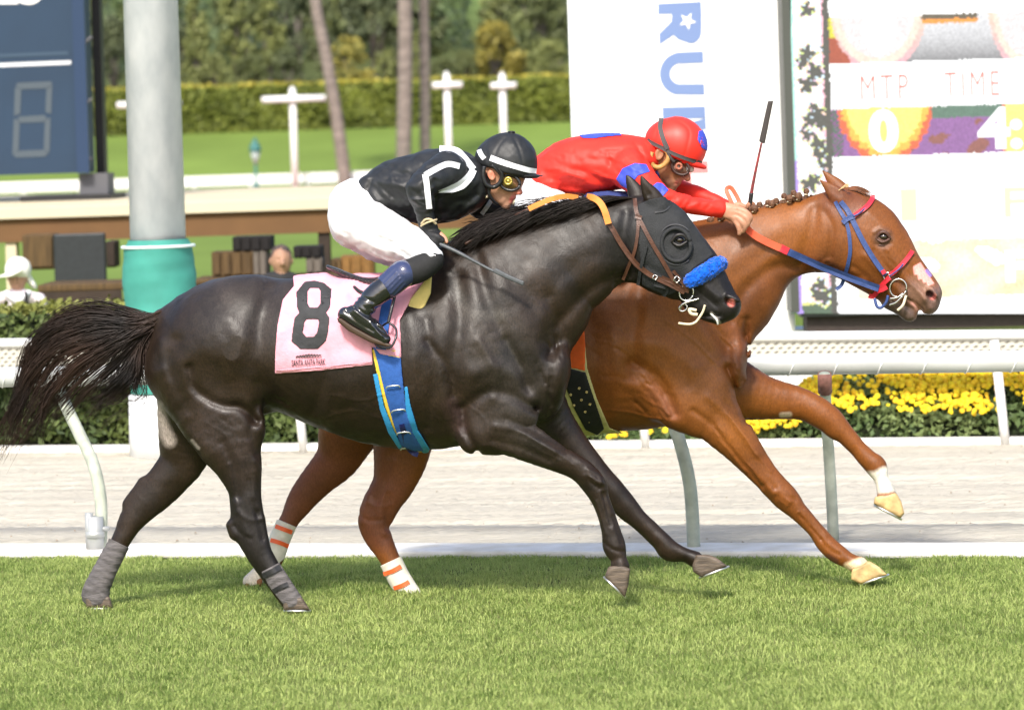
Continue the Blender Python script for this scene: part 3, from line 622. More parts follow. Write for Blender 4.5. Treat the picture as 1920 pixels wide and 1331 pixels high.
while cnt < NFL:
    s1_ = r.uniform(sx0 - .42, fs1) if cnt > 26 else r.uniform(fs0, sx0); q1 = r.beta(2.2, 1.5); t_ = topz(s1_)
    if math.sin(s1_ * 7) + math.sin(s1_ * 17 + q1 * 9) * .8 < -.9 and r.random() < .8: continue
    z1 = t_ * (.36 + .66 * q1); n1_ = hn - .38 + .55 * (z1 / .5) ** 1.5 + r.uniform(-.02, .05); c = track(s1_, n1_, z1); R_ = r.uniform(.011, .023); nrm = -TN + np.array([r.normal(0, .4), 0, r.uniform(.1, .9)]); nrm /= np.linalg.norm(nrm); u = np.cross(nrm, [0, 0, 1]); u /= np.linalg.norm(u); v = np.cross(nrm, u); K_ = 9
    b0 = len(vs); vs.append(c + nrm * R_ * .5)
    for ring_, (rr, hh) in enumerate(((.55, .42), (1, 0))):
        for k in range(K_): a_ = 6.283 * k / K_ + ring_ * .3; f_ = rr * R_ * (1 if ring_ == 0 else r.uniform(.8, 1.15)); vs.append(c + (u * math.cos(a_) + v * math.sin(a_)) * f_ + nrm * R_ * hh * r.uniform(.7, 1.2))
    for k in range(K_): k2 = (k + 1) % K_; fs_ += [(b0, b0 + 1 + k, b0 + 1 + k2), (b0 + 1 + k, b0 + 1 + K_ + k, b0 + 1 + K_ + k2, b0 + 1 + k2)]
    col = np.array([.84, .60, .015]) * r.uniform(.75, 1.1) + np.array([0, r.uniform(-.1, .06), 0]); cs += [col] * (1 + 2 * K_); cnt += 1
o = mesh_obj("blossoms", vs, fs_, mat("marigold", (.8, .5, .01), rough=.7, vcol=True), bed, False, np.array(cs)); o["kind"] = "stuff"

# ================================================================== LIGHT POLE
pd = on_line(250, 0, hn + .2); YP = 7.6
pole = empty("lamp_column", P(250, 850, YP), "thick galvanised steel column with a teal padded sleeve and white base", "pole")
def vtube(px0, py0, px1, py1, w0, w1, Y, name, m_, parent, n=32, rings=None):
    a = P(px0, py0, Y); b = P(px1, py1, Y); u = FPX / (DIST + Y); m = MB(); m.tube([a + (b - a) * t for t in np.linspace(0, 1, 10)], np.linspace(w0, w1, 10) / u, n); return m.build(name, m_, parent, True)
M_galv = mat("galvanised_steel", (0.66, 0.69, 0.70), rough=0.6, metal=.0, dark=(0.50, 0.54, 0.56), nscale=9, bump=.08, bscale=30, stretch=(1, 1, .5), detail=6)
M_teal = mat("teal_padding", (0.045, 0.25, 0.20), rough=0.75, noise=.10, nscale=6, bump=.6, bscale=5, detail=2)
a = P(297, 470, YP); sc_ = (DIST + YP) / FPX
def z_pole(py): return float(P(297, py, YP)[2])
px0 = float(a[0])
m = MB(); m.tube([(px0, YP, 0), (px0, YP, 14)], [53 * sc_, 44 * sc_], 40); m.build("shaft", M_galv, pole, True)
pts = [(px0, YP, z_pole(y)) for y in (862, 740, 738)]; m = MB(); m.tube(pts, [66 * sc_, 64 * sc_, 58 * sc_], 36); m.build("base_sleeve", mat("white_sleeve", (.78, .8, .8), rough=.6, noise=.1, nscale=4, bump=.3, bscale=6), pole, True)
zz_ = [735, 700, 650, 600, 560, 520, 490, 470, 462, 455, 449]; rr_ = [60, 66, 63, 66, 66, 68, 67, 66, 66, 60, 57]
m = MB(); n = 40; vs = []
for y, r1 in zip(np.interp(np.linspace(0, 10, 41), range(11), zz_), np.interp(np.linspace(0, 10, 41), range(11), rr_)):
    for k in range(n): a_ = 6.283 * k / n; w_ = r1 * sc_ + .006 * math.sin(a_ * 2 + y * .05) + .0018 * math.sin(y * .21 + a_); vs.append((px0 + w_ * math.cos(a_), YP + w_ * math.sin(a_), z_pole(y)))
m.add(vs, [(i * n + k, i * n + (k + 1) % n, (i + 1) * n + (k + 1) % n, (i + 1) * n + k) for i in range(40) for k in range(n)]); m.build("padding", M_teal, pole, True)
m = MB(); t = np.linspace(0, 2 * math.pi, 33); m.tube(np.stack([px0 + 67.5 * sc_ * np.cos(t), YP + 67.5 * sc_ * np.sin(t), np.full(33, z_pole(462))], 1), .010, 8); m.build("padding_seam", M_white_seam if "M_white_seam" in globals() else mat("white_cord", (.7, .8, .78), rough=.6), pole, True)

# ================================================================== BANNER BOARD AND SCREEN AT RIGHT
YB = 10.6
def vrect(m, x0, y0, x1, y1, Y, th, c=None, yb0=None):
    """upright box whose front shows roughly at those pixels; true verticals in the world"""
    p = P(x0, y1, Y); q = P(x1, y1, Y); ztop = P((x0 + x1) / 2, y0, Y)[2]; zbot = P((x0 + x1) / 2, y1, Y)[2]; m.box((P(x0, (y0 + y1) / 2, Y)[0], Y, zbot), (P(x1, (y0 + y1) / 2, Y)[0], Y + th, ztop), c)
M_board = mat("white_banner", (0.80, 0.80, 0.80), rough=.6, noise=.02, nscale=2)
xL = P(1068, 120, YB)[0]; xR = P(1478, 200, YB)[0]
board = empty("banner_board", (float((xL + xR) / 2), YB, 0), "tall white banner with sideways blue and red lettering and a star", "sign")
m = MB(); m.box((xL, YB, .0), (xR, YB + .3, 7.5)); m.build("panel", M_board, board)
m = MB(); m.box((xR + .003, YB + .02, 0), (P(2100, 600, YB)[0], YB + .5, float(P(1700, 612, YB)[2]))); m.build("plinth", M_board, board)
M_bl = mat("banner_blue", (0.155, 0.225, 0.42), rough=.6); M_rd = mat("banner_red", (0.62, 0.22, 0.22), rough=.6)
def flat(name, polys, Y, m_, parent):
    m = MB()
    for pl in polys:
        pl = np.array(pl, float); v = P(pl[:, 0], pl[:, 1], Y); m.add(v, [tuple(range(len(pl)))])
    return m.build(name, m_, parent)
def arc(cx, cy, rx, ry, a0, a1, n=8): return [(cx + rx * math.cos(math.radians(t)), cy + ry * math.sin(math.radians(t))) for t in np.linspace(a0, a1, n)]
Yf = YB - .004
flat("letter_r", [[(1234, 8), (1314, 4), (1315, 27), (1260, 27), (1234, 27)], [(1260, 27), (1315, 27), (1315, 55), (1259, 41)], [(1259, 41), (1315, 55)] + arc(1296, 58, 19, 24, 0, 115, 8) + [(1271, 74), (1263, 66), (1237, 84), (1236, 64)]], Yf, M_bl, board)
st = []
for k in range(10): rr = 17 if k % 2 == 0 else 7; a_ = math.radians(36 * k + 8); st.append((1289 + rr * math.cos(a_), 40 + rr * math.sin(a_)))
flat("star", [[st[0], st[1], st[9]], [st[2], st[3], st[1]], [st[4], st[5], st[3]], [st[6], st[7], st[5]], [st[8], st[9], st[7]], [st[1], st[3], st[5], st[7], st[9]]], Yf - .004, M_board, board)
U_out = [(1318, 97), (1270, 99)] + arc(1276, 139, 39, 40, 255, 105, 12) + [(1321, 178)]; U_in = [(1319, 118), (1275, 120)] + arc(1277, 139, 21, 20, 255, 105, 12) + [(1320, 158)]
flat("letter_u", [[U_out[i], U_out[i + 1], U_in[i + 1], U_in[i]] for i in range(len(U_out) - 1)], Yf, M_bl, board)
flat("letter_n", [[(1242, 202), (1322, 200), (1323, 222), (1243, 224)], [(1323, 222), (1324, 242), (1245, 262), (1244, 244)], [(1245, 262), (1325, 260), (1325, 282), (1246, 284)]], Yf, M_bl, board)
flat("letter_h", [[(1247, 304), (1327, 302), (1328, 324), (1248, 326)], [(1276, 325), (1296, 325), (1298, 362), (1278, 362)], [(1250, 362), (1329, 360), (1330, 383), (1251, 385)]], Yf, M_rd, board)

YS = 10.2
tote = empty("video_board", P(1700, 625, YS), "large lit electronic results screen with white, yellow and purple rows at right", "screen")
M_frame = mat("dark_frame", (0.055, 0.06, 0.055), rough=.5, noise=.2, nscale=5)
M_led = mat("lit_panel", (0.1, 0.1, 0.1), rough=.5); nl = M_led.node_tree; vc = nl.nodes.new("ShaderNodeVertexColor"); vc.layer_name = "Col"; pb = nl.nodes["Principled BSDF"]; nl.links.new(vc.outputs[0], pb.inputs["Emission Color"]); pb.inputs["Emission Strength"].default_value = .68; pb.inputs["Base Color"].default_value = (.02, .02, .02, 1)
LW = 1.25   # level of a white pixel
M_ledw = mat("lit_white", (.02, .02, .02), emit=(1, 1, 1), estr=.85)
m = MB(); vrect(m, 1485, -420, 2140, 585, YS + .03, .25); m.build("cabinet", M_frame, tote)
m = MB(); vrect(m, 1512, 577, 2140, 614, YS + .1, .3); bm_ = m.build("support_beam", mat("dark_brown_beam", (.045, .032, .028), rough=.7, noise=.15), tote)
STARS = [(1512, 18, 13), (1525, 132, 15), (1512, 100, 14), (1508, 108, 10), (1528, 138, 11), (1512, 158, 15), (1532, 212, 13), (1516, 226, 14), (1512, 252, 12), (1532, 270, 14), (1536, 290, 13), (1540, 232, 12), (1516, 343, 14), (1528, 336, 10), (1500, 120, 9), (1546, 90, 8), (1544, 556, 14), (1530, 548, 12), (1536, 532, 12), (1544, 310, 9), (1522, 200, 8)]
def led_color(x, y):
    """picture on the LED wall, by column and row of the photograph"""
    yr = y + (x - 1555) * .0314      # rows run level in the world
    xr = x - (y - 290) * .0314
    c = np.array([LW, LW, LW])
    if xr < 1548:
        dk = False
        for sx, sy, sr in STARS:
            dx, dy = x - sx, y - sy; a_ = math.atan2(dy, dx); rad = 1.35 * sr * (.66 + .22 * math.cos(5 * a_ + sx * 1.7) + .14 * math.cos(3 * a_ + sy)); d = math.hypot(dx, dy)
            if d < rad: return np.array([.10, .10, .085])
            if d < rad + 5: dk = True
        if dk: v = (int(x / 4) * 7 + int(y / 4) * 5) % 4; return np.array([(1.0, .7, .9), (.9, 1.05, .35), (.75, .95, 1.1), (1.1, .8, .5)][v])
        e = abs(xr - 1489); 
        if e < 5: return np.array([.55, 1.0, .85]) if y < 300 else np.array([.5, .35, .9])
        if yr > 563: return np.array([.9, .9, .3]) if yr < 569 else np.array([.1, .16, .1])
        if xr > 1543: return np.array([1.1, .6, .7])
        return c
    if xr < 1560: return np.array([.10, .095, .08])
    def ell(cx, cy, rx, ry): return math.hypot((x - cx) / rx, (y - cy) / ry)
    if 32 < yr < 119:
        e1 = ell(1643, 18, 88, 112); e2 = ell(1925, 10, 70, 118); t = (yr - 32) / 87; g = .76 - .5 * t ** 1.8
        c = np.array([g, g, g * 1.03])
        for e in (e1, e2):
            if e < 1.05 and e > .94: c = np.array([.85, .45 + .2 * (1 - t), .5])
            elif e <= .94 and e > .8: c = np.array([.86, .74, .62])
            elif e <= .8: c = np.array([.82, .77, .77])
        if xr < 1600 and e1 > 1.0: c = np.array([.45, .09, .04]) if t > .45 else np.array([.75, .72, .05])
        if 1735 < xr < 1840 and yr < 41: c = np.array([.14, .11, .07])
        elif 1735 < xr < 1840 and yr < 49: c = np.array([.95, .35, .05])
        if ell(1648, 56, 34, 50) < .9: c = np.array([LW, LW * .97, LW * .95])
        if int(y / 3) % 2 == 0: c = c * .93
        return c
    if 204 < yr < 294:
        e1 = ell(1657, 178, 92, 128) + .02 * math.sin(y * .5) + .02 * math.sin(x * .31); t = (yr - 204) / 90
        base = np.array([.32, .14, .38]) if (math.sin(x * .09) + math.sin(y * .13 + x * .05)) < .6 + 1.2 * (t < .6) else np.array([.33, .12, .10])
        if t < .25: base = np.array([.12, .22, .16])
        if xr < 1580: base = np.array([.10, .16, .12]) if int(x / 3 + y / 3) % 3 else np.array([.3, .08, .3])
        c = base
        if e1 < 1.0: c = np.array([.95, .16, .06])
        if e1 < .90: c = np.array([1.05, .55, .08])
        if e1 < .80: c = np.array([1.1, .95, .22])
        if xr > 1880: c = np.array([1.05, .85, .25]) if xr > 1886 else np.array([.95, .2, .08])
        if int(x / 3) % 2 == 0: c = c * .9
        return c
    if 455 < yr < 562 and (xr > 1600): 
        w_ = .5 + .5 * math.sin(x * .045 + 1.2 * math.sin(y * .06)) * math.sin(y * .05 + x * .01)
        return np.array([.90, .74 + .12 * w_, .44 + .30 * w_]) if w_ > .25 or yr > 515 else c
    return c
jr = random.Random(3); st_ = 3.0; xs = np.arange(1483, 2140, st_); ys = np.arange(-60, 586, st_); vs, cs = [], []
for j, y in enumerate(ys):
    for i, x in enumerate(xs):
        c_ = led_color(min(x + jr.uniform(-1.6, 1.6), 1935), y + jr.uniform(-1, 1)); c_ = c_ * (jr.uniform(.86, 1.12) if c_.min() < .9 else 1); vs += [(x, y), (x + st_, y), (x + st_, y + st_), (x, y + st_)]; cs += [c_] * 4
vs = np.array(vs, float); W3 = P(vs[:, 0], vs[:, 1], YS)
o = mesh_obj("screen", W3, np.arange(len(vs)).reshape(-1, 4)[:, ::-1], M_led, tote, False, np.array(cs))
M_ledb = mat("screen_side_frame", (0.06, 0.065, 0.055), rough=.5)
m = MB(); vrect(m, 1468, -420, 1483.5, 586, YS - .05, .4); m.build("side_frame", M_ledb, tote)
def on_plane(x0, y0, w_, h_, Y, rot=-1.8):
    r_ = math.radians(rot)
    def fn(v): a = v[:, 0] * w_; b = -v[:, 1] * h_; return P(x0 + a * math.cos(r_) - b * math.sin(r_), y0 + a * math.sin(r_) + b * math.cos(r_), Y)
    return fn
M_redled = mat("red_segment", (.02, .02, .02), emit=(.60, .12, .07), estr=.68); M_yelled = mat("yellow_segment", (.02, .02, .02), emit=(1, .72, .35), estr=.68)
lettering("digit_nine", "9", on_plane(1622, 107, 56, 74, YS - .006), M_ledw, tote, bold=.06)
lettering("digit_zero", "0", on_plane(1630, 288, 56, 82, YS - .006), M_ledw, tote, bold=.05)
lettering("digit_four", "4:", on_plane(1834, 282, 84, 80, YS - .006), M_ledw, tote, bold=.04)
lettering("caption", "MTP", on_plane(1615, 188, 88, 45, YS - .006), M_redled, tote, bold=-.016, spacing=1.3)
lettering("caption", "TIME", on_plane(1772, 182, 102, 45, YS - .006), M_redled, tote, bold=-.016, spacing=1.3)
lettering("digit_pale", "1", on_plane(1690, 415, 30, 60, YS - .006), mat("pale_yellow_segment", (.02, .02, .02), emit=(1, .85, .5), estr=.74), tote, bold=-.02)
lettering("letter_pale", "F", on_plane(1884, 408, 40, 56, YS - .006), bpy.data.materials["pale_yellow_segment"], tote, bold=.01)
lettering("letter_lit", "F", on_plane(1886, 530, 42, 60, YS - .006), M_ledw, tote, bold=.05)
# ================================================================== PICNIC CANOPY AND THINGS BENEATH
def zat(px, py, Y): return float(P(px, py, Y)[2])
def xat(px, py, Y): return float(P(px, py, Y)[0])
def pbox(m, x0, y0, x1, y1, Y, th, c=None, ysh=None):
    """upright box drawn from its picture rectangle at depth Y"""
    ym = (y0 + y1) / 2; xm = (x0 + x1) / 2; return m.box((xat(x0, ym, Y), Y, zat(xm, y1, Y)), (xat(x1, ym, Y), Y + th, zat(xm, y0, Y)), c)
YC = 19.0
M_brownp = mat("brown_paint", (0.135, 0.066, 0.023), rough=.7, noise=.15, nscale=2); M_cream = mat("cream_paint", (0.60, 0.52, 0.365), rough=.6, noise=.05, nscale=1.5)
M_darkwood = mat("dark_wood", (0.035, 0.022, 0.015), rough=.8, noise=.3, nscale=6)
can = empty("canopy", P(400, 640, YC), "long low wooden canopy with cream roof edge and brown beam above the crates", "canopy")
zb, zt = zat(300, 446, YC), zat(300, 402, YC); x0, x1 = xat(-1500, 420, YC), xat(1400, 420, YC)
m = MB(); m.box((x0, YC, zb), (x1, YC + .25, zt)); m.build("beam", M_brownp, can)
zt2 = zat(300, 392, YC); m = MB(); m.box((x0, YC - .06, zt + .002), (x1, YC + .3, zt + .10)); zc = zt + .10
for k in range(4): m.box((x0, YC + .3 + k * 2.2, zc - .02 + k * .012), (x1, YC + .3 + (k + 1) * 2.2 - .05, zc + k * .012 + .015))
m.build("roof", M_cream, can)
for px in (20, 608, 1100):
    m = MB(); w_ = 22 if px > 100 else 20; X = xat(px, 480, YC); sc2 = (DIST + YC) / FPX; m.box((X - w_ / 2 * sc2, YC + .03, 0), (X + w_ / 2 * sc2, YC + .22, zb - .003)); m.build("post", M_cream if px == 20 else M_darkwood, can)
def thing_box(name, rects, Y, th, m_, label, cat, group=None, parts=()):
    root = empty(name, P((rects[0] + rects[2]) / 2, rects[3], Y), label, cat, group); m = MB(); pbox(m, *rects, Y, th); o = m.build("case", m_, root); bv = o.modifiers.new("bevel", 'BEVEL'); bv.width = .015; bv.segments = 2
    for nm, rc, mm, dy in parts: q = MB(); pbox(q, *rc, Y - dy, dy - .002); q.build(nm, mm, root)
    return root
M_scr = mat("charcoal_panel", (0.018, 0.022, 0.024), rough=.5, noise=.2); M_blk = mat("dark_cloth", (0.012, 0.010, 0.010), rough=.9); M_crate = mat("brown_crate", (0.085, 0.05, 0.018), rough=.8, noise=.4, nscale=6, stretch=(8, 1, .5)); M_gcrate = mat("grey_crate", (.13, .11, .09), rough=.8, noise=.3, nscale=6)
thing_box("display_panel", (101, 438, 198, 531), YC - 1.2, .08, M_scr, "large flat charcoal panel hanging below the canopy beside the steel column", "panel", parts=[("bracket", (108, 531, 130, 537), M_scr, .03), ("bracket", (184, 531, 200, 537), M_scr, .03)])
thing_box("cabinet", (42, 440, 100, 506), YC - .6, .5, M_crate, "brown cabinet hanging behind the woman in the white hat", "cabinet", parts=[("door", (46, 446, 96, 500), M_crate, .02)])
thing_box("cabinet", (199, 452, 216, 502), YC - .7, .4, M_darkwood, "narrow dark cabinet right of the charcoal panel", "cabinet", parts=[("door", (201, 456, 214, 498), M_darkwood, .02)])
thing_box("serving_counter", (70, 532, 232, 546), YC - 2.4, .9, M_crate, "long brown counter with dark front behind the clipped hedge at left", "counter", parts=[("front", (74, 546, 230, 640), M_darkwood, .02)])
thing_box("serving_counter", (360, 520, 640, 530), YC - 2.4, .9, M_crate, "long brown counter with dark front behind the near-black horse's rump", "counter", parts=[("front", (364, 530, 636, 640), M_darkwood, .02)])
cr = [(397, 472, 474, 517), (475, 470, 500, 517), (436, 444, 508, 471), (550, 462, 602, 484), (574, 484, 604, 512), (640, 480, 700, 520), (622, 486, 641, 520)]
lb = ["wide slatted brown crate on the counter, nearest the teal column", "greyish crate wedged between the brown crate and the man's head", "long flat dark crate lying on top of the slatted brown crate", "dark flat crate lying above the grey one right of the man's head", "small grey crate right of the man's shoulder", "orange-brown crate just left of the white breeches", "narrow dark brown crate between the post and the orange-brown crate"]
mm_ = [M_crate, M_gcrate, M_blk, M_blk, M_gcrate, mat("orange_crate", (.19, .095, .025), rough=.8, noise=.2), M_crate]
for q, l_, m_ in zip(cr, lb, mm_):
    root = empty("crate", P((q[0] + q[2]) / 2, q[3], YC - 1.9), l_, "crate", "crates stacked under the canopy"); m = MB(); pbox(m, *q, YC - 1.9, .5); m.build("box", m_, root)
    s2 = MB(); n = max(2, int((q[2] - q[0]) / 16))
    for k in range(n): a = q[0] + (k + .15) * (q[2] - q[0]) / n; pbox(s2, a, q[1] + 3, a + (q[2] - q[0]) / n * .62, q[3] - 3, YC - 1.93, .028)
    s2.build("slats", m_, root)["kind"] = "stuff"
# ---- the two onlookers behind the hedge
def onlooker(cx, top, face_w, Y, sh_w, sh_y, skin, hair, shirt, label, hat=None, seed=0, turn=0):
    u = FPX / (DIST + Y) / 450.0; S2 = Sculpt(Y); w_ = face_w; hy = top + w_ * .72
    S2.ell((cx, hy, 0), (w_ * .44, w_ * .60, w_ * .52), 2); S2.chain([(cx + turn, hy + w_ * .30, w_ * .30, -w_ * .08, 1)], 6); S2.chain([(cx + turn, hy + w_ * .02, w_ * .07, -w_ * .52, 1), (cx + turn, hy + w_ * .16, w_ * .09, -w_ * .58, 1)], 3)
    for sg in (-1, 1): S2.ell((cx + sg * w_ * .45, hy + w_ * .05, 0), (w_ * .08, w_ * .15, w_ * .08), 2); S2.ell((cx + turn + sg * w_ * .18, hy - w_ * .02, -w_ * .50), (w_ * .10, w_ * .06, w_ * .06), 2, sub=True)
    S2.chain([(cx + turn - w_ * .14, hy + w_ * .34, w_ * .04, -w_ * .44, 1), (cx + turn + w_ * .14, hy + w_ * .34, w_ * .04, -w_ * .44, 1)], 2, sub=True)
    S2.chain([(cx, hy + w_ * .5, w_ * .22, 0, 1), (cx, sh_y, w_ * .30, 0, 1)], 6)
    # torso, arms resting on the lap and seated legs
    bt_ = sh_y + w_ * 2.7; to = [(cx, sh_y + w_ * .35, w_ * .52, 0, .9), (cx, sh_y + w_ * 1.3, w_ * .62, 0, .75), (cx, bt_, w_ * .62, 0, .8)]
    S2.chain([(a, b, r - 2, d, e) for a, b, r, d, e in to], 8); arms = []
    for sg in (-1, 1):
        ar = [(cx + sg * sh_w * .42, sh_y + w_ * .35, w_ * .26, 0, 1), (cx + sg * sh_w * .56, sh_y + w_ * 1.5, w_ * .21, -w_ * .1, 1), (cx + sg * sh_w * .38, sh_y + w_ * 2.2, w_ * .16, -w_ * .9, 1), (cx + sg * sh_w * .22, sh_y + w_ * 2.4, w_ * .12, -w_ * 1.3, 1)]; arms.append(ar); S2.chain([(a, b, r - 1.5, d, e) for a, b, r, d, e in ar], 6)
        for f in range(5): S2.chain([(cx + sg * (sh_w * .20 - f * 2), sh_y + w_ * 2.42 + f * 1.2, w_ * .05, -w_ * 1.38, 1), (cx + sg * (sh_w * .14 - f * 2), sh_y + w_ * 2.5 + f * 1.2, w_ * .04, -w_ * 1.6, 1)], 1.5)
        S2.chain([(cx + sg * w_ * .35, bt_ + w_ * .2, w_ * .36, 0, 1), (cx + sg * w_ * .45, bt_ + w_ * .2, w_ * .28, -w_ * 2, 1), (cx + sg * w_ * .45, bt_ + w_ * 2.1, w_ * .2, -w_ * 2, 1)], 8)
    S2.build_grid(2.0 if w_ > 30 else 1.6); root = empty("person", P(cx, bt_, Y), label, "person"); S2.mesh("body", skin, root, painter(tuple(skin_c), []))
    TS = Sculpt(Y); TS.chain(to, 8); [TS.chain(a[:3], 6) for a in arms]; TS.chain([(cx - sh_w * .40, sh_y + w_ * .33, w_ * .27, 0, 1), (cx, sh_y + w_ * .12, w_ * .30, 0, 1), (cx + sh_w * .40, sh_y + w_ * .33, w_ * .27, 0, 1)], 8); TS.build_grid(2.4); sh = TS.mesh("shirt", shirt, root)
    HS = Sculpt(Y)
    if hat is None:
        HS.ell((cx, hy - w_ * .14, w_ * .10), (w_ * .47, w_ * .52, w_ * .54), 2); HS.slab([(cx + turn - w_ * .36, hy - w_ * .34), (cx + turn + w_ * .36, hy - w_ * .34), (cx + turn + w_ * .34, hy + w_), (cx + turn - w_ * .34, hy + w_)], -w_, 0, 2, 2, sub=True); HS.noise(.8, 4, 3); HS.build_grid(1.6); HS.mesh("hair", hair, root)
    return root, S2, sh, hy
skin_c = (.36, .20, .13); M_sk3 = mat("onlooker_skin", skin_c, rough=.6, vcol=True, noise=.1)
onlooker(527, 456, 44, 16.2, 92, 514, M_sk3, mat("greying_hair", (.07, .05, .045), rough=.8), mat("black_shirt", (.02, .02, .022), rough=.8), "seated dark-haired man in black shirt looking up behind the near-black horse's rump", turn=3)
skin_c = (.45, .25, .17); ro, S2, shd, hy = onlooker(34, 490, 40, 14.2, 96, 548, M_sk3, None, mat("pale_pink_shirt", (.68, .60, .64), rough=.8, noise=.06, bump=.4, bscale=12), "seated woman in white sun hat and pale shirt with dark shoulder strap behind the hedge", hat=1, turn=-4)
HT3 = Sculpt(14.2); HT3.ell((34, 505, 0), (25, 24, 27), 2); HT3.chain([(2, 520, 4, -30, 2.2), (20, 516, 4, -40, 2), (40, 506, 4, -36, 1.5)], 4); HT3.chain([(6, 519, 4, -16, 4), (22, 512, 4, -14, 5), (44, 512, 4, 4, 5), (60, 528, 4, 14, 4), (66, 538, 3, 14, 3)], 4); HT3.slab([(0, 520), (70, 520), (44, 560), (10, 560)], -60, 4, 2, 2, sub=True); HT3.chain([(46, 512, 9, 12, 2), (58, 530, 5, 14, 3), (64, 538, 3, 14, 3)], 4); HT3.build_grid(1.6)
HT3.mesh("sun_hat", mat("white_hat", (.82, .80, .72), rough=.8), ro)
cord("shoulder_strap", S2, [(48, 548, -22), (50, 566, -30), (48, 590, -30), (44, 620, -30)], 3.2, M_blk, ro)
cc_ = Sculpt(14.2); cc_.chain([(12, 550, 6, -16, 1), (26, 560, 6, -24, 1), (34, 566, 4, -26, 1), (44, 556, 6, -22, 1), (54, 548, 5, -12, 1)], 3); cc_.build_grid(1.8); cc_.mesh("collar", mat("white_collar", (.75, .75, .8), rough=.8), ro)
bn = MB(); 
for (px, Y) in ((527, 16.4), (34, 14.4)):
    root = empty("bench", P(px, 700, Y), "wooden bench carrying the dark-haired man" if px > 100 else "wooden bench carrying the woman in the sun hat", "bench"); X = float(root.location[0]); root.location[2] = 0
    sz = zat(px, 622 if px > 100 else 667, Y) - .02; m = MB(); m.box((X - .7, Y - .25, sz - .06), (X + .7, Y + .25, sz)); m.build("seat", M_crate, root)
    for sx in (-.6, .6): m = MB(); m.box((X + sx - .04, Y - .2, 0), (X + sx + .04, Y + .2, sz - .063)); m.build("leg", M_darkwood, root)

# ---- blue results board on the canopy
YR = 22.5
rb_ = empty("results_board", P(80, 360, YR), "dark blue results board with an unlit seven-segment figure and white rule at far left", "scoreboard")
M_navy = mat("blue_board", (0.008, 0.029, 0.064), rough=.5, noise=.12, nscale=1.2, bump=.03, bscale=3); M_navy2 = mat("blue_board_edge", (0.009, 0.030, 0.078), rough=.45)
m = MB(); m.box((xat(-330, 150, YR), YR, zat(60, 327, YR)), (xat(160, 150, YR), YR + .6, zat(60, -330, YR))); m.build("panel", M_navy, rb_)
m = MB(); m.box((xat(140, 150, YR), YR - .05, zat(60, 328, YR)), (xat(163, 150, YR), YR - .003, zat(60, -330, YR))); m.build("edge_strip", M_navy2, rb_)
flat("white_rule", [[(-120, 124), (133, 114), (133, 121), (-120, 131)]], YR - .006, mat("rule_white", (.62, .64, .68), rough=.5), rb_)
flat("shadow_rule", [[(-120, 107), (128, 97), (128, 103), (-120, 113)]], YR - .006, mat("rule_dim", (.03, .06, .10), rough=.5), rb_)
M_seg = mat("unlit_segment", (.055, .075, .095), rough=.6)
sgm = [[(32, 156), (96, 153), (98, 160), (90, 166), (40, 168), (30, 163)], [(28, 164), (40, 168), (38, 214), (26, 218)], [(87, 166), (98, 160), (96, 214), (85, 211)], [(36, 219), (84, 216), (88, 223), (84, 229), (38, 231), (32, 225)], [(26, 222), (37, 228), (35, 284), (23, 290)], [(84, 226), (95, 220), (93, 286), (82, 281)], [(24, 290), (35, 283), (82, 281), (92, 287), (84, 294), (30, 296)]]
for s_q in sgm: flat("segment", [s_q], YR - .006, M_seg, rb_)
lettering("lettering", "ES", on_plane2 if "on_plane2" in globals() else (lambda v: P(-14 + v[:, 0] * 92 + 0, 9 - v[:, 1] * 62, YR - .006)), mat("board_white", (.8, .8, .8), rough=.5), rb_, bold=.05)
m = MB(); a_ = xat(176, 180, YR + .8); b2 = xat(192, 180, YR + .8); m.box((a_, YR + .8, zat(185, 362, YR + .8)), (b2, YR + 1.1, 16)); m.build("mast", mat("black_steel", (.012, .012, .013), rough=.5), rb_)
m = MB(); m.box((xat(146, 340, YR), YR + .1, zat(150, 366, YR)), (xat(200, 340, YR), YR + .7, zat(150, 326, YR))); m.build("neck", mat("grey_steel", (.10, .10, .11), rough=.6), rb_)
m = MB(); m.box((xat(42, 370, YR), YR - .2, zat(120, 378, YR)), (xat(212, 370, YR), YR + 1.2, zat(120, 366, YR))); m.build("base_plate", bpy.data.materials["black_steel"], rb_)
for yy in (74, 190, 300): cord("cable_clip", Sculpt(YR), [(158, yy + 8, 0), (166, yy, 0), (172, yy - 4, 4)], 3, bpy.data.materials["grey_steel"], rb_)

# ================================================================== FAR SIDE OF THE COURSE
YF = float(G(500, 352)[1]); sF = FPX / (DIST + YF)
M_fw = mat("white_fence_paint", (.80, .80, .80), rough=.6)
fr = empty("boundary_rail", P(500, 352, YF), "low white boundary rail crossing in front of the lawn bank", "rail")
def Xf(px): return xat(px, 330, YF)
zr = zat(500, 327, YF)
m = MB(); m.box((Xf(-700), YF, zr - .62), (Xf(1800), YF + .15, zr)); m.build("rail_board", M_fw, fr)
for k in range(22): m = MB(); X = Xf(-600 + k * 107); m.box((X - .12, YF + .16, 0), (X + .12, YF + .4, zr - .3)); m.build("post", M_fw, fr)
tag(mesh_obj("far_track", [(-400, YF - 14, .006), (400, YF - 14, .006), (400, YF - 1, .006), (-400, YF - 1, .006)], [(0, 1, 2, 3)], mat("red_track", (.42, .20, .15), rough=.9, noise=.2, nscale=.2), None, False), kind="structure")
tag(mesh_obj("path", [(-400, YF - 60, .006), (400, YF - 60, .006), (400, YF - 16, .006), (-400, YF - 16, .006)], [(0, 1, 2, 3)], mat("pale_path", (.42, .36, .30), rough=.9), None, False), kind="structure")
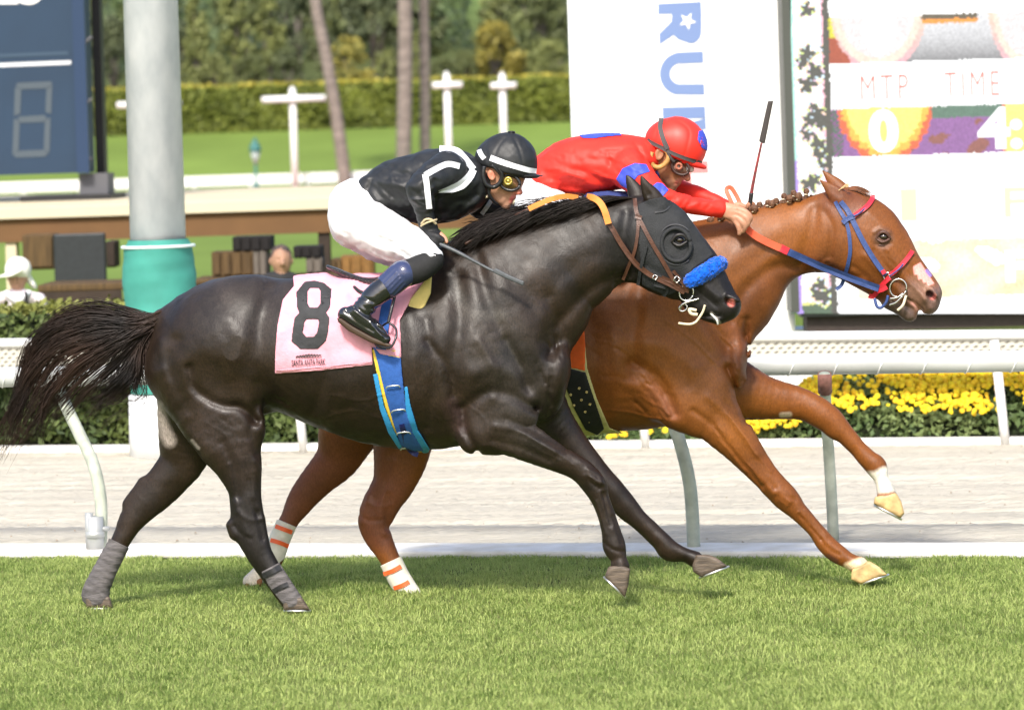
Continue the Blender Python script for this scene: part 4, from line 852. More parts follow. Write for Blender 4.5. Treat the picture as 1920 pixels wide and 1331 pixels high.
tp = [(551, 168, 492, 611, 186, "white T-shaped post left of the leaning palm trunk"), (841, 140, 811, 867, 160, "white cross post with short arms right of the palm pair"), (945, 141, 920, 968, 161, "white cross post with short arms nearest the white banner"), (281, 188, 221, 340, 196, "white T-shaped post half hidden behind the steel column")]
for px, yt, xa, xb, ya, l_ in tp:
    Yt = YF - 2; X = xat(px, 260, Yt); root = empty("cross_post", (X, Yt, 0), l_, "post", "white cross posts along the far rail"); w_ = 6.2 / (FPX / (DIST + Yt))
    m = MB(); zt_ = zat(px, yt, Yt); m.tube([(X, Yt, 0), (X, Yt, zt_ * .5), (X, Yt, zt_)], w_, 12); m.tube([(X, Yt, zt_), (X, Yt, zt_ + .18)], [w_ * .9, w_ * .3], 12); m.build("shaft", M_fw, root, True)
    m = MB(); zA = zat(px, ya, Yt); m.tube([(xat(xa, ya, Yt), Yt - w_ * 1.8, zA), (xat(xb, ya, Yt), Yt - w_ * 1.8, zA)], w_ * .95, 10); m.build("arm", M_fw, root, True)
Yl = YF - 8; X = xat(479, 300, Yl); lampr = empty("street_lamp", (X, Yl, 0), "small old-fashioned teal lamp standard before the far lawn", "lamp"); M_lt = mat("teal_iron", (.03, .14, .13), rough=.5); sl_ = (DIST + Yl) / FPX
m = MB(); m.tube([(X, Yl, 0), (X, Yl, .3), (X, Yl, .4), (X, Yl, zat(479, 308, Yl))], [7 * sl_, 5 * sl_, 3 * sl_, 2.4 * sl_], 12); m.build("pole", M_lt, lampr, True)
m = MB(); m.tube([(X, Yl, zat(479, y, Yl)) for y in (308, 296, 284)], [3 * sl_, 7 * sl_, 9.5 * sl_], 12); m.build("lantern", mat("milky_glass", (.35, .42, .40), rough=.3), lampr, True)
m = MB(); m.tube([(X, Yl, zat(479, y, Yl)) for y in (284, 280, 272, 265, 258)], [12 * sl_, 11 * sl_, 9 * sl_, 4 * sl_, 1.2 * sl_], 12); m.build("cap", M_lt, lampr, True)
# tall clipped hedge on the bank
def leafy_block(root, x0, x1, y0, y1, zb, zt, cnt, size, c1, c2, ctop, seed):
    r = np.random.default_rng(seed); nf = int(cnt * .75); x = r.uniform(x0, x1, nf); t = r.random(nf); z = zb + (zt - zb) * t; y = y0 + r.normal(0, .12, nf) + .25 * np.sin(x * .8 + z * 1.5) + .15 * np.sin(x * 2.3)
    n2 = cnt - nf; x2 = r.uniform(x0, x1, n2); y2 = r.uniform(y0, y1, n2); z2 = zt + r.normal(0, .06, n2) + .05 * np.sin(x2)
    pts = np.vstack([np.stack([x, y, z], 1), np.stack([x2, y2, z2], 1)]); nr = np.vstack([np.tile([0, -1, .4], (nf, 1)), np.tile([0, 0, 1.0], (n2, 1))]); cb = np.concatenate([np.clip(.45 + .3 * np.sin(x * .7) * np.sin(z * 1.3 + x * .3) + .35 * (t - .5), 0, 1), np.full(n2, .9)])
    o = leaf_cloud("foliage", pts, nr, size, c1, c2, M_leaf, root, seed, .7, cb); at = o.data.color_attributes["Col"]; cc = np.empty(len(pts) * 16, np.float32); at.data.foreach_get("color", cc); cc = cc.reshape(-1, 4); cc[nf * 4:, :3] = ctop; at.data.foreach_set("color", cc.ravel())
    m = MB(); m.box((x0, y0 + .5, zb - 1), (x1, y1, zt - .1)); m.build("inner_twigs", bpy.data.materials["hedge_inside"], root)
YH = 225.0; hz0 = zat(600, 240, YH); hz1 = zat(600, 156, YH); print("bank hedge", hz0, hz1, hillz(0, YH))
th = empty("hedge", (xat(600, 200, YH), YH, hz0), "tall clipped yellow-green hedge running along the top of the far lawn bank", "hedge")
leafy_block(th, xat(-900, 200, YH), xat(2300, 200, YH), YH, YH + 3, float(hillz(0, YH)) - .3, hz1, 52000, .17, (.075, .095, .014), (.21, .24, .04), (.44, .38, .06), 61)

# palms
M_palm = mat("palm_bark", (.19, .16, .14), rough=.9, noise=.3, nscale=1.2, stretch=(1, 1, 4), bump=.4, bscale=6)
M_frond = mat("palm_frond", (.05, .09, .03), rough=.6)
def palm(pts, w0, w1, Y, label, seed):
    pts = bez(np.array(pts, float), 6); X = P(pts[:, 0], pts[:, 1], Y); X[0, 2] = hillz(X[0, 0], Y) - .1; d = X[-1] - X[-2]; d /= np.linalg.norm(d); top = X[-1] + d * 5; allp = np.vstack([X, X[-1] + d * 2.5, top]); sc3 = (DIST + Y) / FPX
    root = empty("palm_tree", X[0], label, "palm tree", "palms on the far side of the course"); m = MB(); m.tube(allp, np.linspace(w0, w1, len(allp)) / 2 * sc3, 14); m.build("trunk", M_palm, root, True)
    r = random.Random(seed); m = MB()
    for k in range(34):
        a_ = r.uniform(0, 6.28); el = r.uniform(-.6, 1.2); L = r.uniform(1.6, 2.3); pr = None
        for s in range(9):
            t = s / 8; p = top + np.array([math.cos(a_) * L * t, math.sin(a_) * L * t, math.sin(el) * L * t - 1.4 * t * t]); wd = .34 * math.sin(math.pi * min(t + .08, 1)) + .02; sd_ = np.array([-math.sin(a_), math.cos(a_), 0]) * wd
            if pr is not None: m.add([pr[0], pr[1], p + sd_, p - sd_ + [0, 0, -.08]], [(0, 1, 2, 3)])
            pr = (p - sd_ + [0, 0, -.08], p + sd_)
    m.build("crown", M_frond, root)
palm([(648, 352), (641, 290), (628, 200), (612, 110), (596, 30), (588, -20)], 25, 20, YF - 1, "slender palm trunk leaning left, left of the trunk pair", 1)
palm([(757, 345), (757, 280), (759, 180), (760, 80), (759, -20)], 29, 27, YF + 3, "thicker upright palm trunk of the close pair", 2)
palm([(797, 345), (797, 280), (797, 180), (796, 80), (794, -20)], 21, 18, YF + 6, "thinner upright palm trunk of the close pair", 3)

# wooded hillside: each tree has its own limbs and leaf clumps
def tree_mesh(seed, H, R, kind):
    r = np.random.default_rng(seed); cl = []; n = 46
    for k in range(n):
        th_, ph = r.uniform(0, 6.28), r.uniform(-.4, 1.4); rad = r.uniform(.55, 1.0) ** .6
        if kind == 1: c = np.array([math.cos(th_) * R * .55 * rad * (1 - k / n * .75), math.sin(th_) * R * .55 * rad * (1 - k / n * .75), H * (.16 + .84 * k / n)]); s = R * .34 * (1.1 - .7 * k / n)
        else: c = np.array([math.cos(th_) * math.cos(ph) * R * .75 * rad, math.sin(th_) * math.cos(ph) * R * .75 * rad, H * .56 + math.sin(ph) * H * .36 * rad]); s = R * r.uniform(.18, .34)
        cl.append((c, s))
    P_, N_, C_ = [], [], []
    for c, s in cl:
        m_ = 72; d = r.standard_normal((m_, 3)); d /= np.linalg.norm(d, axis=1)[:, None]; P_.append(c + d * s * r.uniform(.6, 1.1, (m_, 1)) * [1, 1, .8]); N_.append(d); C_.append(np.full(m_, r.uniform(.1, .9)) + r.normal(0, .1, m_))
    return np.vstack(P_), np.vstack(N_), np.concatenate(C_), cl
def build_tree(name, loc, H, R, kind, c1, c2, label, seed, cat="tree"):
    root = empty(name, loc, label, cat, "trees on the hillside"); P_, N_, C_, cl = tree_mesh(seed, H, R, kind); o = leaf_cloud("crown", P_ + np.array(loc), N_, R * .075, c1, c2, M_leaf, root, seed, .6, C_)
    m = MB(); b0 = np.array(loc, float); m.tube([b0 - [0, 0, .3], b0 + [.1, 0, H * .3], b0 + [-.1, .1, H * .6]], [R * .09, R * .07, R * .03], 8)
    for c, s in cl[::7]: st_ = b0 + [0, 0, H * .3]; m.tube([st_, st_ * .5 + (b0 + c) * .5 + [0, 0, .3], b0 + c], [R * .045, R * .03, R * .012], 6)
    m.build("trunk", M_palm, root, True); return root
OLV1, OLV2 = (.085, .10, .04), (.15, .175, .06); LIT1, LIT2 = (.12, .14, .045), (.23, .25, .08); DRK1, DRK2 = (.07, .085, .045), (.11, .13, .06); YEL1, YEL2 = (.10, .09, .014), (.36, .30, .06)  # DRK greens are lightened so the colour itself carries distant haze
tl = [  # px, top y, width px, kind, colours, distance, label
 (215, 20, 90, 0, DRK1, DRK2, 236, "dark olive tree right behind the black mast"), (330, 30, 120, 0, DRK1, DRK2, 250, "dark tree rising just right of the steel column"), (372, -20, 110, 1, LIT1, LIT2, 232, "tall light-green tree with feathery top right of the steel column"), (440, -45, 120, 1, LIT1, LIT2, 236, "light-green tree above the left half of the T-shaped post"),
 (400, 95, 80, 0, OLV1, LIT2, 222, "low olive tree at the hedge, below the light-green trees"), (505, -30, 110, 1, LIT1, LIT2, 238, "bright feathery tree directly above the T-shaped post"), (470, 90, 76, 0, OLV1, OLV2, 224, "low round olive tree left above the T-shaped post"), (560, -60, 130, 0, DRK1, DRK2, 252, "dark spreading tree left of the leaning palm"), (540, 80, 70, 0, DRK1, OLV2, 226, "small dark tree behind the T-shaped post's top"),
 (655, 60, 90, 0, LIT1, YEL2, 220, "yellow-green bushy tree right of the leaning palm"), (700, -50, 150, 0, DRK1, DRK2, 246, "dark tree between the leaning palm and the trunk pair"), (722, 82, 70, 0, OLV1, LIT2, 222, "low bright olive tree left of the trunk pair"), (790, -30, 120, 0, DRK1, OLV2, 244, "dark tree behind the close pair of palms"), (785, 60, 60, 1, LIT1, LIT2, 222, "narrow bright tree showing between the palm pair"), (830, 100, 66, 0, OLV1, OLV2, 220, "low olive tree right of the palm pair"),
 (930, 36, 120, 0, YEL1, YEL2, 224, "golden yellow tree above the cross post beside the banner"), (870, 84, 60, 0, OLV1, OLV2, 222, "small green tree left of the golden yellow tree"), (1010, -50, 130, 0, OLV1, OLV2, 240, "olive tree at the banner's upper left edge"), (1030, 66, 90, 0, LIT1, LIT2, 222, "light bushy tree touching the banner's left edge"), (975, 90, 60, 0, DRK1, DRK2, 224, "small dark tree between the golden tree and the banner"),
 (740, -10, 110, 0, OLV1, LIT2, 262, "tall olive tree far behind the close pair of palms"), (640, -20, 100, 0, OLV1, LIT2, 266, "tall olive tree far behind the leaning palm"), (460, -60, 120, 0, OLV1, OLV2, 268, "tall olive tree far behind the light-green trees"), (1050, -20, 110, 0, DRK1, OLV2, 262, "dark tree far behind, cut by the banner's edge"), (940, -20, 90, 0, OLV1, LIT2, 270, "olive tree far up the slope above the golden tree"), (310, 80, 70, 0, DRK1, OLV2, 226, "low dark tree beside the steel column"),
 (120, -20, 150, 0, OLV1, OLV2, 256, "broad olive tree behind the blue results board"), (-40, 10, 140, 0, DRK1, OLV2, 262, "dark tree beyond the far left edge of the blue board"), (30, 60, 110, 0, OLV1, LIT2, 240, "low light olive tree behind the blue results board"),
 (270, -30, 120, 0, OLV1, OLV2, 254, "olive tree hidden mostly behind the steel column"), (610, -30, 90, 0, DRK1, OLV2, 238, "dark olive tree crossed by the leaning palm"), (615, 90, 60, 0, DRK1, OLV2, 222, "low dark tree right behind the leaning palm")]
for i, (px, ty, wp, kind, c1, c2, D_, l_) in enumerate(tl):
    Y = D_ + 30 - DIST; u = D_ / FPX; X = xat(px, 120, Y); z0 = float(hillz(X, Y)); ztop = zat(px, ty, Y); build_tree("tree", (X, Y, z0), max(ztop - z0, 2.0), wp * u * .62, kind, c1, c2, l_, 100 + i)
# scrub beyond, one mass of far wood on the upper slope
r = np.random.default_rng(77); n = 46000; x = r.uniform(-48, 30, n); y = r.uniform(285, 440, n); keep = ~((np.abs(x - (-1.2 + (y - 285) * .0)) < 2.2 + (y - 285) * .01) & (y < 360)); x, y = x[keep], y[keep]; n = len(x); blob = np.sin(x * .9 + y * .11) + np.sin(x * .37 - y * .07) + np.sin(y * .21); pts = np.stack([x, y, hillz(x, y) + r.uniform(0, 1, n) * (1.6 + 1.0 * blob)], 1)
tag(leaf_cloud("far_woodland", pts, np.tile([0, -.8, .6], (n, 1)), .42, (.015, .028, .012), (.10, .14, .05), M_leaf, None, 9, .6, .4 + .2 * blob), "mass of far dark scrub covering the upper hillside", "woodland", kind="stuff")
HQ = 2.1   # sculpting resolution in picture pixels

# ================================================================== DARK HORSE
M_dark = coat("dark_coat", .44, .35, .0, .5, .34)
M_chest = coat("chestnut_coat", .47, .34, .0, .22, .18)
M_hair_dark = mat("dark_hair", (0.020, 0.014, 0.012), rough=0.6, spec=0.3, noise=0.3, nscale=30)
M_hair_red = mat("chestnut_hair", (0.16, 0.06, 0.025), rough=0.55, noise=0.3, nscale=40)
M_hoof_dark = mat("dark_hoof", (0.10, 0.075, 0.055), rough=0.5, noise=0.45, nscale=18, bump=0.3, bscale=40, stretch=(1, 1, 6))
M_hoof_pale = mat("pale_hoof", (0.55, 0.38, 0.17), rough=0.5, noise=0.35, nscale=22, bump=0.3, bscale=40)
M_shoe = mat("horseshoe_metal", (0.75, 0.74, 0.72), rough=0.3, metal=0.9)
M_metal = mat("bit_metal", (0.6, 0.58, 0.55), rough=0.25, metal=1.0)
M_brown_leather = mat("brown_leather", (0.085, 0.035, 0.022), rough=0.38, noise=0.25, nscale=40, bump=0.2, bscale=200)
M_eye = mat("dark_eye", (0.02, 0.010, 0.007), rough=0.06, spec=0.8, coat=1.0)
M_orange = mat("orange_rubber", (0.72, 0.25, 0.05), rough=0.55, noise=0.1, nscale=40)
M_white_tape = mat("white_bandage", (0.72, 0.68, 0.58), rough=0.8, noise=0.12, nscale=30, bump=0.2, bscale=80)

S = A = Sculpt(0.0)
# barrel, croup and chest
A.chain([(364, 688, 92, 0, 1.0), (394, 648, 106, 0, 1.1), (455, 648, 133, 0, .93), (535, 648, 126, 0, .98), (640, 666, 145, 0, .9), (740, 680, 160, 0, .83), (830, 672, 168, 0, .76), (890, 645, 158, 0, .70), (945, 672, 112, 0, .84)], 0)
A.chain([(330, 600, 34, 0, .9), (300, 598, 14, 0, 1)], 26)                      # dock
# neck and head
A.chain([(900, 590, 150, 0, .56), (965, 560, 142, 0, .54), (1012, 520, 117, 0, .52), (1065, 488, 101, 0, .5), (1128, 458, 85, 0, .5), (1178, 450, 77, 0, .53)], 34)
A.chain([(1178, 450, 76, 0, .53), (1206, 450, 80, 0, .55), (1229, 458, 80, 0, .56), (1262, 488, 72, 0, .56), (1297, 510, 56, 0, .60), (1325, 538, 44, 0, .66), (1350, 569, 34, 0, .80), (1360, 573, 28, 0, .9)], 10)
A.chain([(1300, 565, 22, 0, 1.0), (1325, 582, 19, 0, 1.1), (1346, 593, 16, 0, 1.1)], 8)
# ears
A.chain([(1200, 384, 19, 18, .7), (1192, 362, 15, 22, .6), (1183, 344, 9, 25, .5), (1176, 330, 2.5, 26, .5)], 8)
A.chain([(1232, 386, 20, -18, .7), (1222, 368, 16, -22, .6), (1211, 350, 10, -26, .5), (1203, 332, 2.5, -28, .5)], 8)
A.chain([(1216, 365, 6, -32, .6), (1208, 349, 4, -35, .6), (1204, 338, 1.5, -36, .6)], 4, sub=True)
# near hind leg
A.chain([(385, 690, 100, -28, .74), (402, 762, 72, -50, .72), (428, 823, 60, -58, .66), (446, 868, 45, -60, .6), (457, 911, 33, -60, .62), (461, 945, 31, -60, .62), (467, 986, 33, -60, .55), (478, 1018, 28, -60, .62), (491, 1045, 23, -60, .72), (519, 1088, 21, -60, .85), (547, 1128, 19, -60, 1)], 26)
A.chain([(458, 735, 45, -55, .9), (463, 800, 34, -66, .8)], 24)
A.chain([(432, 985, 9, -60, .9), (440, 1000, 12, -60, .9)], 12)
# far hind leg
A.chain([(380, 730, 85, 42, .7), (352, 815, 56, 56, .7), (340, 868, 43, 60, .6), (294, 921, 35, 60, .62), (256, 962, 28, 60, .68), (226, 1016, 19, 60, .95), (192, 1080, 19, 60, 1), (178, 1112, 22, 60, .9), (181, 1124, 20, 60, 1)], 20)
A.chain([(268, 905, 10, 60, .8), (240, 943, 10, 60, .8)], 12)
# near foreleg
A.chain([(890, 610, 105, -48, .5), (905, 690, 95, -58, .5), (930, 770, 80, -64, .5), (936, 800, 50, -68, .62), (998, 834, 34, -66, .8), (1048, 860, 25, -64, .9), (1085, 878, 22, -62, .95), (1112, 905, 24, -60, .9), (1125, 934, 18, -60, .95), (1137, 966, 16, -60, .95), (1147, 1000, 17.5, -60, .95), (1152, 1024, 20.5, -60, .9), (1160, 1046, 14, -60, 1.05), (1163, 1062, 17, -60, 1.1)], 22)
A.ell((893, 815, -76), (34, 38, 24), 20, 20)
A.ell((1043, 702, -34), (26, 52, 42), 26, 10)                                   # point of the shoulder
A.ell((1000, 745, 0), (55, 48, 60), 26, 10)
# far foreleg
A.chain([(985, 740, 70, 48, .6), (1040, 797, 40, 58, .8), (1078, 842, 31, 60, .85), (1120, 893, 27, 60, .9), (1150, 925, 26, 60, .9), (1172, 949, 24, 60, .9), (1192, 970, 19, 60, .95), (1213, 989, 18, 60, .95), (1240, 1015, 18.5, 60, .95), (1256, 1033, 20.5, 60, .9), (1284, 1041, 13.5, 60, 1.1), (1303, 1049, 16, 60, 1.1)], 16)
# modelling of muscle, bone and skin folds
for st in [
    ([(505, 545), (488, 610), (482, 680), (500, 745)], -9, 20), ([(430, 560), (400, 640), (360, 700)], 5, 40), ([(356, 690), (366, 728), (409, 757), (452, 764), (480, 790)], -8, 9),
    ([(300, 700), (340, 800), (395, 850)], 5, 16), ([(330, 640), (318, 700), (340, 765)], -5, 14), ([(450, 640), (432, 700), (440, 745)], 5, 22), ([(480, 760), (470, 810), (478, 850)], -5, 9),
    ([(418, 830), (440, 880), (445, 930)], -5, 8), ([(470, 830), (478, 880), (474, 930)], 4, 9), ([(500, 770), (540, 790), (600, 812)], -5, 12), ([(545, 560), (620, 590), (700, 600)], 5, 26),
    ([(860, 520), (862, 600), (850, 690), (862, 760)], -9, 17), ([(905, 470), (960, 560), (1012, 650), (1020, 720)], 6, 24), ([(895, 480), (920, 580), (960, 660), (985, 720)], -6, 14), ([(1030, 560), (1050, 620), (1032, 660)], -7, 14),
    ([(870, 765), (915, 735), (960, 742), (1000, 765)], -8, 11), ([(890, 700), (930, 690), (970, 705)], 6, 18), ([(868, 780), (876, 812), (895, 846)], -7, 8), ([(930, 800), (980, 812), (1040, 845)], 4, 8), ([(925, 825), (975, 838), (1030, 862)], -3.5, 7), ([(950, 785), (1000, 808), (1060, 845)], -3, 6),
    ([(1165, 515), (1110, 540), (1060, 590), (1020, 640)], -6, 12), ([(1150, 420), (1080, 470), (1000, 520)], 5, 26), ([(1110, 500), (1060, 540), (1020, 590)], 4, 18), ([(1175, 400), (1168, 450), (1180, 510)], -6, 11),
    ([(1215, 500), (1245, 520), (1250, 545)], -4, 8), ([(1262, 510), (1300, 540), (1340, 570)], -4, 8), ([(1262, 480), (1310, 520), (1345, 560)], 3, 9), ([(1300, 470), (1335, 515), (1362, 550)], 2, 8),
    ([(1290, 590), (1320, 592), (1350, 592)], -4, 4), ([(640, 560), (655, 640), (650, 740)], 3, 18), ([(700, 560), (715, 650), (705, 770)], -3, 14), ([(760, 560), (775, 660), (770, 790)], 3, 14), ([(800, 600), (815, 700), (800, 800)], -3, 12), ([(600, 640), (610, 700), (590, 770)], -3, 14),
    ([(800, 640), (840, 690), (850, 740)], -3, 8), ([(250, 945), (240, 985)], 3, 6), ([(282, 900), (262, 960), (240, 1000)], -3, 6), ([(325, 870), (300, 915)], 3, 9), ([(450, 960), (462, 1000)], 3, 7), ([(482, 960), (492, 1010)], -3, 6),
    ([(1130, 925), (1145, 985)], -2.4, 3.5), ([(1118, 940), (1135, 1000)], 1.6, 3), ([(1195, 972), (1240, 1010)], -2, 4), ([(1100, 890), (1125, 905)], 3, 6), ([(1150, 915), (1172, 935)], 3, 7)]:
    A.stroke(st[0], st[1] * 1.25, st[2], -1)
A.ell((1371, 566, -25), (13, 8, 10), 4, 20, sub=True)                              # nostril
A.ell((1374, 559, -27), (15, 5, 6), 5, 25)
veins(A, [[(935, 812), (970, 822), (1010, 842), (1050, 866)], [(950, 800), (990, 818), (1030, 842), (1075, 870)], [(905, 835), (940, 842), (985, 858)], [(1125, 925), (1135, 960), (1146, 996)], [(415, 840), (430, 880), (436, 920)], [(436, 800), (452, 850), (462, 900), (470, 950)], [(380, 790), (420, 812), (450, 860)],
    [(1296, 545), (1320, 560), (1345, 585)], [(1310, 520), (1330, 545), (1350, 556)], [(600, 790), (660, 770), (720, 790)], [(880, 760), (905, 780), (915, 810)], [(620, 740), (680, 750), (730, 735)], [(1000, 560), (1040, 600), (1050, 640)], [(290, 880), (270, 920), (262, 960)], [(320, 865), (300, 900), (285, 940)], [(1190, 960), (1215, 985), (1245, 1015)]], 5, 1.0)
wrinkles(A, 820, 700, 872, 820, 16, 18, 70, 3, -.8, 3.2); wrinkles(A, 515, 745, 560, 790, 9, 16, 30, 4); wrinkles(A, 1150, 500, 1180, 540, 8, 14, -55, 8); wrinkles(A, 860, 600, 960, 700, 6, 22, -30, 9, -.7, 4.5); wrinkles(A, 385, 790, 480, 850, 8, 16, 40, 10, -.8, 3.4); wrinkles(A, 1018, 650, 1050, 760, 8, 18, 80, 11, -1.8, 4); wrinkles(A, 560, 700, 690, 800, 5, 26, 10, 12, -.7, 6)
for st in [([(440, 986), (452, 1000), (470, 1010)], -2.2, 4), ([(452, 965), (470, 975), (492, 972)], 2.2, 5), ([(466, 900), (470, 940), (482, 968)], -2.5, 4), ([(430, 870), (440, 920), (444, 960)], 3, 4), ([(1098, 888), (1110, 905), (1124, 915)], -2, 4), ([(1102, 880), (1122, 890), (1130, 905)], 2.4, 4), ([(1134, 1018), (1150, 1030), (1168, 1034)], -2.4, 3.5), ([(1148, 968), (1160, 1000), (1166, 1018)], -2, 3), ([(245, 950), (256, 965), (272, 968)], -2, 4), ([(300, 880), (320, 905), (330, 915)], -3, 7), ([(1155, 930), (1168, 950), (1182, 960)], -2, 4), ([(1240, 1036), (1256, 1046), (1270, 1046)], -2, 3.5), ([(540, 640), (600, 660), (680, 655)], -2.5, 20), ([(900, 640), (930, 700), (925, 745)], 5, 10), ([(950, 640), (975, 690), (990, 735)], -5, 9), ([(430, 600), (470, 640), (478, 700)], 3, 16), ([(300, 640), (310, 700), (350, 780)], 3.5, 9)]: A.stroke(st[0], st[1], st[2], -1)
A.noise(1.3, 48.0, 3); A.noise(0.35, 16.0, 4)
A.build_grid(HQ)
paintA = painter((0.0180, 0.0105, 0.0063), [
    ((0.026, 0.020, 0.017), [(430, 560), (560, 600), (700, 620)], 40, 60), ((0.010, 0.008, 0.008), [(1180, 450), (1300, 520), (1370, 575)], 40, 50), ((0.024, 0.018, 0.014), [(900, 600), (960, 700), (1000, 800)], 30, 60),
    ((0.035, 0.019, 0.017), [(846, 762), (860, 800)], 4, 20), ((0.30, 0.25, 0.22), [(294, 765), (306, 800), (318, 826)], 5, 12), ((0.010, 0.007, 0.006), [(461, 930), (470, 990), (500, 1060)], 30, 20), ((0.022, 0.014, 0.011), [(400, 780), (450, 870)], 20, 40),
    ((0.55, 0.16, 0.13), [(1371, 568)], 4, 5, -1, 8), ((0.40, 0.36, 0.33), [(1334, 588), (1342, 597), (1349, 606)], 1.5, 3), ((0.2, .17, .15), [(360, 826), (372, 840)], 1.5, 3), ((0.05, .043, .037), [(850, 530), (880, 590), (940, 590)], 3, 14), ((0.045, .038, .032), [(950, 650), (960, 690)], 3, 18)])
dark_horse = empty("racehorse", P(560, 1135, 0.0), "near-black racehorse in full gallop with black hood, blue noseband and grey leg bandages", "horse")
horse_body = A.mesh("body", M_dark, dark_horse, paintA)

def hoof(S, poly, dep, half, m_, root, sole, name="hoof"):
    """hoof wall with its shoe along the sole edge"""
    B = Sculpt(S.Y0); B.slab(poly, dep - half, dep + half, 0, 7)
    B.stroke([poly[0], poly[-1]], -2, 3); B.build_grid(1.3)
    h_ = B.mesh(name, m_, root)
    q = np.array(sole, float); n = Sculpt(S.Y0); pts = []
    m = MB(); k = 12
    for sgn in (-1, 1):
        pass
    t = np.linspace(0, 2 * math.pi, 25); c = (q[0] + q[-1]) / 2; e = (q[-1] - q[0]) / 2
    X = c[0] + e[0] * np.cos(t); Y = c[1] + e[1] * np.cos(t); D = dep + (half - 1) * np.sin(t) * (1 - .12 * np.cos(t))
    m.tube(S.world(X, Y, D), 2.4 / S.u, 6); m.build("horseshoe", M_shoe, h_, True)
    return h_
hoof(A, [(1141, 1060), (1134, 1080), (1150, 1100), (1172, 1119), (1178, 1098), (1182, 1066), (1165, 1058)], -60, 22, M_hoof_dark, dark_horse, [(1133, 1082), (1172, 1120)])
hoof(A, [(1305, 1038), (1298, 1060), (1300, 1072), (1315, 1082), (1364, 1061), (1345, 1046), (1326, 1038)], 60, 22, M_hoof_dark, dark_horse, [(1312, 1083), (1366, 1062)])
hoof(A, [(160, 1118), (162, 1140), (212, 1140), (205, 1116)], 60, 21, M_hoof_dark, dark_horse, [(163, 1141), (212, 1141)])
hoof(A, [(530, 1120), (532, 1144), (582, 1144), (566, 1118)], -60, 20, M_hoof_dark, dark_horse, [(533, 1145), (582, 1145)])

# grey stretch bandages on the hind pasterns
M_grey_wrap = mat("grey_bandage", (0.115, 0.105, 0.105), rough=0.9, noise=0.35, nscale=14, bump=0.5, bscale=50, stretch=(1, 1, 5))
for poly, dep in (([(204, 1008), (242, 1027), (214, 1084), (203, 1132), (165, 1136), (148, 1120), (160, 1090)], 60), ([(490, 1072), (524, 1054), (552, 1098), (574, 1130), (540, 1144), (505, 1100)], -60)):
    q = np.array(poly, float)
    def ex(ax, q=q):
        d = (q[0] - q[1]); d = d / np.linalg.norm(d); n_ = np.array([-d[1], d[0]]); s_ = ax[0][:, None] * n_[0] + ax[1][None, :] * n_[1] + 2.2 * np.sin(ax[0][:, None] * .13)
        return (0.55 * np.sin(s_ / 2.1) + .4 * np.sin(s_ / 5.3))[:, :, None].astype(np.float32)
    wr = A.shell("leg_bandage", M_grey_wrap, dark_horse, poly, out=3.0, inn=4, h=1.5, dlo=dep - 40, dhi=dep + 40, extra=ex)
ribbon("tape", A, [(492, 1080), (508, 1072), (526, 1062)], 10, mat("black_tape", (0.02, 0.02, 0.022), rough=0.4), wr, off=4.5)
ribbon("tape", A, [(512, 1108), (526, 1100), (540, 1094)], 8, bpy.data.materials["black_tape"], wr, off=4.5)

# tail: long strands streaming back from the dock
def strands(name, S, guides, n, r, mat_, parent, spread=1.0, seg=14, seed=1, jit=0.5):
    """guides: lists of (x, y, depth); strands run between neighbouring guides"""
    rg = np.random.default_rng(seed); Gd = [bez(np.array(g, float), 6) for g in guides]; L = [len(g) for g in Gd]; N = seg
    Gd = [np.stack([np.interp(np.linspace(0, len(g) - 1, N), np.arange(len(g)), g[:, k]) for k in range(3)], 1) for g in Gd]
    allv = []; allf = []; base = 0; ks = np.arange(N) / (N - 1)
    for _ in range(n):
        a = rg.uniform(0, len(Gd) - 1); i = min(int(a), len(Gd) - 2); f = a - i
        c = Gd[i] * (1 - f) + Gd[i + 1] * f; ln = rg.uniform(0.62, 1.0); tt = ks * ln
        c = np.stack([np.interp(tt, ks, c[:, k]) for k in range(3)], 1)
        w1 = rg.normal(0, 1, 3) * spread; ph = rg.uniform(0, 6.28, 3); fr = rg.uniform(2, 7, 3)
        c = c + (w1 * (tt[:, None] ** 1.2)) + np.sin(tt[:, None] * fr + ph) * tt[:, None] * spread * jit
        p = S.world(c[:, 0], c[:, 1], c[:, 2]); tg = np.gradient(p, axis=0); tg /= np.linalg.norm(tg, axis=1)[:, None] + 1e-9
        u = np.cross(tg, [0, 1, 0.1]); u /= np.linalg.norm(u, axis=1)[:, None] + 1e-9; v = np.cross(tg, u)
        rr = (r / S.u) * (1 - 0.8 * ks ** 2) * rg.uniform(.7, 1.3)
        vs = np.concatenate([(p + u * rr[:, None])[:, None], (p - .5 * u * rr[:, None] + .86 * v * rr[:, None])[:, None], (p - .5 * u * rr[:, None] - .86 * v * rr[:, None])[:, None]], 1).reshape(-1, 3)
        allv.append(vs); b = base + 3 * np.arange(N - 1)[:, None]
        for k in range(3): k2 = (k + 1) % 3; allf.append(np.hstack([b + k, b + k2, b + 3 + k2, b + 3 + k]))
        base += 3 * N
    return mesh_obj(name, np.vstack(allv), np.vstack(allf), mat_, parent, True)
M_tail = mat("tail_hair", (0.012, 0.009, 0.0085), rough=0.55, spec=0.3, dark=(0.060, 0.032, 0.022), nscale=4)
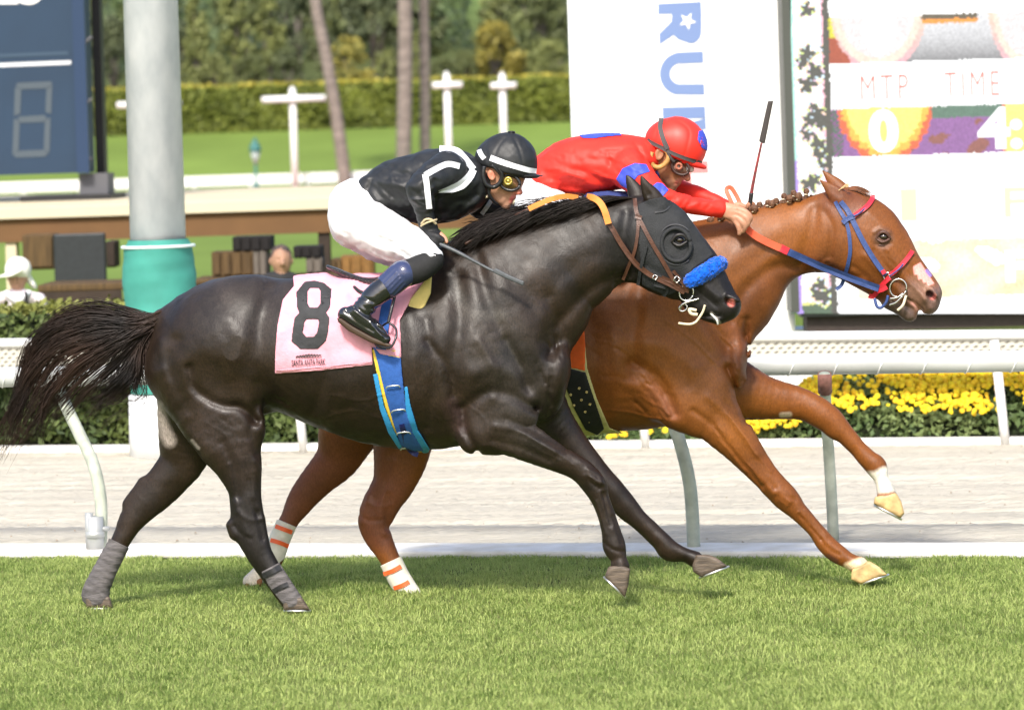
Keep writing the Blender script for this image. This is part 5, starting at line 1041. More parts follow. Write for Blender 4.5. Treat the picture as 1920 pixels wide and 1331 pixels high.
def locks(name, S, trunk_, ends, n_lock, per, r, mat_, parent, seed):
    """wind-blown hair: wavy locks that leave a common root, each a bundle of tapering strands"""
    rg = np.random.default_rng(seed); N = 20; ks = np.linspace(0, 1, N); allv, allf, base = [], [], 0
    for L_ in range(n_lock):
        e = ends[rg.integers(0, len(ends))] if L_ >= len(ends) else ends[L_]; e = np.array(e, float); q = np.vstack([[trunk_[0] + rg.normal(0, 3), trunk_[1] + rg.uniform(-12, 14), rg.uniform(-14, 8)], e + rg.normal(0, 1, e.shape) * np.linspace(3, 7, len(e))[:, None]])
        c = bez(q, 6); c = np.stack([np.interp(ks * (len(c) - 1), np.arange(len(c)), c[:, k]) for k in range(3)], 1); am = rg.uniform(2, 7); fr = rg.uniform(5, 11); ph = rg.uniform(0, 6.28); t = np.gradient(c[:, :2], axis=0); t /= np.linalg.norm(t, axis=1)[:, None] + 1e-6; nn = np.stack([-t[:, 1], t[:, 0]], 1)
        c[:, :2] += nn * (am * ks * np.sin(fr * ks + ph))[:, None]; sp = rg.uniform(2.5, 7)
        for _ in range(per):
            ln = rg.uniform(.72, 1.0); tt = ks * ln; d = np.stack([np.interp(tt, ks, c[:, k]) for k in range(3)], 1); o = rg.normal(0, 1, 3) * sp; env = (np.sin(np.pi * np.clip(tt * .92 + .06, 0, 1)) * .8 + .25)[:, None]; d = d + o * env + (rg.normal(0, 1, 3) * 5) * (tt[:, None] ** 3); d[:, :2] += nn * (1.6 * np.sin(rg.uniform(6, 14) * tt + rg.uniform(0, 6)))[:, None] * tt[:, None]
            p = S.world(d[:, 0], d[:, 1], d[:, 2]); tg = np.gradient(p, axis=0); tg /= np.linalg.norm(tg, axis=1)[:, None] + 1e-9; u = np.cross(tg, [0, 1, .1]); u /= np.linalg.norm(u, axis=1)[:, None] + 1e-9; v = np.cross(tg, u); rr = (r / S.u) * (1.05 - .85 * ks ** 1.5) * rg.uniform(.6, 1.3)
            vs = np.concatenate([(p + u * rr[:, None])[:, None], (p - .5 * u * rr[:, None] + .86 * v * rr[:, None])[:, None], (p - .5 * u * rr[:, None] - .86 * v * rr[:, None])[:, None]], 1).reshape(-1, 3); allv.append(vs); b_ = base + 3 * np.arange(N - 1)[:, None]
            for k in range(3): k2 = (k + 1) % 3; allf.append(np.hstack([b_ + k, b_ + k2, b_ + 3 + k2, b_ + 3 + k]))
            base += 3 * N
    return mesh_obj(name, np.vstack(allv), np.vstack(allf), mat_, parent, True)
tail = locks("tail", A, (306, 596), [
    [(245, 600, -8), (180, 592, -10), (118, 606, -8), (72, 640, 0), (54, 690, 6), (38, 750, 6), (8, 830, 0)], [(240, 610, -14), (170, 612, -20), (100, 640, -16), (60, 690, -10), (30, 760, -6), (-6, 850, 0)], [(250, 620, -20), (190, 640, -26), (120, 664, -24), (72, 712, -18), (44, 780, -12), (2, 866, -4)],
    [(252, 625, -18), (200, 652, -26), (140, 690, -24), (92, 740, -20), (62, 800, -14), (36, 842, -8)], [(255, 628, -14), (215, 660, -22), (170, 694, -22), (120, 730, -20), (92, 780, -16), (78, 832, -10)], [(258, 632, -10), (228, 672, -16), (196, 706, -18), (150, 742, -16), (120, 780, -12), (104, 806, -8)],
    [(262, 640, -6), (240, 682, -12), (214, 716, -12), (186, 744, -10), (150, 770, -8)], [(266, 645, -4), (252, 690, -8), (236, 720, -8), (212, 742, -6), (190, 752, -4)], [(270, 640, -2), (262, 690, -6), (262, 724, -6), (250, 748, -4)], [(244, 606, -10), (178, 602, -14), (108, 622, -10), (62, 668, -4), (46, 722, 0), (22, 790, 0), (-12, 862, 0)],
    [(250, 616, -16), (180, 626, -24), (110, 652, -22), (68, 706, -16), (34, 776, -10), (4, 858, -4)], [(236, 604, -10), (160, 600, -14), (96, 620, -12), (56, 662, -4), (40, 720, 0), (16, 800, 0)]], 52, 26, 1.1, M_tail, dark_horse, 3)
locks("loose_hair", A, (300, 600), [[(240, 580, 0), (176, 572, -6), (110, 590, 0), (66, 650, 0), (40, 740, 0)], [(262, 690, -6), (274, 740, -6), (232, 752, 0), (214, 770, 0)], [(262, 680, -6), (272, 728, -6), (250, 760, 0), (200, 790, 0), (165, 812, 0)], [(250, 690, -10), (226, 742, -8), (180, 764, 0), (150, 800, 0)], [(180, 590, -6), (110, 600, 0), (76, 650, 0), (120, 700, -14), (170, 720, -10)]], 16, 7, .7, M_tail, tail, 12)
# mane
strands("mane", A, [
    [(1195, 372, -6), (1150, 372, -30), (1090, 388, -44), (1040, 404, -46)],
    [(1150, 368, -4), (1095, 374, -30), (1030, 396, -48), (985, 420, -52)],
    [(1100, 374, -4), (1030, 388, -32), (970, 414, -54), (925, 440, -60)],
    [(1040, 384, -4), (970, 402, -36), (915, 432, -62), (880, 458, -66)],
    [(985, 396, -4), (915, 418, -40), (880, 442, -66), (855, 465, -70)],
    [(940, 412, -4), (890, 424, -40), (860, 446, -60), (840, 470, -66)]], 1100, 1.1, M_hair_dark, dark_horse, spread=7, seed=5, jit=.8)
strands("mane_wisps", A, [[(1130, 372, 0), (1080, 366, -6), (1030, 380, -10)], [(1060, 380, 0), (1010, 376, -6), (960, 396, -10)], [(990, 394, 0), (940, 396, -6), (890, 420, -10)], [(930, 415, 0), (890, 418, -6), (860, 432, -10)]], 110, .7, M_hair_dark, dark_horse, spread=7, seed=6, jit=.7)

# hood with its eye cup
M_hood = mat("black_hood_cloth", (0.020, 0.021, 0.023), rough=0.75, noise=0.2, nscale=25, bump=0.35, bscale=160)
def hood_fold(ax): return (0.5 * np.sin(ax[0][:, None] / 7.0 + ax[1][None, :] / 5.0))[:, :, None].astype(np.float32) * .5
hood = A.shell("hood", M_hood, dark_horse, [(1196, 384), (1218, 374), (1262, 366), (1284, 395), (1312, 438), (1338, 478), (1300, 504), (1288, 520), (1268, 548), (1250, 556), (1204, 535), (1200, 480), (1192, 430)], out=2.6, inn=3, h=1.8, extra=hood_fold)
E0 = (1268, 459); dE = float(A.surf(*E0)[0])
ring("eye_cup", A, E0, (27, 31), dE - 5, 4.0, M_hood, hood, rot=-12)
ring("cup_seam", A, E0, (34, 38), dE - 2, 1.6, mat("hood_binding", (0.045, 0.045, 0.05), rough=0.5), hood, rot=-12, a0=60, a1=330)
EB = Sculpt(0.0); EB.ell((1274, 450, float(A.surf(1274, 450)[0]) + 5), (11.5, 8.5, 10), 1); EB.build_grid(1.2); EB.mesh("eye", M_eye, dark_horse)
LB = Sculpt(0.0); LB.chain([(1260, 452, 3, dE - 6), (1268, 442, 3.6, dE - 8), (1280, 441, 3.4, dE - 7), (1288, 449, 2.6, dE - 5)], 1); LB.chain([(1261, 455, 2.4, dE - 5), (1273, 461, 3, dE - 6), (1287, 454, 2.4, dE - 5)], 1); LB.build_grid(1.2); LB.mesh("eyelid", mat("dark_skin", (0.02, 0.017, 0.017), rough=0.4), dark_horse)
ribbon("ear_binding", A, [(1228, 398), (1244, 396), (1256, 386), (1256, 375)], 3, bpy.data.materials["hood_binding"], hood, off=3)
# sheepskin noseband roll
M_fleece = mat("blue_fleece", (0.008, 0.10, 0.55), rough=1.0, spec=0.1, noise=0.35, nscale=60, bump=1.0, bscale=90, sheen=0.4)
NB = Sculpt(0.0); NB.chain([(1296, 526, 15, -36, .9), (1320, 512, 17, -30, 1.0), (1343, 497, 16, -16, 1.0), (1352, 494, 13, 0, 1.0), (1343, 497, 15, 16, 1)], 3); NB.noise(1.2, 3.0, 5); NB.noise(.9, 7, 6); NB.build_grid(1.4)
bridleA = ribbon("bridle", A, [(1190, 372), (1194, 400), (1206, 425), (1222, 455), (1245, 494), (1262, 524), (1270, 540)], 7.5, M_brown_leather, dark_horse, off=4)
NB.mesh("noseband_roll", M_fleece, bridleA)
ribbon("cheek_strap", A, [(1196, 400), (1196, 430), (1190, 470), (1176, 505), (1168, 525)], 6, M_brown_leather, bridleA, off=3.5)
ribbon("browband_end", A, [(1191, 405), (1203, 409)], 8, M_brown_leather, bridleA, off=6.5)
ribbon("hood_strap", A, [(1212, 460), (1202, 500), (1196, 535)], 6, M_hood, hood, off=5)
ribbon("hood_strap", A, [(1226, 533), (1250, 541), (1244, 556)], 7, M_hood, hood, off=5)
ribbon("cavesson", A, [(1240, 520), (1262, 530), (1276, 540), (1292, 546)], 8, M_brown_leather, bridleA, off=4)
ribbon("nose_strap", A, [(1262, 508), (1272, 520), (1282, 534), (1290, 545)], 6, M_brown_leather, bridleA, off=5)
def buckle(S, x, y, w_, h_, rot, dep, parent, m_=None, name="buckle"):
    r_ = math.radians(rot); c, s_ = math.cos(r_), math.sin(r_); pts = [(-w_, -h_), (w_, -h_), (w_, h_), (-w_, h_), (-w_, -h_)]
    p = np.array([(x + a * c - b * s_, y + a * s_ + b * c) for a, b in pts]); m = MB(); m.tube(S.world(p[:, 0], p[:, 1], np.full(5, dep)), 1.1 / S.u, 6); return m.build(name, m_ or M_metal, parent, True)
buckle(A, 1269, 524, 4.5, 5, 40, float(A.surf(1269, 524)[0]) - 9, bridleA); buckle(A, 1228, 520, 3.5, 4, 30, float(A.surf(1228, 520)[0]) - 9, bridleA)
dB = float(A.surf(1290, 552)[0])
ring("bit_ring", A, (1287, 549), (13, 15), dB - 7, 1.5, M_metal, bridleA, rot=20)
cord("bit_lever", A, [(1275, 580, dB - 6), (1278, 572, dB - 8), (1290, 566, dB - 8), (1311, 560, dB - 5)], 1.8, M_metal, bridleA)
ring("bit_hook", A, (1281, 577), (8, 6), dB - 6, 1.4, M_metal, bridleA, rot=-30)
M_tie = mat("tongue_tie_cloth", (0.72, 0.60, 0.42), rough=0.9)
cord("tongue_tie", A, [(1322, 572, dB - 4), (1318, 584, dB - 3), (1312, 594, dB - 3), (1304, 604, dB - 4), (1292, 608, dB - 6), (1272, 606, dB - 8)], 2.3, M_tie, bridleA)
cord("tie_knot", A, [(1306, 582, dB - 6), (1293, 580, dB - 8), (1296, 588, dB - 8), (1308, 590, dB - 6)], 3, M_tie, bridleA)
cord("lip_foam", A, [(1328, 582, -17), (1335, 590, -19), (1344, 600, -18), (1346, 608, -14)], 1.8, mat("foam", (0.8, 0.8, 0.78), rough=0.5), dark_horse)
# reins
reinA = ribbon("rein", A, [(1140, 418), (1150, 432), (1165, 458), (1190, 492), (1214, 512), (1232, 522), (1262, 536), (1284, 548)], 9.5, M_brown_leather, bridleA, off=4.5)
ribbon("rein_grip", A, [(1100, 369, -30), (1112, 371, -44), (1124, 379, -52), (1133, 394, -56), (1141, 420, -56)], 12, M_orange, bridleA, off=2)
ribbon("rein_grip", A, [(991, 392, -66), (1010, 383, -66), (1035, 373, -60), (1060, 368, -44), (1084, 371, -30)], 10, M_orange, bridleA, off=3)
cord("rein", A, [(872, 458, -70), (892, 446, -66), (925, 430, -56), (960, 408, -46), (992, 392, -42)], 2.6, M_brown_leather, bridleA)
# ================================================================== CHESTNUT HORSE
B = Sculpt(0.66)
B.chain([(715, 650, 95, 0, 1.15), (780, 655, 122, 0, .95), (860, 656, 126, 0, .95), (960, 664, 136, 0, .92), (1060, 664, 148, 0, .85), (1150, 655, 154, 0, .76), (1225, 648, 150, 0, .70), (1292, 650, 100, 0, .84)], 0)
B.chain([(668, 610, 32, 0, .9), (640, 605, 14, 0, 1)], 26)
B.chain([(1200, 590, 140, 0, .56), (1285, 560, 138, 0, .54), (1345, 530, 120, 0, .5), (1397, 490, 92, 0, .5), (1446, 462, 75, 0, .52), (1500, 446, 68, 0, .54), (1545, 438, 71, 0, .56)], 34)
B.chain([(1545, 438, 70, 0, .56), (1580, 436, 80, 0, .55), (1610, 450, 81, 0, .55), (1638, 473, 74, 0, .56), (1668, 505, 61, 0, .58), (1695, 528, 51, 0, .6), (1722, 544, 38, 0, .72), (1738, 552, 29, 0, .9)], 10)
B.chain([(1738, 558, 27, 0, .9), (1742, 570, 20, 0, 1.0)], 8)
B.chain([(1668, 562, 17, 0, 1.2), (1690, 574, 16, 0, 1.2), (1706, 588, 15, 0, 1.1)], 5)
B.chain([(1588, 378, 20, 16, .7), (1573, 354, 15, 22, .6), (1557, 336, 9, 25, .5), (1543, 321, 2.5, 26, .5)], 8)
B.chain([(1590, 390, 20, -20, .7), (1570, 368, 17, -28, .6), (1553, 352, 10, -30, .5), (1538, 338, 2.5, -30, .5)], 8)
B.chain([(1574, 363, 8, -40, .5), (1557, 350, 5, -38, .5)], 4, sub=True)
# hind legs
B.chain([(735, 700, 92, -28, .74), (756, 780, 66, -48, .72), (754, 842, 54, -56, .66), (741, 898, 41, -58, .6), (722, 933, 35, -58, .62), (705, 970, 33, -58, .55), (706, 998, 28, -58, .62), (725, 1037, 21, -58, .75), (745, 1077, 18, -58, .9), (770, 1118, 19, -58, 1)], 24)
B.chain([(690, 740, 80, 42, .7), (655, 805, 58, 54, .7), (634, 858, 43, 58, .6), (590, 906, 32, 58, .62), (560, 945, 25, 58, .68), (537, 984, 18, 58, .9), (524, 1014, 17, 58, .95), (508, 1048, 20, 58, .9), (484, 1074, 15, 58, 1.1), (474, 1090, 19, 58, 1.1)], 18)
# near foreleg
B.chain([(1210, 600, 105, -44, .5), (1245, 680, 92, -56, .5), (1308, 745, 74, -60, .55), (1338, 774, 54, -62, .62), (1386, 833, 37, -62, .8), (1432, 890, 27, -60, .9), (1473, 933, 25, -58, .9), (1495, 957, 19, -58, .95), (1525, 989, 15.5, -58, .95), (1550, 1020, 19, -58, .9), (1568, 1036, 19, -58, .9), (1592, 1051, 15, -58, 1.1), (1610, 1060, 17, -58, 1.2)], 20)
B.ell((1272, 765, -74), (34, 36, 24), 20, 20); B.ell((1387, 680, -30), (22, 50, 42), 24, 8)
B.ell((1330, 740, 0), (50, 46, 55), 24, 10)
# far foreleg
B.chain([(1360, 725, 62, 44, .7), (1430, 745, 42, 55, .8), (1504, 759, 30, 58, .85), (1550, 783, 26, 58, .9), (1568, 800, 23, 58, .9), (1587, 817, 17, 58, .95), (1624, 857, 17, 58, .95), (1643, 875, 20, 58, .9), (1652, 897, 14, 58, 1.05), (1659, 916, 16, 58, 1.1), (1662, 928, 18, 58, 1.1)], 16)
for st in [
    ([(1215, 470), (1200, 540), (1190, 620), (1190, 700)], -8, 16), ([(1245, 500), (1290, 580), (1340, 650), (1370, 700)], 6, 22), ([(1185, 680), (1210, 690), (1240, 720), (1265, 775)], -9, 10), ([(1200, 640), (1250, 650), (1300, 690)], 6, 20),
    ([(1290, 540), (1330, 600), (1365, 650)], -5, 12), ([(1400, 600), (1396, 650), (1404, 700)], -6, 8), ([(1365, 690), (1380, 740), (1400, 790)], -5, 8), ([(1300, 770), (1340, 800), (1390, 860), (1430, 910)], -4, 6), ([(1330, 745), (1375, 790), (1420, 850)], 4, 8), ([(1345, 800), (1400, 870), (1450, 925)], 3, 6),
    ([(1500, 500), (1450, 500), (1400, 540), (1370, 600)], -7, 12), ([(1480, 420), (1420, 450), (1360, 500)], 4, 22), ([(1530, 395), (1520, 440), (1500, 490)], -7, 13), ([(1460, 480), (1410, 520)], 4, 14),
    ([(1555, 500), (1590, 515), (1610, 520)], -4, 7), ([(1640, 470), (1665, 505), (1700, 540)], -3.5, 6), ([(1625, 480), (1655, 515), (1690, 550)], 3.5, 6), ([(1600, 500), (1625, 520), (1640, 550)], -3, 6), ([(1665, 470), (1700, 520), (1735, 560)], 3.5, 7), ([(1640, 436), (1650, 430), (1668, 436)], 3.5, 4), ([(1642, 458), (1656, 462), (1670, 456)], -3, 3.5), ([(1690, 570), (1705, 578), (1718, 592)], -2, 4), ([(1725, 545), (1735, 565), (1745, 578)], 2.4, 5), ([(1548, 400), (1560, 430), (1556, 480)], -4, 7), ([(1640, 455), (1690, 505), (1730, 540)], -2.5, 7), ([(1630, 400), (1670, 440), (1710, 490)], 2.5, 8), ([(1620, 480), (1655, 520)], 3, 10),
    ([(1700, 560), (1716, 570), (1728, 582)], -5, 3.2), ([(1740, 540), (1752, 556)], 2, 5), ([(1480, 735), (1530, 765)], -3, 5), ([(1440, 755), (1500, 775)], 3, 6), ([(1590, 825), (1632, 870)], -2, 4), ([(1500, 965), (1540, 1010)], -2.2, 3.5), ([(1510, 955), (1550, 1003)], 1.5, 3),
    ([(1460, 920), (1480, 940)], 3, 6), ([(690, 930), (680, 980)], 3, 6), ([(728, 930), (725, 990)], -4, 7), ([(712, 960), (722, 1000)], 3, 6), ([(735, 850), (728, 900), (705, 940)], -3, 9), ([(575, 895), (552, 930)], 3, 6), ([(600, 890), (560, 955), (545, 985)], -3, 6),
    ([(1110, 600), (1120, 700), (1110, 780)], -3, 14), ([(1150, 620), (1160, 700), (1150, 780)], 3, 14), ([(1180, 720), (1230, 740), (1262, 780)], 3, 14)]:
    B.stroke(st[0], st[1] * 1.3, st[2], -1)
B.ell((1746, 555, -24), (12, 8, 10), 4, 40, sub=True); B.ell((1752, 548, -25), (12, 4, 6), 5, 55)
veins(B, [[(1345, 800), (1385, 850), (1430, 905)], [(1365, 775), (1400, 825), (1445, 885)], [(1330, 790), (1360, 840), (1400, 885)], [(1500, 962), (1525, 990), (1548, 1018)], [(1420, 750), (1470, 760), (1530, 785)], [(1440, 735), (1490, 750), (1540, 768)], [(1590, 822), (1620, 852)], [(1665, 480), (1690, 505), (1715, 540)], [(1640, 500), (1670, 520), (1700, 545)], [(1700, 500), (1712, 520), (1732, 534)], [(1120, 640), (1160, 650), (1210, 690)], [(1250, 600), (1300, 640), (1350, 690)], [(1290, 590), (1330, 610), (1375, 650)], [(738, 860), (728, 910), (712, 950)], [(600, 880), (575, 920), (556, 960)], [(1200, 740), (1230, 760), (1255, 780)], [(1130, 770), (1180, 775), (1240, 785)]], 6, 1.6)
wrinkles(B, 1195, 710, 1255, 785, 22, 20, 50, 3, -1.4, 3.0); wrinkles(B, 1385, 600, 1410, 700, 8, 20, 85, 4, -1.6, 4); wrinkles(B, 1530, 480, 1560, 515, 6, 12, -40, 5); wrinkles(B, 1100, 600, 1200, 760, 10, 26, 20, 6, -1.2, 5); wrinkles(B, 1365, 690, 1400, 770, 7, 16, 60, 7, -1.6, 3.4)
for st in [([(1455, 915), (1472, 930), (1490, 936)], -2, 4), ([(1462, 938), (1476, 948)], 2.4, 4), ([(1540, 1012), (1556, 1030), (1574, 1040)], -2.2, 3.5), ([(1535, 770), (1552, 790), (1566, 806)], -2, 4), ([(1630, 866), (1646, 882), (1660, 886)], -2, 3.5), ([(670, 960), (690, 975), (715, 975)], -2.4, 4), ([(690, 940), (712, 950), (735, 945)], 2.2, 5), ([(544, 930), (560, 948), (578, 952)], -2, 4), ([(1290, 560), (1270, 640), (1290, 720)], -3, 12), ([(1340, 600), (1370, 650), (1385, 700)], 3.5, 8)]: B.stroke(st[0], st[1], st[2], -1)
B.noise(1.2, 48.0, 13); B.noise(0.3, 16.0, 14)
B.build_grid(HQ)
paintB = painter((0.180, 0.056, 0.0105), [
    ((0.225, 0.075, 0.014), [(1230, 640), (1320, 700), (1380, 780)], 40, 60), ((0.14, 0.045, 0.013), [(1540, 500), (1440, 520), (1400, 600), (1405, 680)], 20, 50), ((0.17, 0.055, 0.022), [(1570, 375), (1600, 380)], 14, 25), ((0.195, 0.064, 0.013), [(1480, 430), (1400, 470), (1320, 520)], 30, 50),
    ((0.22, 0.115, 0.075), [(1720, 550), (1740, 562)], 18, 22), ((0.13, 0.085, 0.07), [(1700, 590), (1690, 585), (1668, 575)], 12, 10), ((0.16, 0.09, 0.07), [(1748, 570), (1762, 552)], 10, 12), ((0.11, 0.055, 0.035), [(1655, 446)], 12, 12),
    ((0.60, 0.30, 0.25), [(1712, 568), (1728, 586)], 2, 4), ((0.75, 0.32, 0.28), 'poly', [(1712, 500), (1726, 492), (1752, 532), (1740, 536), (1737, 529), (1731, 531), (1729, 523), (1722, 525), (1720, 515), (1714, 516)], 0.8), ((0.25, 0.16, 0.4), [(1738, 508), (1744, 516)], 2.5, 2),
    ((0.60, 0.16, 0.14), [(1749, 556)], 4, 4, -1, 8), ((0.05, 0.02, 0.02), [(1744, 551)], 5, 5),
    ((0.205, 0.070, 0.026), [(1225, 735), (1262, 775)], 4, 18), ((0.80, 0.74, 0.64), 'poly', [(1612, 886), (1640, 884), (1655, 876), (1672, 874), (1700, 930), (1690, 975), (1625, 950)], 4), ((0.42, 0.2, .10), [(1632, 930), (1678, 925)], 1, 5),
    ((0.75, 0.66, 0.52), 'poly', [(440, 1060), (500, 1050), (545, 1075), (500, 1130), (440, 1120)], 5), ((0.72, 0.55, 0.35), [(1590, 1062), (1632, 1046)], 5, 6), ((0.5, 0.38, 0.28), [(1466, 778), (1480, 777)], 3, 4), ((0.10, 0.035, 0.018), [(1554, 1045), (1566, 1052)], 4, 6), ((0.17, 0.055, 0.024), [(735, 860), (720, 930), (705, 985)], 34, 24), ((0.17, 0.055, 0.024), [(640, 850), (590, 910), (540, 985)], 30, 24)])
chestnut = empty("racehorse", P(1000, 1110, 0.66), "chestnut racehorse with plaited mane, blue and red bridle and white striped hind bandages", "horse")
B.mesh("body", M_chest, chestnut, paintB)
hoof(B, [(1597, 1066), (1596, 1086), (1614, 1095), (1664, 1077), (1648, 1062), (1628, 1050)], -58, 22, M_hoof_pale, chestnut, [(1612, 1096), (1666, 1077)])
hoof(B, [(1640, 930), (1638, 944), (1662, 958), (1689, 971), (1696, 962), (1690, 940), (1680, 922)], 58, 20, M_hoof_pale, chestnut, [(1640, 947), (1690, 973)])
hoof(B, [(466, 1082), (450, 1112), (478, 1108), (492, 1096), (492, 1082)], 58, 18, mat("brown_hoof", (0.25, 0.10, 0.04), rough=0.6, noise=.3), chestnut, [(451, 1113), (488, 1105)])
hoof(B, [(754, 1116), (756, 1136), (806, 1136), (794, 1114)], -58, 18, M_hoof_pale, chestnut, [(757, 1137), (805, 1137)])
M_or_tape = mat("orange_tape", (0.85, 0.13, 0.035), rough=0.4)
for poly, dep, tapes in (([(706, 1064), (757, 1040), (774, 1078), (802, 1124), (760, 1140), (738, 1112)], -58, (((719, 1076), (736, 1070), (752, 1061)), ((738, 1103), (754, 1097), (767, 1090)))), ([(519, 972), (556, 988), (544, 1016), (534, 1046), (508, 1070), (480, 1062), (498, 1020)], 58, (((516, 986), (532, 992), (548, 998)), ((507, 1012), (524, 1017), (541, 1024))))):
    wr = B.shell("leg_bandage", M_white_tape, chestnut, poly, out=3, inn=4, h=1.5, dlo=dep - 40, dhi=dep + 40)
    for t_ in tapes: ribbon("tape", B, t_, 8, M_or_tape, wr, off=4.5)
EB = Sculpt(B.Y0); dE2 = float(B.surf(1656, 444)[0]); EB.ell((1656, 444, dE2 + 6), (10.5, 7.5, 10), 1); EB.build_grid(1.2); EB.mesh("eye", M_eye, chestnut)
LB = Sculpt(B.Y0); LB.chain([(1643, 447, 2.4, dE2 - 1), (1650, 437, 3.2, dE2 - 3), (1660, 436, 3.2, dE2 - 3), (1669, 446, 2.2, dE2 - 0)], 1); LB.chain([(1644, 449, 2, dE2 - 1), (1655, 454, 2.6, dE2 - 3), (1667, 449, 2, dE2)], 1); LB.chain([(1648, 460, 1.6, dE2 + 1), (1658, 461, 1.6, dE2 + 1)], 1); LB.build_grid(1.2); LB.mesh("eyelid", mat("eyelid_skin", (0.09, 0.04, 0.028), rough=0.5), chestnut)
# forelock and plaited mane: a row of knots, each with a pale rubber band
M_braid = mat("braided_hair", (0.13, 0.06, 0.03), rough=0.6, noise=0.4, nscale=120, bump=0.6, bscale=150)
M_band = mat("pale_band", (0.7, 0.6, 0.45), rough=0.5)
kn = [(1392, 407), (1408, 392), (1424, 384), (1440, 380), (1455, 377), (1470, 368), (1488, 362), (1512, 359), (1372, 402), (1414, 391), (1447, 382), (1480, 372), (1497, 368), (1352, 408), (1332, 414)]
mane = None
for i, (x, y) in enumerate(kn):
    K = Sculpt(B.Y0); r = 5.5 if i < 8 else 7; d0 = -12 + (i % 3) * 5 if i < 8 else -14 - (i % 2) * 6
    K.chain([(x, y, r, d0, 1)], 2)
    for a in range(5): K.chain([(x + math.cos(a * 1.3) * r * .7, y + math.sin(a * 1.3) * r * .7, r * .45, d0 - (a % 2) * 3, 1)], 1.5)
    if i < 8: K.chain([(x, y + 4, 2, d0, 1), (x - 1, y + 14, 3.5, d0 + 2, 1)], 2)
    K.build_grid(1.2); o = K.mesh("mane_knot", M_braid, chestnut)
    mb = MB(); t = np.linspace(0, 2 * math.pi, 13); mb.tube(B.world(x - .5 + 3.4 * np.cos(t), y + 7 + 1.2 * np.sin(t), d0 + 3.4 * np.sin(t)), 1.2 / B.u, 5); mb.build("hair_band", M_band, o, True)
ridge = Sculpt(B.Y0); ridge.chain([(1310, 428, 9, 0, 1), (1350, 414, 9, 0, 1), (1400, 401, 8, 0, 1), (1460, 384, 7, 0, 1), (1520, 372, 6, 0, 1), (1545, 368, 4, 0, 1)], 1); ridge.noise(2.2, 5.0, 3); ridge.build_grid(1.5); ridge.mesh("mane", M_braid, chestnut)
strands("forelock", B, [[(1592, 352, 4), (1604, 350, 0), (1618, 354, -4), (1636, 366, -6)], [(1590, 356, -6), (1604, 358, -12), (1618, 362, -14), (1634, 370, -12)]], 90, .9, M_hair_red, chestnut, spread=2.5, seed=4)
strands("ear_hair", B, [[(1572, 358, -38), (1582, 348, -36), (1588, 344, -34)], [(1580, 352, -34), (1590, 350, -36), (1592, 340, -32)]], 30, .6, mat("pale_hair", (.6, .4, .2)), chestnut, spread=1.5, seed=4)
# bridle
M_blue = mat("blue_strap", (0.035, 0.065, 0.20), rough=0.45, noise=0.15, nscale=60, bump=.15, bscale=250)
M_red = mat("red_strap", (0.62, 0.03, 0.05), rough=0.35, noise=0.1, nscale=60)
bridleB = ribbon("bridle", B, [(1576, 378), (1590, 396), (1602, 420), (1618, 452), (1636, 482), (1652, 505), (1660, 516)], 9.5, M_blue, chestnut, off=3)
ribbon("throat_latch", B, [(1566, 378), (1575, 395), (1586, 415), (1592, 440), (1594, 470), (1590, 495), (1584, 516), (1578, 534), (1568, 543)], 7, M_blue, bridleB, off=2.5)
ribbon("loop", B, [(1580, 418), (1588, 411), (1602, 405)], 9, M_blue, bridleB, off=5)
ribbon("browband", B, [(1598, 407), (1612, 397), (1626, 386), (1635, 374), (1637, 366)], 8.5, M_red, bridleB, off=4)
cord("braid", B, [(1600, 406, float(B.surf(1600, 406)[0]) - 8), (1614, 398, float(B.surf(1614, 398)[0]) - 8), (1634, 378, -22)], 1.4, M_blue, bridleB)
ribbon("noseband", B, [(1668, 516), (1680, 507), (1694, 493), (1706, 478), (1711, 470)], 8.5, M_red, bridleB, off=4)
cord("braid", B, [(1668, 518, float(B.surf(1668, 518)[0]) - 8), (1688, 502, float(B.surf(1688, 502)[0]) - 8), (1707, 476, -18)], 1.4, M_blue, bridleB)
ribbon("chin_strap", B, [(1668, 520), (1656, 532), (1646, 546), (1636, 556), (1629, 554)], 9, M_red, bridleB, off=5)
ribbon("keeper", B, [(1653, 512), (1660, 508)], 8, M_red, bridleB, off=6)
ribbon("keeper", B, [(1643, 544), (1655, 540), (1662, 536)], 13, M_red, bridleB, off=8)
dC = float(B.surf(1676, 545)[0]); buckle(B, 1662, 517, 5.5, 5, -20, dC - 9, bridleB, mat("bright_buckle", (.8, .78, .75), rough=.3, metal=.9))
ring("bit_ring", B, (1684, 540), (15.5, 17), dC - 6, 1.6, M_metal, bridleB, rot=20)
cord("bit_bar", B, [(1668, 560, dC - 5), (1682, 558, dC - 7), (1693, 550, dC - 6)], 1.8, M_metal, bridleB)
cord("bit_bar", B, [(1667, 572, dC - 5), (1680, 567, dC - 7), (1692, 555, dC - 7)], 1.8, M_metal, bridleB)
cord("tongue_strap", B, [(1683, 582, dC - 4), (1693, 572, dC - 6), (1699, 554, dC - 4)], 2.6, M_band, bridleB)
cord("chin_loop", B, [(1640, 560, dC), (1644, 574, dC - 2), (1652, 577, dC - 2), (1662, 566, dC - 3), (1665, 554, dC - 4)], 2.8, M_blue, bridleB)
cord("chin_pad", B, [(1664, 573, -6), (1676, 579, -8), (1684, 584, -8)], 4.5, M_band, bridleB)
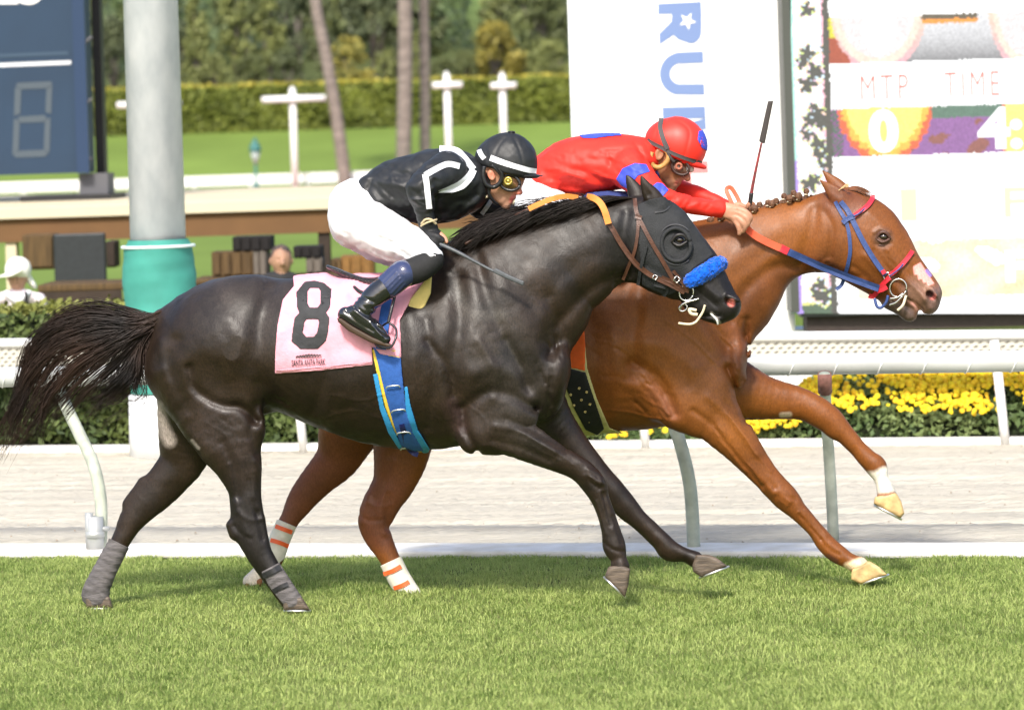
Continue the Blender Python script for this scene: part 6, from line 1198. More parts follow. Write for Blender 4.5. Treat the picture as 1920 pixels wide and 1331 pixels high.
# reins, with the loop over the rider's hand
ribbon("rein", B, [(1476, 471), (1500, 482), (1540, 500), (1580, 516), (1620, 531), (1648, 541)], 13, M_blue, bridleB, off=9)
ribbon("rein_joint", B, [(1462, 464), (1478, 472)], 14, M_red, bridleB, off=10)
M_coral = mat("coral_rein_grip", (0.80, 0.11, 0.05), rough=0.5, noise=.1, nscale=50)
ribbon("rein_grip", B, [(1398, 424, -60), (1408, 436, -58), (1430, 450, -55), (1464, 466, -50)], 13, M_coral, bridleB, off=0)
ribbon("rein_grip", B, [(1396, 420, -58), (1390, 400, -52), (1388, 384, -46), (1380, 366, -42), (1370, 352, -42), (1362, 356, -46), (1368, 372, -52), (1378, 392, -56), (1392, 410, -60)], 8, M_coral, bridleB, off=0, th=3)
# ================================================================== SADDLE ON THE DARK HORSE
M_pink = mat("pink_cloth", (0.80, 0.36, 0.44), rough=0.85, noise=0.08, nscale=18, bump=0.5, bscale=28, detail=2)
M_number = mat("black_number_cloth", (0.035, 0.035, 0.038), rough=0.75, noise=0.2, nscale=25, bump=0.3, bscale=60)
M_yellow = mat("yellow_foam", (0.72, 0.56, 0.20), rough=0.8, noise=0.1, nscale=30, bump=.3, bscale=120)
M_black_lea = mat("black_leather", (0.018, 0.018, 0.020), rough=0.3, spec=0.5, noise=0.2, nscale=30, bump=0.15, bscale=90)
M_patent = mat("polished_boot", (0.012, 0.012, 0.014), rough=0.13, spec=0.6, coat=0.8, bump=0.45, bscale=16)
M_girth = mat("blue_girth", (0.025, 0.10, 0.36), rough=0.75, noise=0.12, nscale=60, bump=0.3, bscale=300)
M_teal_edge = mat("light_blue_binding", (0.03, 0.26, 0.55), rough=0.6)
M_yel_edge = mat("yellow_binding", (0.75, 0.52, 0.05), rough=0.6)
saddle = empty("racing_saddle", P(680, 520, 0.0), "light racing saddle with pink number 8 cloth on the black horse", "saddle")
def folds(ax):
    x = ax[0][:, None]; y = ax[1][None, :]
    f = 1.6 * np.sin((x * .9 + y * .45) / 9.0) * np.exp(-((x - 640) / 60.0) ** 2) * np.clip((640 - y) / 80, 0, 1) + 1.0 * np.sin((x - .6 * y) / 13.0) + .6 * np.sin((x + 1.7 * y) / 17.0) - 5.0 * np.exp(-((y - 505) / 22.0) ** 2) * np.clip((x - 545) / 30, 0, 1)
    return f[:, :, None].astype(np.float32)
cloth_poly = [(558, 485), (549, 521), (551, 536), (530, 562), (520, 610), (516, 660), (515, 701), (600, 695), (699, 684), (697, 650), (712, 664), (753, 671), (750, 600), (772, 560), (800, 520), (806, 490), (700, 480)]
cloth = A.shell("saddle_cloth", M_pink, saddle, cloth_poly, out=4.5, inn=1.0, h=2.0, extra=folds)
N8 = [(571, 528), (590, 526), (607, 530), (622, 542), (619, 576), (612, 586), (618, 596), (615, 625), (611, 640), (596, 655), (563, 655), (546, 640), (549, 615), (552, 596), (561, 586), (557, 578), (555, 548)]
H8 = [[(577, 546), (582, 540), (597, 540), (601, 546), (600, 570), (595, 576), (581, 576), (577, 569)], [(575, 599), (596, 599), (598, 604), (594, 624), (588, 631), (574, 631), (568, 624), (571, 604)]]
A.shell("number", M_number, cloth, N8, out=6.0, inn=-4.0, h=1.3, extra=folds, dhi=0, holes=H8)
def on_cloth(x0, y0, w_, h_, rot=0.0, lift=7.0):
    r_ = math.radians(rot)
    def fn(v):
        a = v[:, 0] * w_; b = -v[:, 1] * h_; x = x0 + a * math.cos(r_) - b * math.sin(r_); y = y0 + a * math.sin(r_) + b * math.cos(r_); return A.world(x, y, A.surf(x, y) - lift)
    return fn
lettering("lettering", "SANTA ANITA PARK", on_cloth(547, 687, 63, 12, -2.5), M_number, cloth, bold=0.01)
em = MB()
for i in range(9):
    x = 558 + i * 5.2; yb = 671 - i * .25; hgt = 7 - abs(i - 4) * .6; pts = [(x - 4, yb), (x - 3, yb - hgt * .6), (x, yb - hgt), (x + 3, yb - hgt * .8), (x + 1, yb - hgt * .45), (x + 4, yb - .5), (x + 1.5, yb - 1), (x - 1, yb - hgt * .4), (x - 2, yb)]
    xs = np.array([p[0] for p in pts]); ys = np.array([p[1] for p in pts]); em.add(A.world(xs, ys, A.surf(xs, ys) - 7.2 - .05 * i), [(0, 1, 2), (0, 2, 7, 8), (2, 3, 4), (2, 4, 7), (4, 5, 6), (4, 6, 7)])
em.build("emblem", M_number, cloth)
# hem along the bottom
cord("hem", A, [(x, y, float(A.surf(x, y)[0]) - 6.2) for x, y in ((517, 694), (560, 692), (600, 688), (650, 683), (697, 678))], .8, M_pink, cloth)
# foam pad and flaps under the rider
pad = Sculpt(0.0); dP = lambda x, y: float(A.surf(x, y)[0])
pad.slab([(753, 600), (770, 560), (786, 540), (806, 512), (810, 516), (808, 550), (796, 576), (776, 594), (755, 602)], dP(780, 560) - 12, dP(780, 560) + 4, 3, 4); pad.build_grid(1.6); pad.mesh("foam_pad", M_yellow, saddle)
SD = Sculpt(0.0)
SD.chain([(614, 500, 3.5, -18, 6), (632, 508, 5.5, -20, 5), (660, 520, 6.5, -24, 5), (690, 528, 8, -30, 5), (720, 528, 12, -30, 4), (760, 512, 14, -20, 3.4), (796, 500, 10, -10, 3)], 2)
SD.chain([(664, 538, 3, -118, 1.5), (676, 548, 4, -126, 1.5), (700, 556, 5, -130, 1.5)], 2)
SD.build_grid(1.8); SD.mesh("saddle_tree", M_black_lea, saddle)
GP = A.shell("girth_pad", M_yel_edge, saddle, [(697, 655), (750, 655), (752, 700), (762, 760), (784, 815), (806, 846), (800, 854), (762, 842), (738, 806), (722, 764), (706, 700)], out=3.2, inn=1, h=1.8)
A.shell("girth_edging", M_teal_edge, GP, [(699, 702), (708, 700), (720, 760), (736, 800), (754, 838), (748, 842), (728, 812), (712, 768)], out=5.5, inn=-2, h=1.6, dhi=0)
A.shell("girth_edging", M_teal_edge, GP, [(758, 726), (764, 724), (770, 760), (784, 806), (806, 842), (800, 855), (778, 836), (762, 796)], out=5.5, inn=-2, h=1.6, dhi=0)
G2 = A.shell("girth_strap", M_girth, saddle, [(698, 645), (712, 663), (752, 671), (754, 700), (762, 770), (776, 812), (796, 846), (778, 846), (752, 836), (736, 790), (722, 740), (708, 680)], out=6.0, inn=-2, h=1.8, dhi=0)
for (x, y, w_, r_) in ((737, 724, 13, -6), (747, 769, 13, -8), (757, 811, 13, -4), (768, 841, 17, 2)):
    d = float(A.surf(x, y)[0]) - 10; c_, s_ = math.cos(math.radians(r_)), math.sin(math.radians(r_)); cord("girth_loop", A, [(x - w_ * c_, y - w_ * s_ + 3, d + 3), (x - w_ * .8 * c_, y - w_ * .8 * s_, d), (x, y - 1, d - 2), (x + w_ * .8 * c_, y + w_ * .8 * s_, d), (x + w_ * c_, y + w_ * s_ + 3, d + 3)], 1.5, M_shoe, G2)
ribbon("girth_strap_end", A, [(753, 795), (758, 815), (764, 836), (774, 848), (784, 852)], 10, mat("dark_blue_leather", (0.012, 0.015, 0.10), rough=0.4), G2, off=8)
ribbon("surcingle", A, [(728, 560), (722, 590), (718, 620), (714, 655)], 20, M_girth, saddle, off=7)

# ================================================================== TACK ON THE CHESTNUT
saddleB = empty("racing_saddle", P(1080, 520, 0.66), "racing saddle of the chestnut horse with orange cloth and black girth", "saddle")
clB = B.shell("saddle_cloth", mat("orange_cloth", (0.85, 0.13, 0.02), rough=0.8, noise=.1, nscale=30), saddleB, [(1000, 470), (1110, 470), (1096, 560), (1094, 600), (1098, 650), (1098, 696), (1060, 688), (1049, 676), (1044, 712), (960, 700), (950, 560)], out=5, inn=1, h=2.2)
B.shell("girth_pad", mat("cream_foam", (0.55, 0.50, 0.22), rough=0.8, noise=.15), saddleB, [(1046, 700), (1090, 640), (1086, 600), (1094, 600), (1101, 690), (1119, 747), (1143, 802), (1170, 812), (1162, 820), (1130, 812), (1098, 824), (1070, 800), (1052, 750)], out=4, inn=1, h=2)
gB = B.shell("girth_strap", mat("black_elastic", (0.012, 0.012, 0.014), rough=0.6, noise=.3), saddleB, [(1050, 686), (1098, 698), (1112, 740), (1133, 804), (1120, 816), (1098, 806), (1078, 770), (1060, 724)], out=7, inn=-2, h=2, dhi=0)
for i, (x, y) in enumerate(((1086, 728), (1090, 750), (1097, 772), (1104, 790), (1070, 740), (1076, 760), (1100, 735), (1106, 758))): buckle(B, x, y, 1.4, 1.4, 20, float(B.surf(x, y)[0]) - 9, gB, M_yellow, "stud")
sB = Sculpt(B.Y0); sB.chain([(985, 470, 5, 0, 6), (1020, 500, 8, 0, 5), (1080, 505, 12, 0, 4), (1130, 490, 9, 0, 3.5)], 2); sB.build_grid(2.2); sB.mesh("saddle_tree", M_black_lea, saddleB)
# ================================================================== RIDER IN BLACK
M_skin = mat("fair_skin", (0.52, 0.27, 0.17), rough=0.5, noise=0.08, nscale=30, vcol=True, bump=.08, bscale=90)
M_skin2 = mat("tanned_skin", (0.34, 0.15, 0.075), rough=0.48, noise=0.08, nscale=30, vcol=True, bump=.08, bscale=90)
M_silk_black = mat("black_silks", (0.018, 0.019, 0.021), rough=0.5, spec=0.4, noise=0.2, nscale=20, bump=0.25, bscale=30, detail=2)
M_white_silk = mat("white_trim", (0.75, 0.76, 0.80), rough=0.5, bump=0.15, bscale=40)
M_white_breech = mat("white_breeches", (0.82, 0.82, 0.84), rough=0.65, bump=0.3, bscale=18, detail=2)
M_black_cloth = mat("black_knit", (0.015, 0.015, 0.016), rough=0.8, noise=.2, nscale=60)
M_glove = mat("black_glove", (0.016, 0.016, 0.018), rough=0.6, noise=.2, nscale=60, bump=.3, bscale=150)
M_lens = mat("tinted_lens", (0.28, 0.17, 0.05), rough=0.06, spec=0.8, coat=1.0)
M_clear = mat("clear_lens", (0.75, 0.75, 0.75), rough=0.03, trans=0.85)
M_brass = mat("brass", (0.55, 0.42, 0.10), rough=0.3, metal=.8)

J = Sculpt(0.0)
torso = [(694, 358, 28, -4, 1.5), (738, 354, 52, 0, 1.2), (790, 352, 66, 0, 1.15), (838, 346, 68, 0, 1.15), (872, 346, 52, 0, 1.05), (894, 346, 30, 0, 1)]
thighN = [(668, 412, 50, -40, .9), (724, 442, 46, -66, .9), (776, 462, 33, -105, .95), (808, 484, 23, -130, 1)]
thighF = [(668, 418, 50, 40, .9), (722, 452, 44, 66, .9), (770, 476, 33, 105, .95), (800, 500, 23, 130, 1)]
shinN = [(808, 486, 23, -130, 1), (788, 503, 24, -136, 1), (754, 516, 24, -142, 1), (706, 553, 21, -150, 1), (684, 573, 20, -152, 1)]
shinF = [(800, 500, 23, 130, 1), (754, 526, 24, 142, 1), (690, 573, 20, 152, 1)]
footN = [(655, 588, 19, -154, .9), (690, 606, 20, -158, .85), (722, 634, 12, -160, 1.2)]
footF = [(655, 588, 19, 154, .9), (690, 606, 20, 158, .85), (722, 634, 12, 160, 1.2)]
armN = [(838, 322, 38, -62, .9), (812, 336, 33, -92, .95), (790, 354, 28, -118, 1), (794, 384, 22, -116, 1), (802, 412, 16, -108, 1)]
armF = [(880, 345, 34, 62, .9), (905, 385, 28, 84, 1), (945, 400, 20, 74, 1), (985, 404, 14, 50, 1)]
for c in (torso, thighN, thighF, shinN, shinF, footN, footF, armN, armF): J.chain(c, 10, grow=-8)
J.chain([(668, 395, 50, 0, 1.25), (664, 418, 42, 0, 1.3)], 10, grow=-5)
J.chain([(890, 345, 26, 0, 1), (918, 338, 24, 0, 1)], 10)
# head
J.chain([(936, 312, 38, 0, .84), (948, 322, 38, 0, .84), (955, 336, 28, 0, .9)], 10)
J.chain([(940, 350, 26, 0, .85), (950, 366, 16, 0, .9)], 9); J.chain([(921, 352, 11, 0, 1.7), (934, 372, 10, 0, 1.6), (950, 382, 7, 0, 1.2)], 8)
J.chain([(966, 345, 5, 0, 1), (972, 355, 5, 0, 1), (975, 361, 5.5, 0, 1.1)], 4); J.ell((971, 363, -5), (4, 3.5, 3), 3); J.ell((971, 363, 5), (4, 3.5, 3), 3)
J.chain([(960, 371, 5, -7, 1), (963, 370, 5, 0, 1), (960, 371, 5, 7, 1)], 2.5); J.chain([(956, 379, 4.4, -6, 1), (958, 379, 4.4, 0, 1), (956, 379, 4.4, 6, 1)], 2.5); J.ell((949, 387, 0), (8, 6.5, 8), 5)
J.chain([(954, 376, 1.4, -14, 1), (966, 374, 1.2, -8, 1)], 1.5, sub=True)
J.stroke([(944, 358), (952, 368), (948, 380)], -1.2, 3); J.stroke([(938, 352), (950, 358)], 1.4, 5)
J.ell((921, 329, -33), (7, 11, 4), 2, -20); J.ell((923, 330, -37), (3.5, 7, 3), 2, -20, sub=True)
# bare fingertips and hands
J.chain([(806, 428, 13, -106, .7), (813, 445, 13, -106, .6)], 5)
fN = [[(806, 440, 6, -116, 1), (818, 444, 5.5, -122, 1), (828, 450, 5, -119, 1), (826, 458, 4.2, -108, 1)], [(806, 446, 6, -116, 1), (814, 452, 5.4, -122, 1), (820, 458, 4.8, -118, 1), (817, 464, 4.2, -108, 1)], [(801, 449, 5.5, -114, 1), (806, 457, 5, -120, 1), (810, 463, 4.6, -116, 1), (808, 468, 4, -106, 1)], [(796, 450, 5, -110, 1), (799, 458, 4.6, -115, 1), (802, 464, 4.2, -112, 1)], [(812, 432, 6, -100, 1), (824, 438, 5, -104, 1), (834, 447, 4.5, -108, 1), (837, 454, 4, -112, 1)]]
for f_ in fN: J.chain(f_, 2)
for k, f_ in enumerate([[(990, 402, 6, 34, 1), (1002, 396, 5, 26, 1), (1006, 404, 4.5, 18, 1)], [(992, 408, 6, 36, 1), (1004, 404, 5, 28, 1), (1006, 411, 4.5, 20, 1)], [(990, 413, 5.5, 40, 1), (1001, 412, 4.8, 32, 1), (1002, 418, 4.2, 24, 1)], [(987, 417, 5, 44, 1), (996, 418, 4.4, 36, 1), (996, 423, 4, 30, 1)], [(986, 400, 6, 30, 1), (996, 392, 5, 20, 1), (1004, 394, 4.4, 14, 1)]]): J.chain(f_, 2)
J.chain([(982, 405, 12, 48, .7), (990, 408, 11, 42, .7)], 4)
J.build_grid(2.0)
rider = empty("person", P(700, 560, 0.0), "jockey in black silks and white breeches crouching forward on the near-black horse, whip pointing down", "person")
J.mesh("body", M_skin, rider, painter((0.50, 0.25, 0.155), [((0.62, 0.20, 0.14), [(974, 361), (966, 366)], 3, 6), ((0.55, 0.13, 0.11), [(960, 371), (957, 379)], 2.5, 2.5), ((0.62, 0.20, 0.13), [(921, 329)], 4, 7), ((0.38, 0.2, 0.13), [(935, 372), (950, 386)], 5, 8), ((0.56, 0.30, 0.2), [(944, 354)], 5, 8)]))

def garment(name, m_, parent, chains, ops=(), h=1.8, noise=None, Y0=0.0, k=10, cut=None, paint=None, hem=None, wr=()):
    T = Sculpt(Y0)
    for c in chains: T.chain(c, k)
    for o in ops: getattr(T, o[0])(*o[1:])
    for w_ in wr: wrinkles(T, *w_)
    if noise: T.noise(*noise)
    T.build_grid(h)
    return T, T.mesh(name, m_, parent, paint)
# breeches
TB, breeches = garment("breeches", M_white_breech, rider, [[(668, 388, 53, 0, 1.2), (664, 415, 48, 0, 1.35), (666, 425, 44, 0, 1.4)], thighN, thighF], [
    ("stroke", [(640, 450), (680, 470), (740, 480)], -2.0, 7), ("stroke", [(700, 400), (740, 425), (790, 450)], 1.6, 9), ("stroke", [(690, 440), (730, 452), (790, 478)], -1.4, 5), ("stroke", [(655, 430), (700, 462), (760, 482)], 1.3, 5), ("stroke", [(770, 440), (790, 462), (796, 486)], -1.4, 4), ("stroke", [(788, 448), (804, 470), (806, 492)], 1.3, 4), ("stroke", [(700, 380), (690, 410), (700, 440)], -1.5, 6), ("stroke", [(640, 390), (660, 410), (700, 420)], -1.0, 5)], noise=(0.9, 14, 5), wr=[(640, 380, 720, 470, 12, 26, 20, 1, -1.2, 4), (720, 410, 810, 480, 14, 18, 35, 2, 1.2, 3.5), (640, 440, 760, 485, 8, 22, 15, 3, -1.6, 4)])
# jersey
TJ, jersey = garment("silks", M_silk_black, rider, [torso, armF], [
    ("chain", [(886, 346, 28, 0, 1.05), (906, 342, 25, 0, 1)], 8),
    ("chain", armN, 7), ("chain", [(686, 345, 14, -22, 1.6), (695, 372, 12, -40, 1.4), (712, 388, 12, -48, 1)], 10),
    ("stroke", [(700, 330), (730, 345), (770, 350), (790, 340)], 2.6, 8), ("stroke", [(706, 350), (740, 370), (770, 400)], -3.0, 8), ("stroke", [(696, 340), (690, 360), (700, 378)], -2.5, 5), ("stroke", [(720, 320), (760, 330), (800, 312)], -2.6, 8), ("stroke", [(780, 300), (800, 310), (812, 330)], 2, 7),
    ("stroke", [(762, 350), (785, 362), (806, 358)], -2.0, 5), ("stroke", [(770, 372), (790, 384), (812, 376)], 2, 5), ("stroke", [(776, 392), (796, 400), (812, 396)], -1.8, 4), ("stroke", [(815, 400), (850, 385), (890, 360)], -3, 8), ("stroke", [(820, 415), (860, 405), (895, 385)], 2.4, 8), ("stroke", [(725, 390), (760, 405), (800, 418)], 2.4, 7), ("stroke", [(824, 360), (820, 385), (828, 410)], -3, 7)], noise=(1.1, 16, 9), k=8, wr=[(700, 300, 800, 400, 14, 26, 20, 4, -1.5, 4.5), (770, 300, 830, 400, 12, 16, -10, 5, 1.4, 3.5), (820, 350, 900, 410, 8, 20, -30, 6, -1.8, 5), (700, 340, 790, 410, 8, 26, 40, 7, 1.6, 5)])
for st in ([(862, 312), (845, 308), (832, 310), (812, 320), (797, 329)], [(797, 327), (800, 345), (802, 365), (805, 392)]): ribbon("white_stripe", TJ, st, 11, M_white_silk, jersey, off=1.2, th=1.2)
for st, w_ in (([(824, 279), (842, 280), (858, 284), (872, 298), (888, 318)], 12), ([(888, 318), (880, 332), (866, 346), (848, 354), (822, 360)], [13, 15, 17, 14, 4]), ([(921, 376), (912, 390), (903, 402)], 8)): ribbon("white_stripe", TJ, st, w_, M_white_silk, jersey, off=1.2, th=1.2)
# knee bands, boots, gloves
garment("sock", M_black_cloth, rider, [[(808, 488, 24.5, -130, 1), (788, 503, 25.5, -136, 1), (762, 513, 25, -140, 1)]], k=4)
garment("sock", M_black_cloth, rider, [[(800, 502, 24, 130, 1), (762, 520, 25, 140, 1)]], k=4)
def boot(shin, foot, name="boot"):
    T = Sculpt(0.0); T.chain(shin, 6); T.chain(foot, 8); sg = 1 if foot[0][3] > 0 else -1
    for st in ([(664, 572), (684, 590), (704, 592)], [(668, 562), (690, 578), (712, 578)], [(676, 556), (700, 566)], [(700, 600), (712, 618), (724, 628)], [(650, 584), (672, 604), (700, 620)]): T.stroke(st, -2.6, 3.6)
    for st in ([(662, 580), (690, 600), (716, 612)], [(672, 566), (700, 584)], [(694, 606), (716, 630)]): T.stroke(st, 2.0, 3.2)
    T.build_grid(1.6); o = T.mesh(name, M_patent, rider)
    d = foot[0][3]; C_ = Sculpt(0.0); C_.chain([(754, 514, 26.5, shin[1][3] if sg < 0 else 142, 1), (728, 536, 24.5, -146 if sg < 0 else 146, 1)], 2)
    for q in range(7): C_.stroke([(734 + q * 4.2, 498 + q * 6), (712 + q * 4.4, 520 + q * 6)], 1.1, 1.7)
    C_.build_grid(1.5); C_.mesh("boot_cuff", mat("navy_vinyl", (0.035, 0.045, 0.11), rough=0.16, coat=.6, bump=.2, bscale=60) if sg < 0 else bpy.data.materials["navy_vinyl"], o)
    L = Sculpt(0.0); L.slab([(632, 596), (640, 597), (662, 612), (700, 633), (732, 645), (737, 648), (728, 652), (694, 642), (654, 621), (634, 604)], d - 17, d + 12, 2, 3); L.build_grid(1.6); L.mesh("sole", mat("brown_sole", (0.05, 0.028, 0.015), rough=0.5) if sg < 0 else bpy.data.materials["brown_sole"], o)
    return o
bootN = [(752, 517, 24, -142, 1), (730, 534, 23, -146, 1), (706, 552, 22, -150, 1), (686, 572, 21, -152, 1), (676, 584, 20, -154, 1)]
boot(bootN, [(648, 590, 15, -154, 1.1), (668, 596, 20, -156, .95), (694, 612, 18, -158, 1), (722, 636, 11, -160, 1.4)])
boot([(a, b, c, -d, e) for a, b, c, d, e in bootN], [(648, 590, 15, 154, 1.1), (668, 596, 20, 156, .95), (694, 612, 18, 158, 1), (722, 636, 11, 160, 1.4)])
GL, glove = garment("glove", M_glove, rider, [[(800, 416, 17, -107, .85), (806, 430, 16, -106, .75), (812, 444, 14, -106, .75)]], [("chain", [(a, b, r + 1.5, d, e) for a, b, r, d, e in f_[:3]], 2) for f_ in fN[:4]] + [("chain", [(812, 432, 7.4, -100, 1), (822, 437, 6.4, -103, 1)], 2)], h=1.5, k=5)
garment("glove", M_glove, rider, [[(980, 404, 15, 50, .8), (992, 408, 13, 42, .8)]], [], h=1.8, k=5)
cord("wrist_band", J, [(790, 420, -122), (798, 412, -130), (808, 412, -130), (818, 420, -120)], 2.2, mat("tan_elastic", (0.6, 0.48, 0.3), rough=.7), glove)
cord("wrist_band", J, [(789, 424, -120), (800, 418, -129), (812, 414, -128), (819, 412, -118)], 1.8, bpy.data.materials["tan_elastic"], glove)
# stirrup


for sg in (-1, 1):
    st = cord("stirrup_leather", J, [(742, 548, sg * 132), (734, 580, sg * 145), (728, 606, sg * 152)], 3.0, M_black_lea, saddle)
    m = MB(); q = [(728, 604, sg * 152), (742, 616, sg * 158), (742, 634, sg * 168), (730, 652, sg * 172), (704, 646, sg * 162)]; qq = bez(np.array(q, float), 6); m.tube(J.world(qq[:, 0], qq[:, 1], qq[:, 2]), 2.2 / J.u, 8)
    q = [(728, 604, sg * 152), (716, 612, sg * 146), (704, 628, sg * 146), (706, 648, sg * 150), (730, 652, sg * 172)]; qq = bez(np.array(q, float), 6); m.tube(J.world(qq[:, 0], qq[:, 1], qq[:, 2]), 2.2 / J.u, 8); m.build("stirrup_iron", M_shoe if sg > 0 else mat("dark_iron", (.05, .05, .055), rough=.25, metal=.8), saddle, True)

# helmet, harness, goggles
def helmet(S, c, rx, ry, rd, rot, m_, parent, cutp, brim, name="helmet"):
    T = Sculpt(S.Y0); T.ell((c[0], c[1], 0), (rx, ry, rd), 2, rot); T.slab(cutp, -90, 90, 3, 1, sub=True)
    return T
HT = Sculpt(0.0); HT.ell((951, 306, 0), (57, 58, 46), 2, 12); HT.ell((925, 300, 0), (34, 34, 40), 12, 0)
HT.slab([(880, 292), (895, 308), (915, 314), (950, 326), (1000, 336), (1040, 336), (1040, 400), (880, 400)], -90, 90, 4, 1, sub=True)
for st in ([(959, 248), (935, 275), (920, 312)], [(959, 248), (975, 285), (985, 330)], [(910, 270), (915, 300)]): HT.stroke(st, -1.0, 3)
HT.noise(.35, 9, 5); HT.build_grid(1.6); helm = HT.mesh("helmet", M_silk_black, rider)
bt = MB(); t = np.linspace(0, 2 * math.pi, 17); bt.tube(J.world(959 + 5.5 * np.cos(t), 249 + 1.5 * np.sin(t), 5.5 * np.sin(t)), 2.0 / J.u, 6); bt.build("button", M_black_lea, helm, True)
ribbon("white_band", HT, [(919, 296), (940, 304), (965, 312), (990, 319), (1006, 321)], [11, 11, 10, 10, 9], M_white_silk, helm, off=.8, th=1)
ribbon("white_band", HT, [(898, 281), (902, 290), (908, 298)], 9, M_white_silk, helm, off=.8, th=1)
BR = Sculpt(0.0); BR.chain([(960, 327, 4, -34, 1), (985, 330, 5, -26, 1), (1004, 331, 4, -12, 1.2), (1010, 330, 3, 0, 1.5), (1004, 331, 4, 12, 1.2), (985, 330, 5, 26, 1)], 2); BR.chain([(985, 324, 9, 0, 3), (1002, 327, 4, 0, 4)], 3); BR.build_grid(1.5); BR.mesh("peak", M_black_lea, helm)
cord("peak_edge", J, [(992, 328, -22), (1006, 330, -14), (1017, 330, 0), (1006, 330, 14)], 1.3, M_black_lea, helm)
hs = cord("harness", J, [(908, 312, -41), (906, 330, -42), (912, 346, -40), (926, 351, -36), (938, 342, -36), (941, 328, -38), (936, 316, -40)], 4.2, M_black_lea, helm)
cord("chin_strap", J, [(916, 350, -34), (918, 366, -28), (926, 378, -18), (934, 384, -8)], 3.2, M_black_lea, helm)
cord("chin_tab", J, [(908, 370, -18), (914, 368, -22)], 3.5, M_band, helm)
gf = Sculpt(0.0); gf.chain([(946, 340, 14, -20, .8), (958, 345, 14, -10, 1), (966, 345, 11, 0, 1.2), (958, 345, 14, 10, 1)], 4); gf.build_grid(1.4); gog = gf.mesh("goggles", M_lens, rider)
ring("goggle_frame", J, (956, 343), (19, 14), -30, 3.0, M_black_lea, gog, rot=15)
ring("goggle_vent", J, (953, 340), 6, -35, 3.0, M_brass, gog); cord("vent_cap", J, [(953, 340, -33), (953, 340, -37)], 4, M_brass, gog)
cord("goggle_strap", J, [(942, 333, -34), (934, 322, -38), (922, 310, -42)], 3, M_black_lea, gog)
whip = empty("whip", P(900, 490, -0.25), "short grey-black riding whip held low by the jockey in black", "whip")
cord("shaft", J, [(812, 452, -116, 3.2), (835, 462, -122, 3.6), (862, 475, -126, 3.6), (895, 493, -128, 2.8), (930, 511, -130, 2.4)], 3, mat("grey_whip", (0.075, 0.082, 0.09), rough=0.4, noise=.2, nscale=80), whip)
m = MB(); q = [(924, 507), (930, 503), (955, 516), (983, 528), (981, 536), (950, 523), (926, 512)]
T = Sculpt(0.0); T.slab(q, -134, -127, 1, 2); T.build_grid(1.2); T.mesh("flap", bpy.data.materials["grey_whip"], whip)

# ================================================================== RIDER IN RED
Y2 = B.Y0; K = Sculpt(Y2)
M_silk_red = mat("red_silks", (0.78, 0.035, 0.022), rough=0.55, spec=0.3, noise=0.08, nscale=12, bump=0.2, bscale=26, detail=2)
M_silk_blue = mat("blue_trim", (0.05, 0.08, 0.55), rough=0.55, bump=.15, bscale=40)
torso2 = [(1024, 322, 34, 0, 1.5), (1060, 315, 50, 0, 1.3), (1100, 310, 56, 0, 1.25), (1150, 304, 53, 0, 1.35), (1190, 300, 45, 0, 1.4), (1214, 292, 32, 0, 1)]
armN2 = [(1180, 320, 38, -58, .9), (1210, 347, 29, -90, 1), (1244, 372, 21, -105, 1), (1290, 383, 18, -92, 1), (1330, 390, 16.5, -76, 1), (1350, 392, 16, -70, 1)]
armF2 = [(1195, 325, 36, 58, .9), (1250, 350, 24, 70, 1), (1320, 372, 18, 40, 1), (1368, 392, 13, 18, 1)]
thN2 = [(1008, 386, 42, -40, .9), (1070, 412, 40, -70, .9), (1120, 440, 30, -105, 1), (1150, 468, 22, -126, 1)]
thF2 = [(a, b + 6, c, -d, e) for a, b, c, d, e in thN2]
shN2 = [(1150, 468, 22, -126, 1), (1095, 490, 23, -138, 1), (1050, 530, 19, -146, 1)]; ftN2 = [(1022, 548, 16, -150, 1), (1050, 566, 18, -152, .9), (1084, 592, 11, -154, 1.3)]
shF2 = [(a, b, c, -d, e) for a, b, c, d, e in shN2]; ftF2 = [(a, b, c, -d, e) for a, b, c, d, e in ftN2]
for c in (torso2, armN2, armF2, thN2, thF2, shN2, shF2, ftN2, ftF2): K.chain(c, 10, grow=-8)
K.chain([(1005, 370, 38, 0, 1.5), (1003, 392, 36, 0, 1.5)], 10, grow=-5)
K.chain([(1205, 300, 26, 0, 1), (1236, 302, 25, 0, 1)], 9)
K.chain([(1254, 282, 38, 0, .84), (1266, 288, 36, 0, .84), (1276, 302, 26, 0, .9)], 10)
K.chain([(1258, 318, 26, 0, .85), (1264, 336, 15, 0, .9)], 9); K.chain([(1238, 318, 11, 0, 1.7), (1250, 338, 10, 0, 1.5), (1262, 348, 7, 0, 1.2)], 8)
K.chain([(1282, 318, 5, 0, 1), (1288, 328, 5.5, 0, 1), (1289, 335, 6, 0, 1.1)], 4); K.ell((1281, 335, -5), (4, 3.5, 3), 3); K.ell((1281, 335, 5), (4, 3.5, 3), 3)
K.chain([(1270, 341, 5, -7, 1), (1272, 341, 5, 0, 1), (1270, 341, 5, 7, 1)], 2.5); K.chain([(1264, 348, 4.4, -6, 1), (1266, 348, 4.4, 0, 1), (1264, 348, 4.4, 6, 1)], 2.5); K.ell((1259, 355, 0), (8, 6.5, 8), 5)
K.chain([(1260, 345, 1.4, -14, 1), (1273, 345, 1.2, -8, 1)], 1.5, sub=True)
K.ell((1236, 289, -33), (9, 13, 4), 2, 15); K.ell((1237, 289, -37), (4.5, 8.5, 3), 2, 15, sub=True)
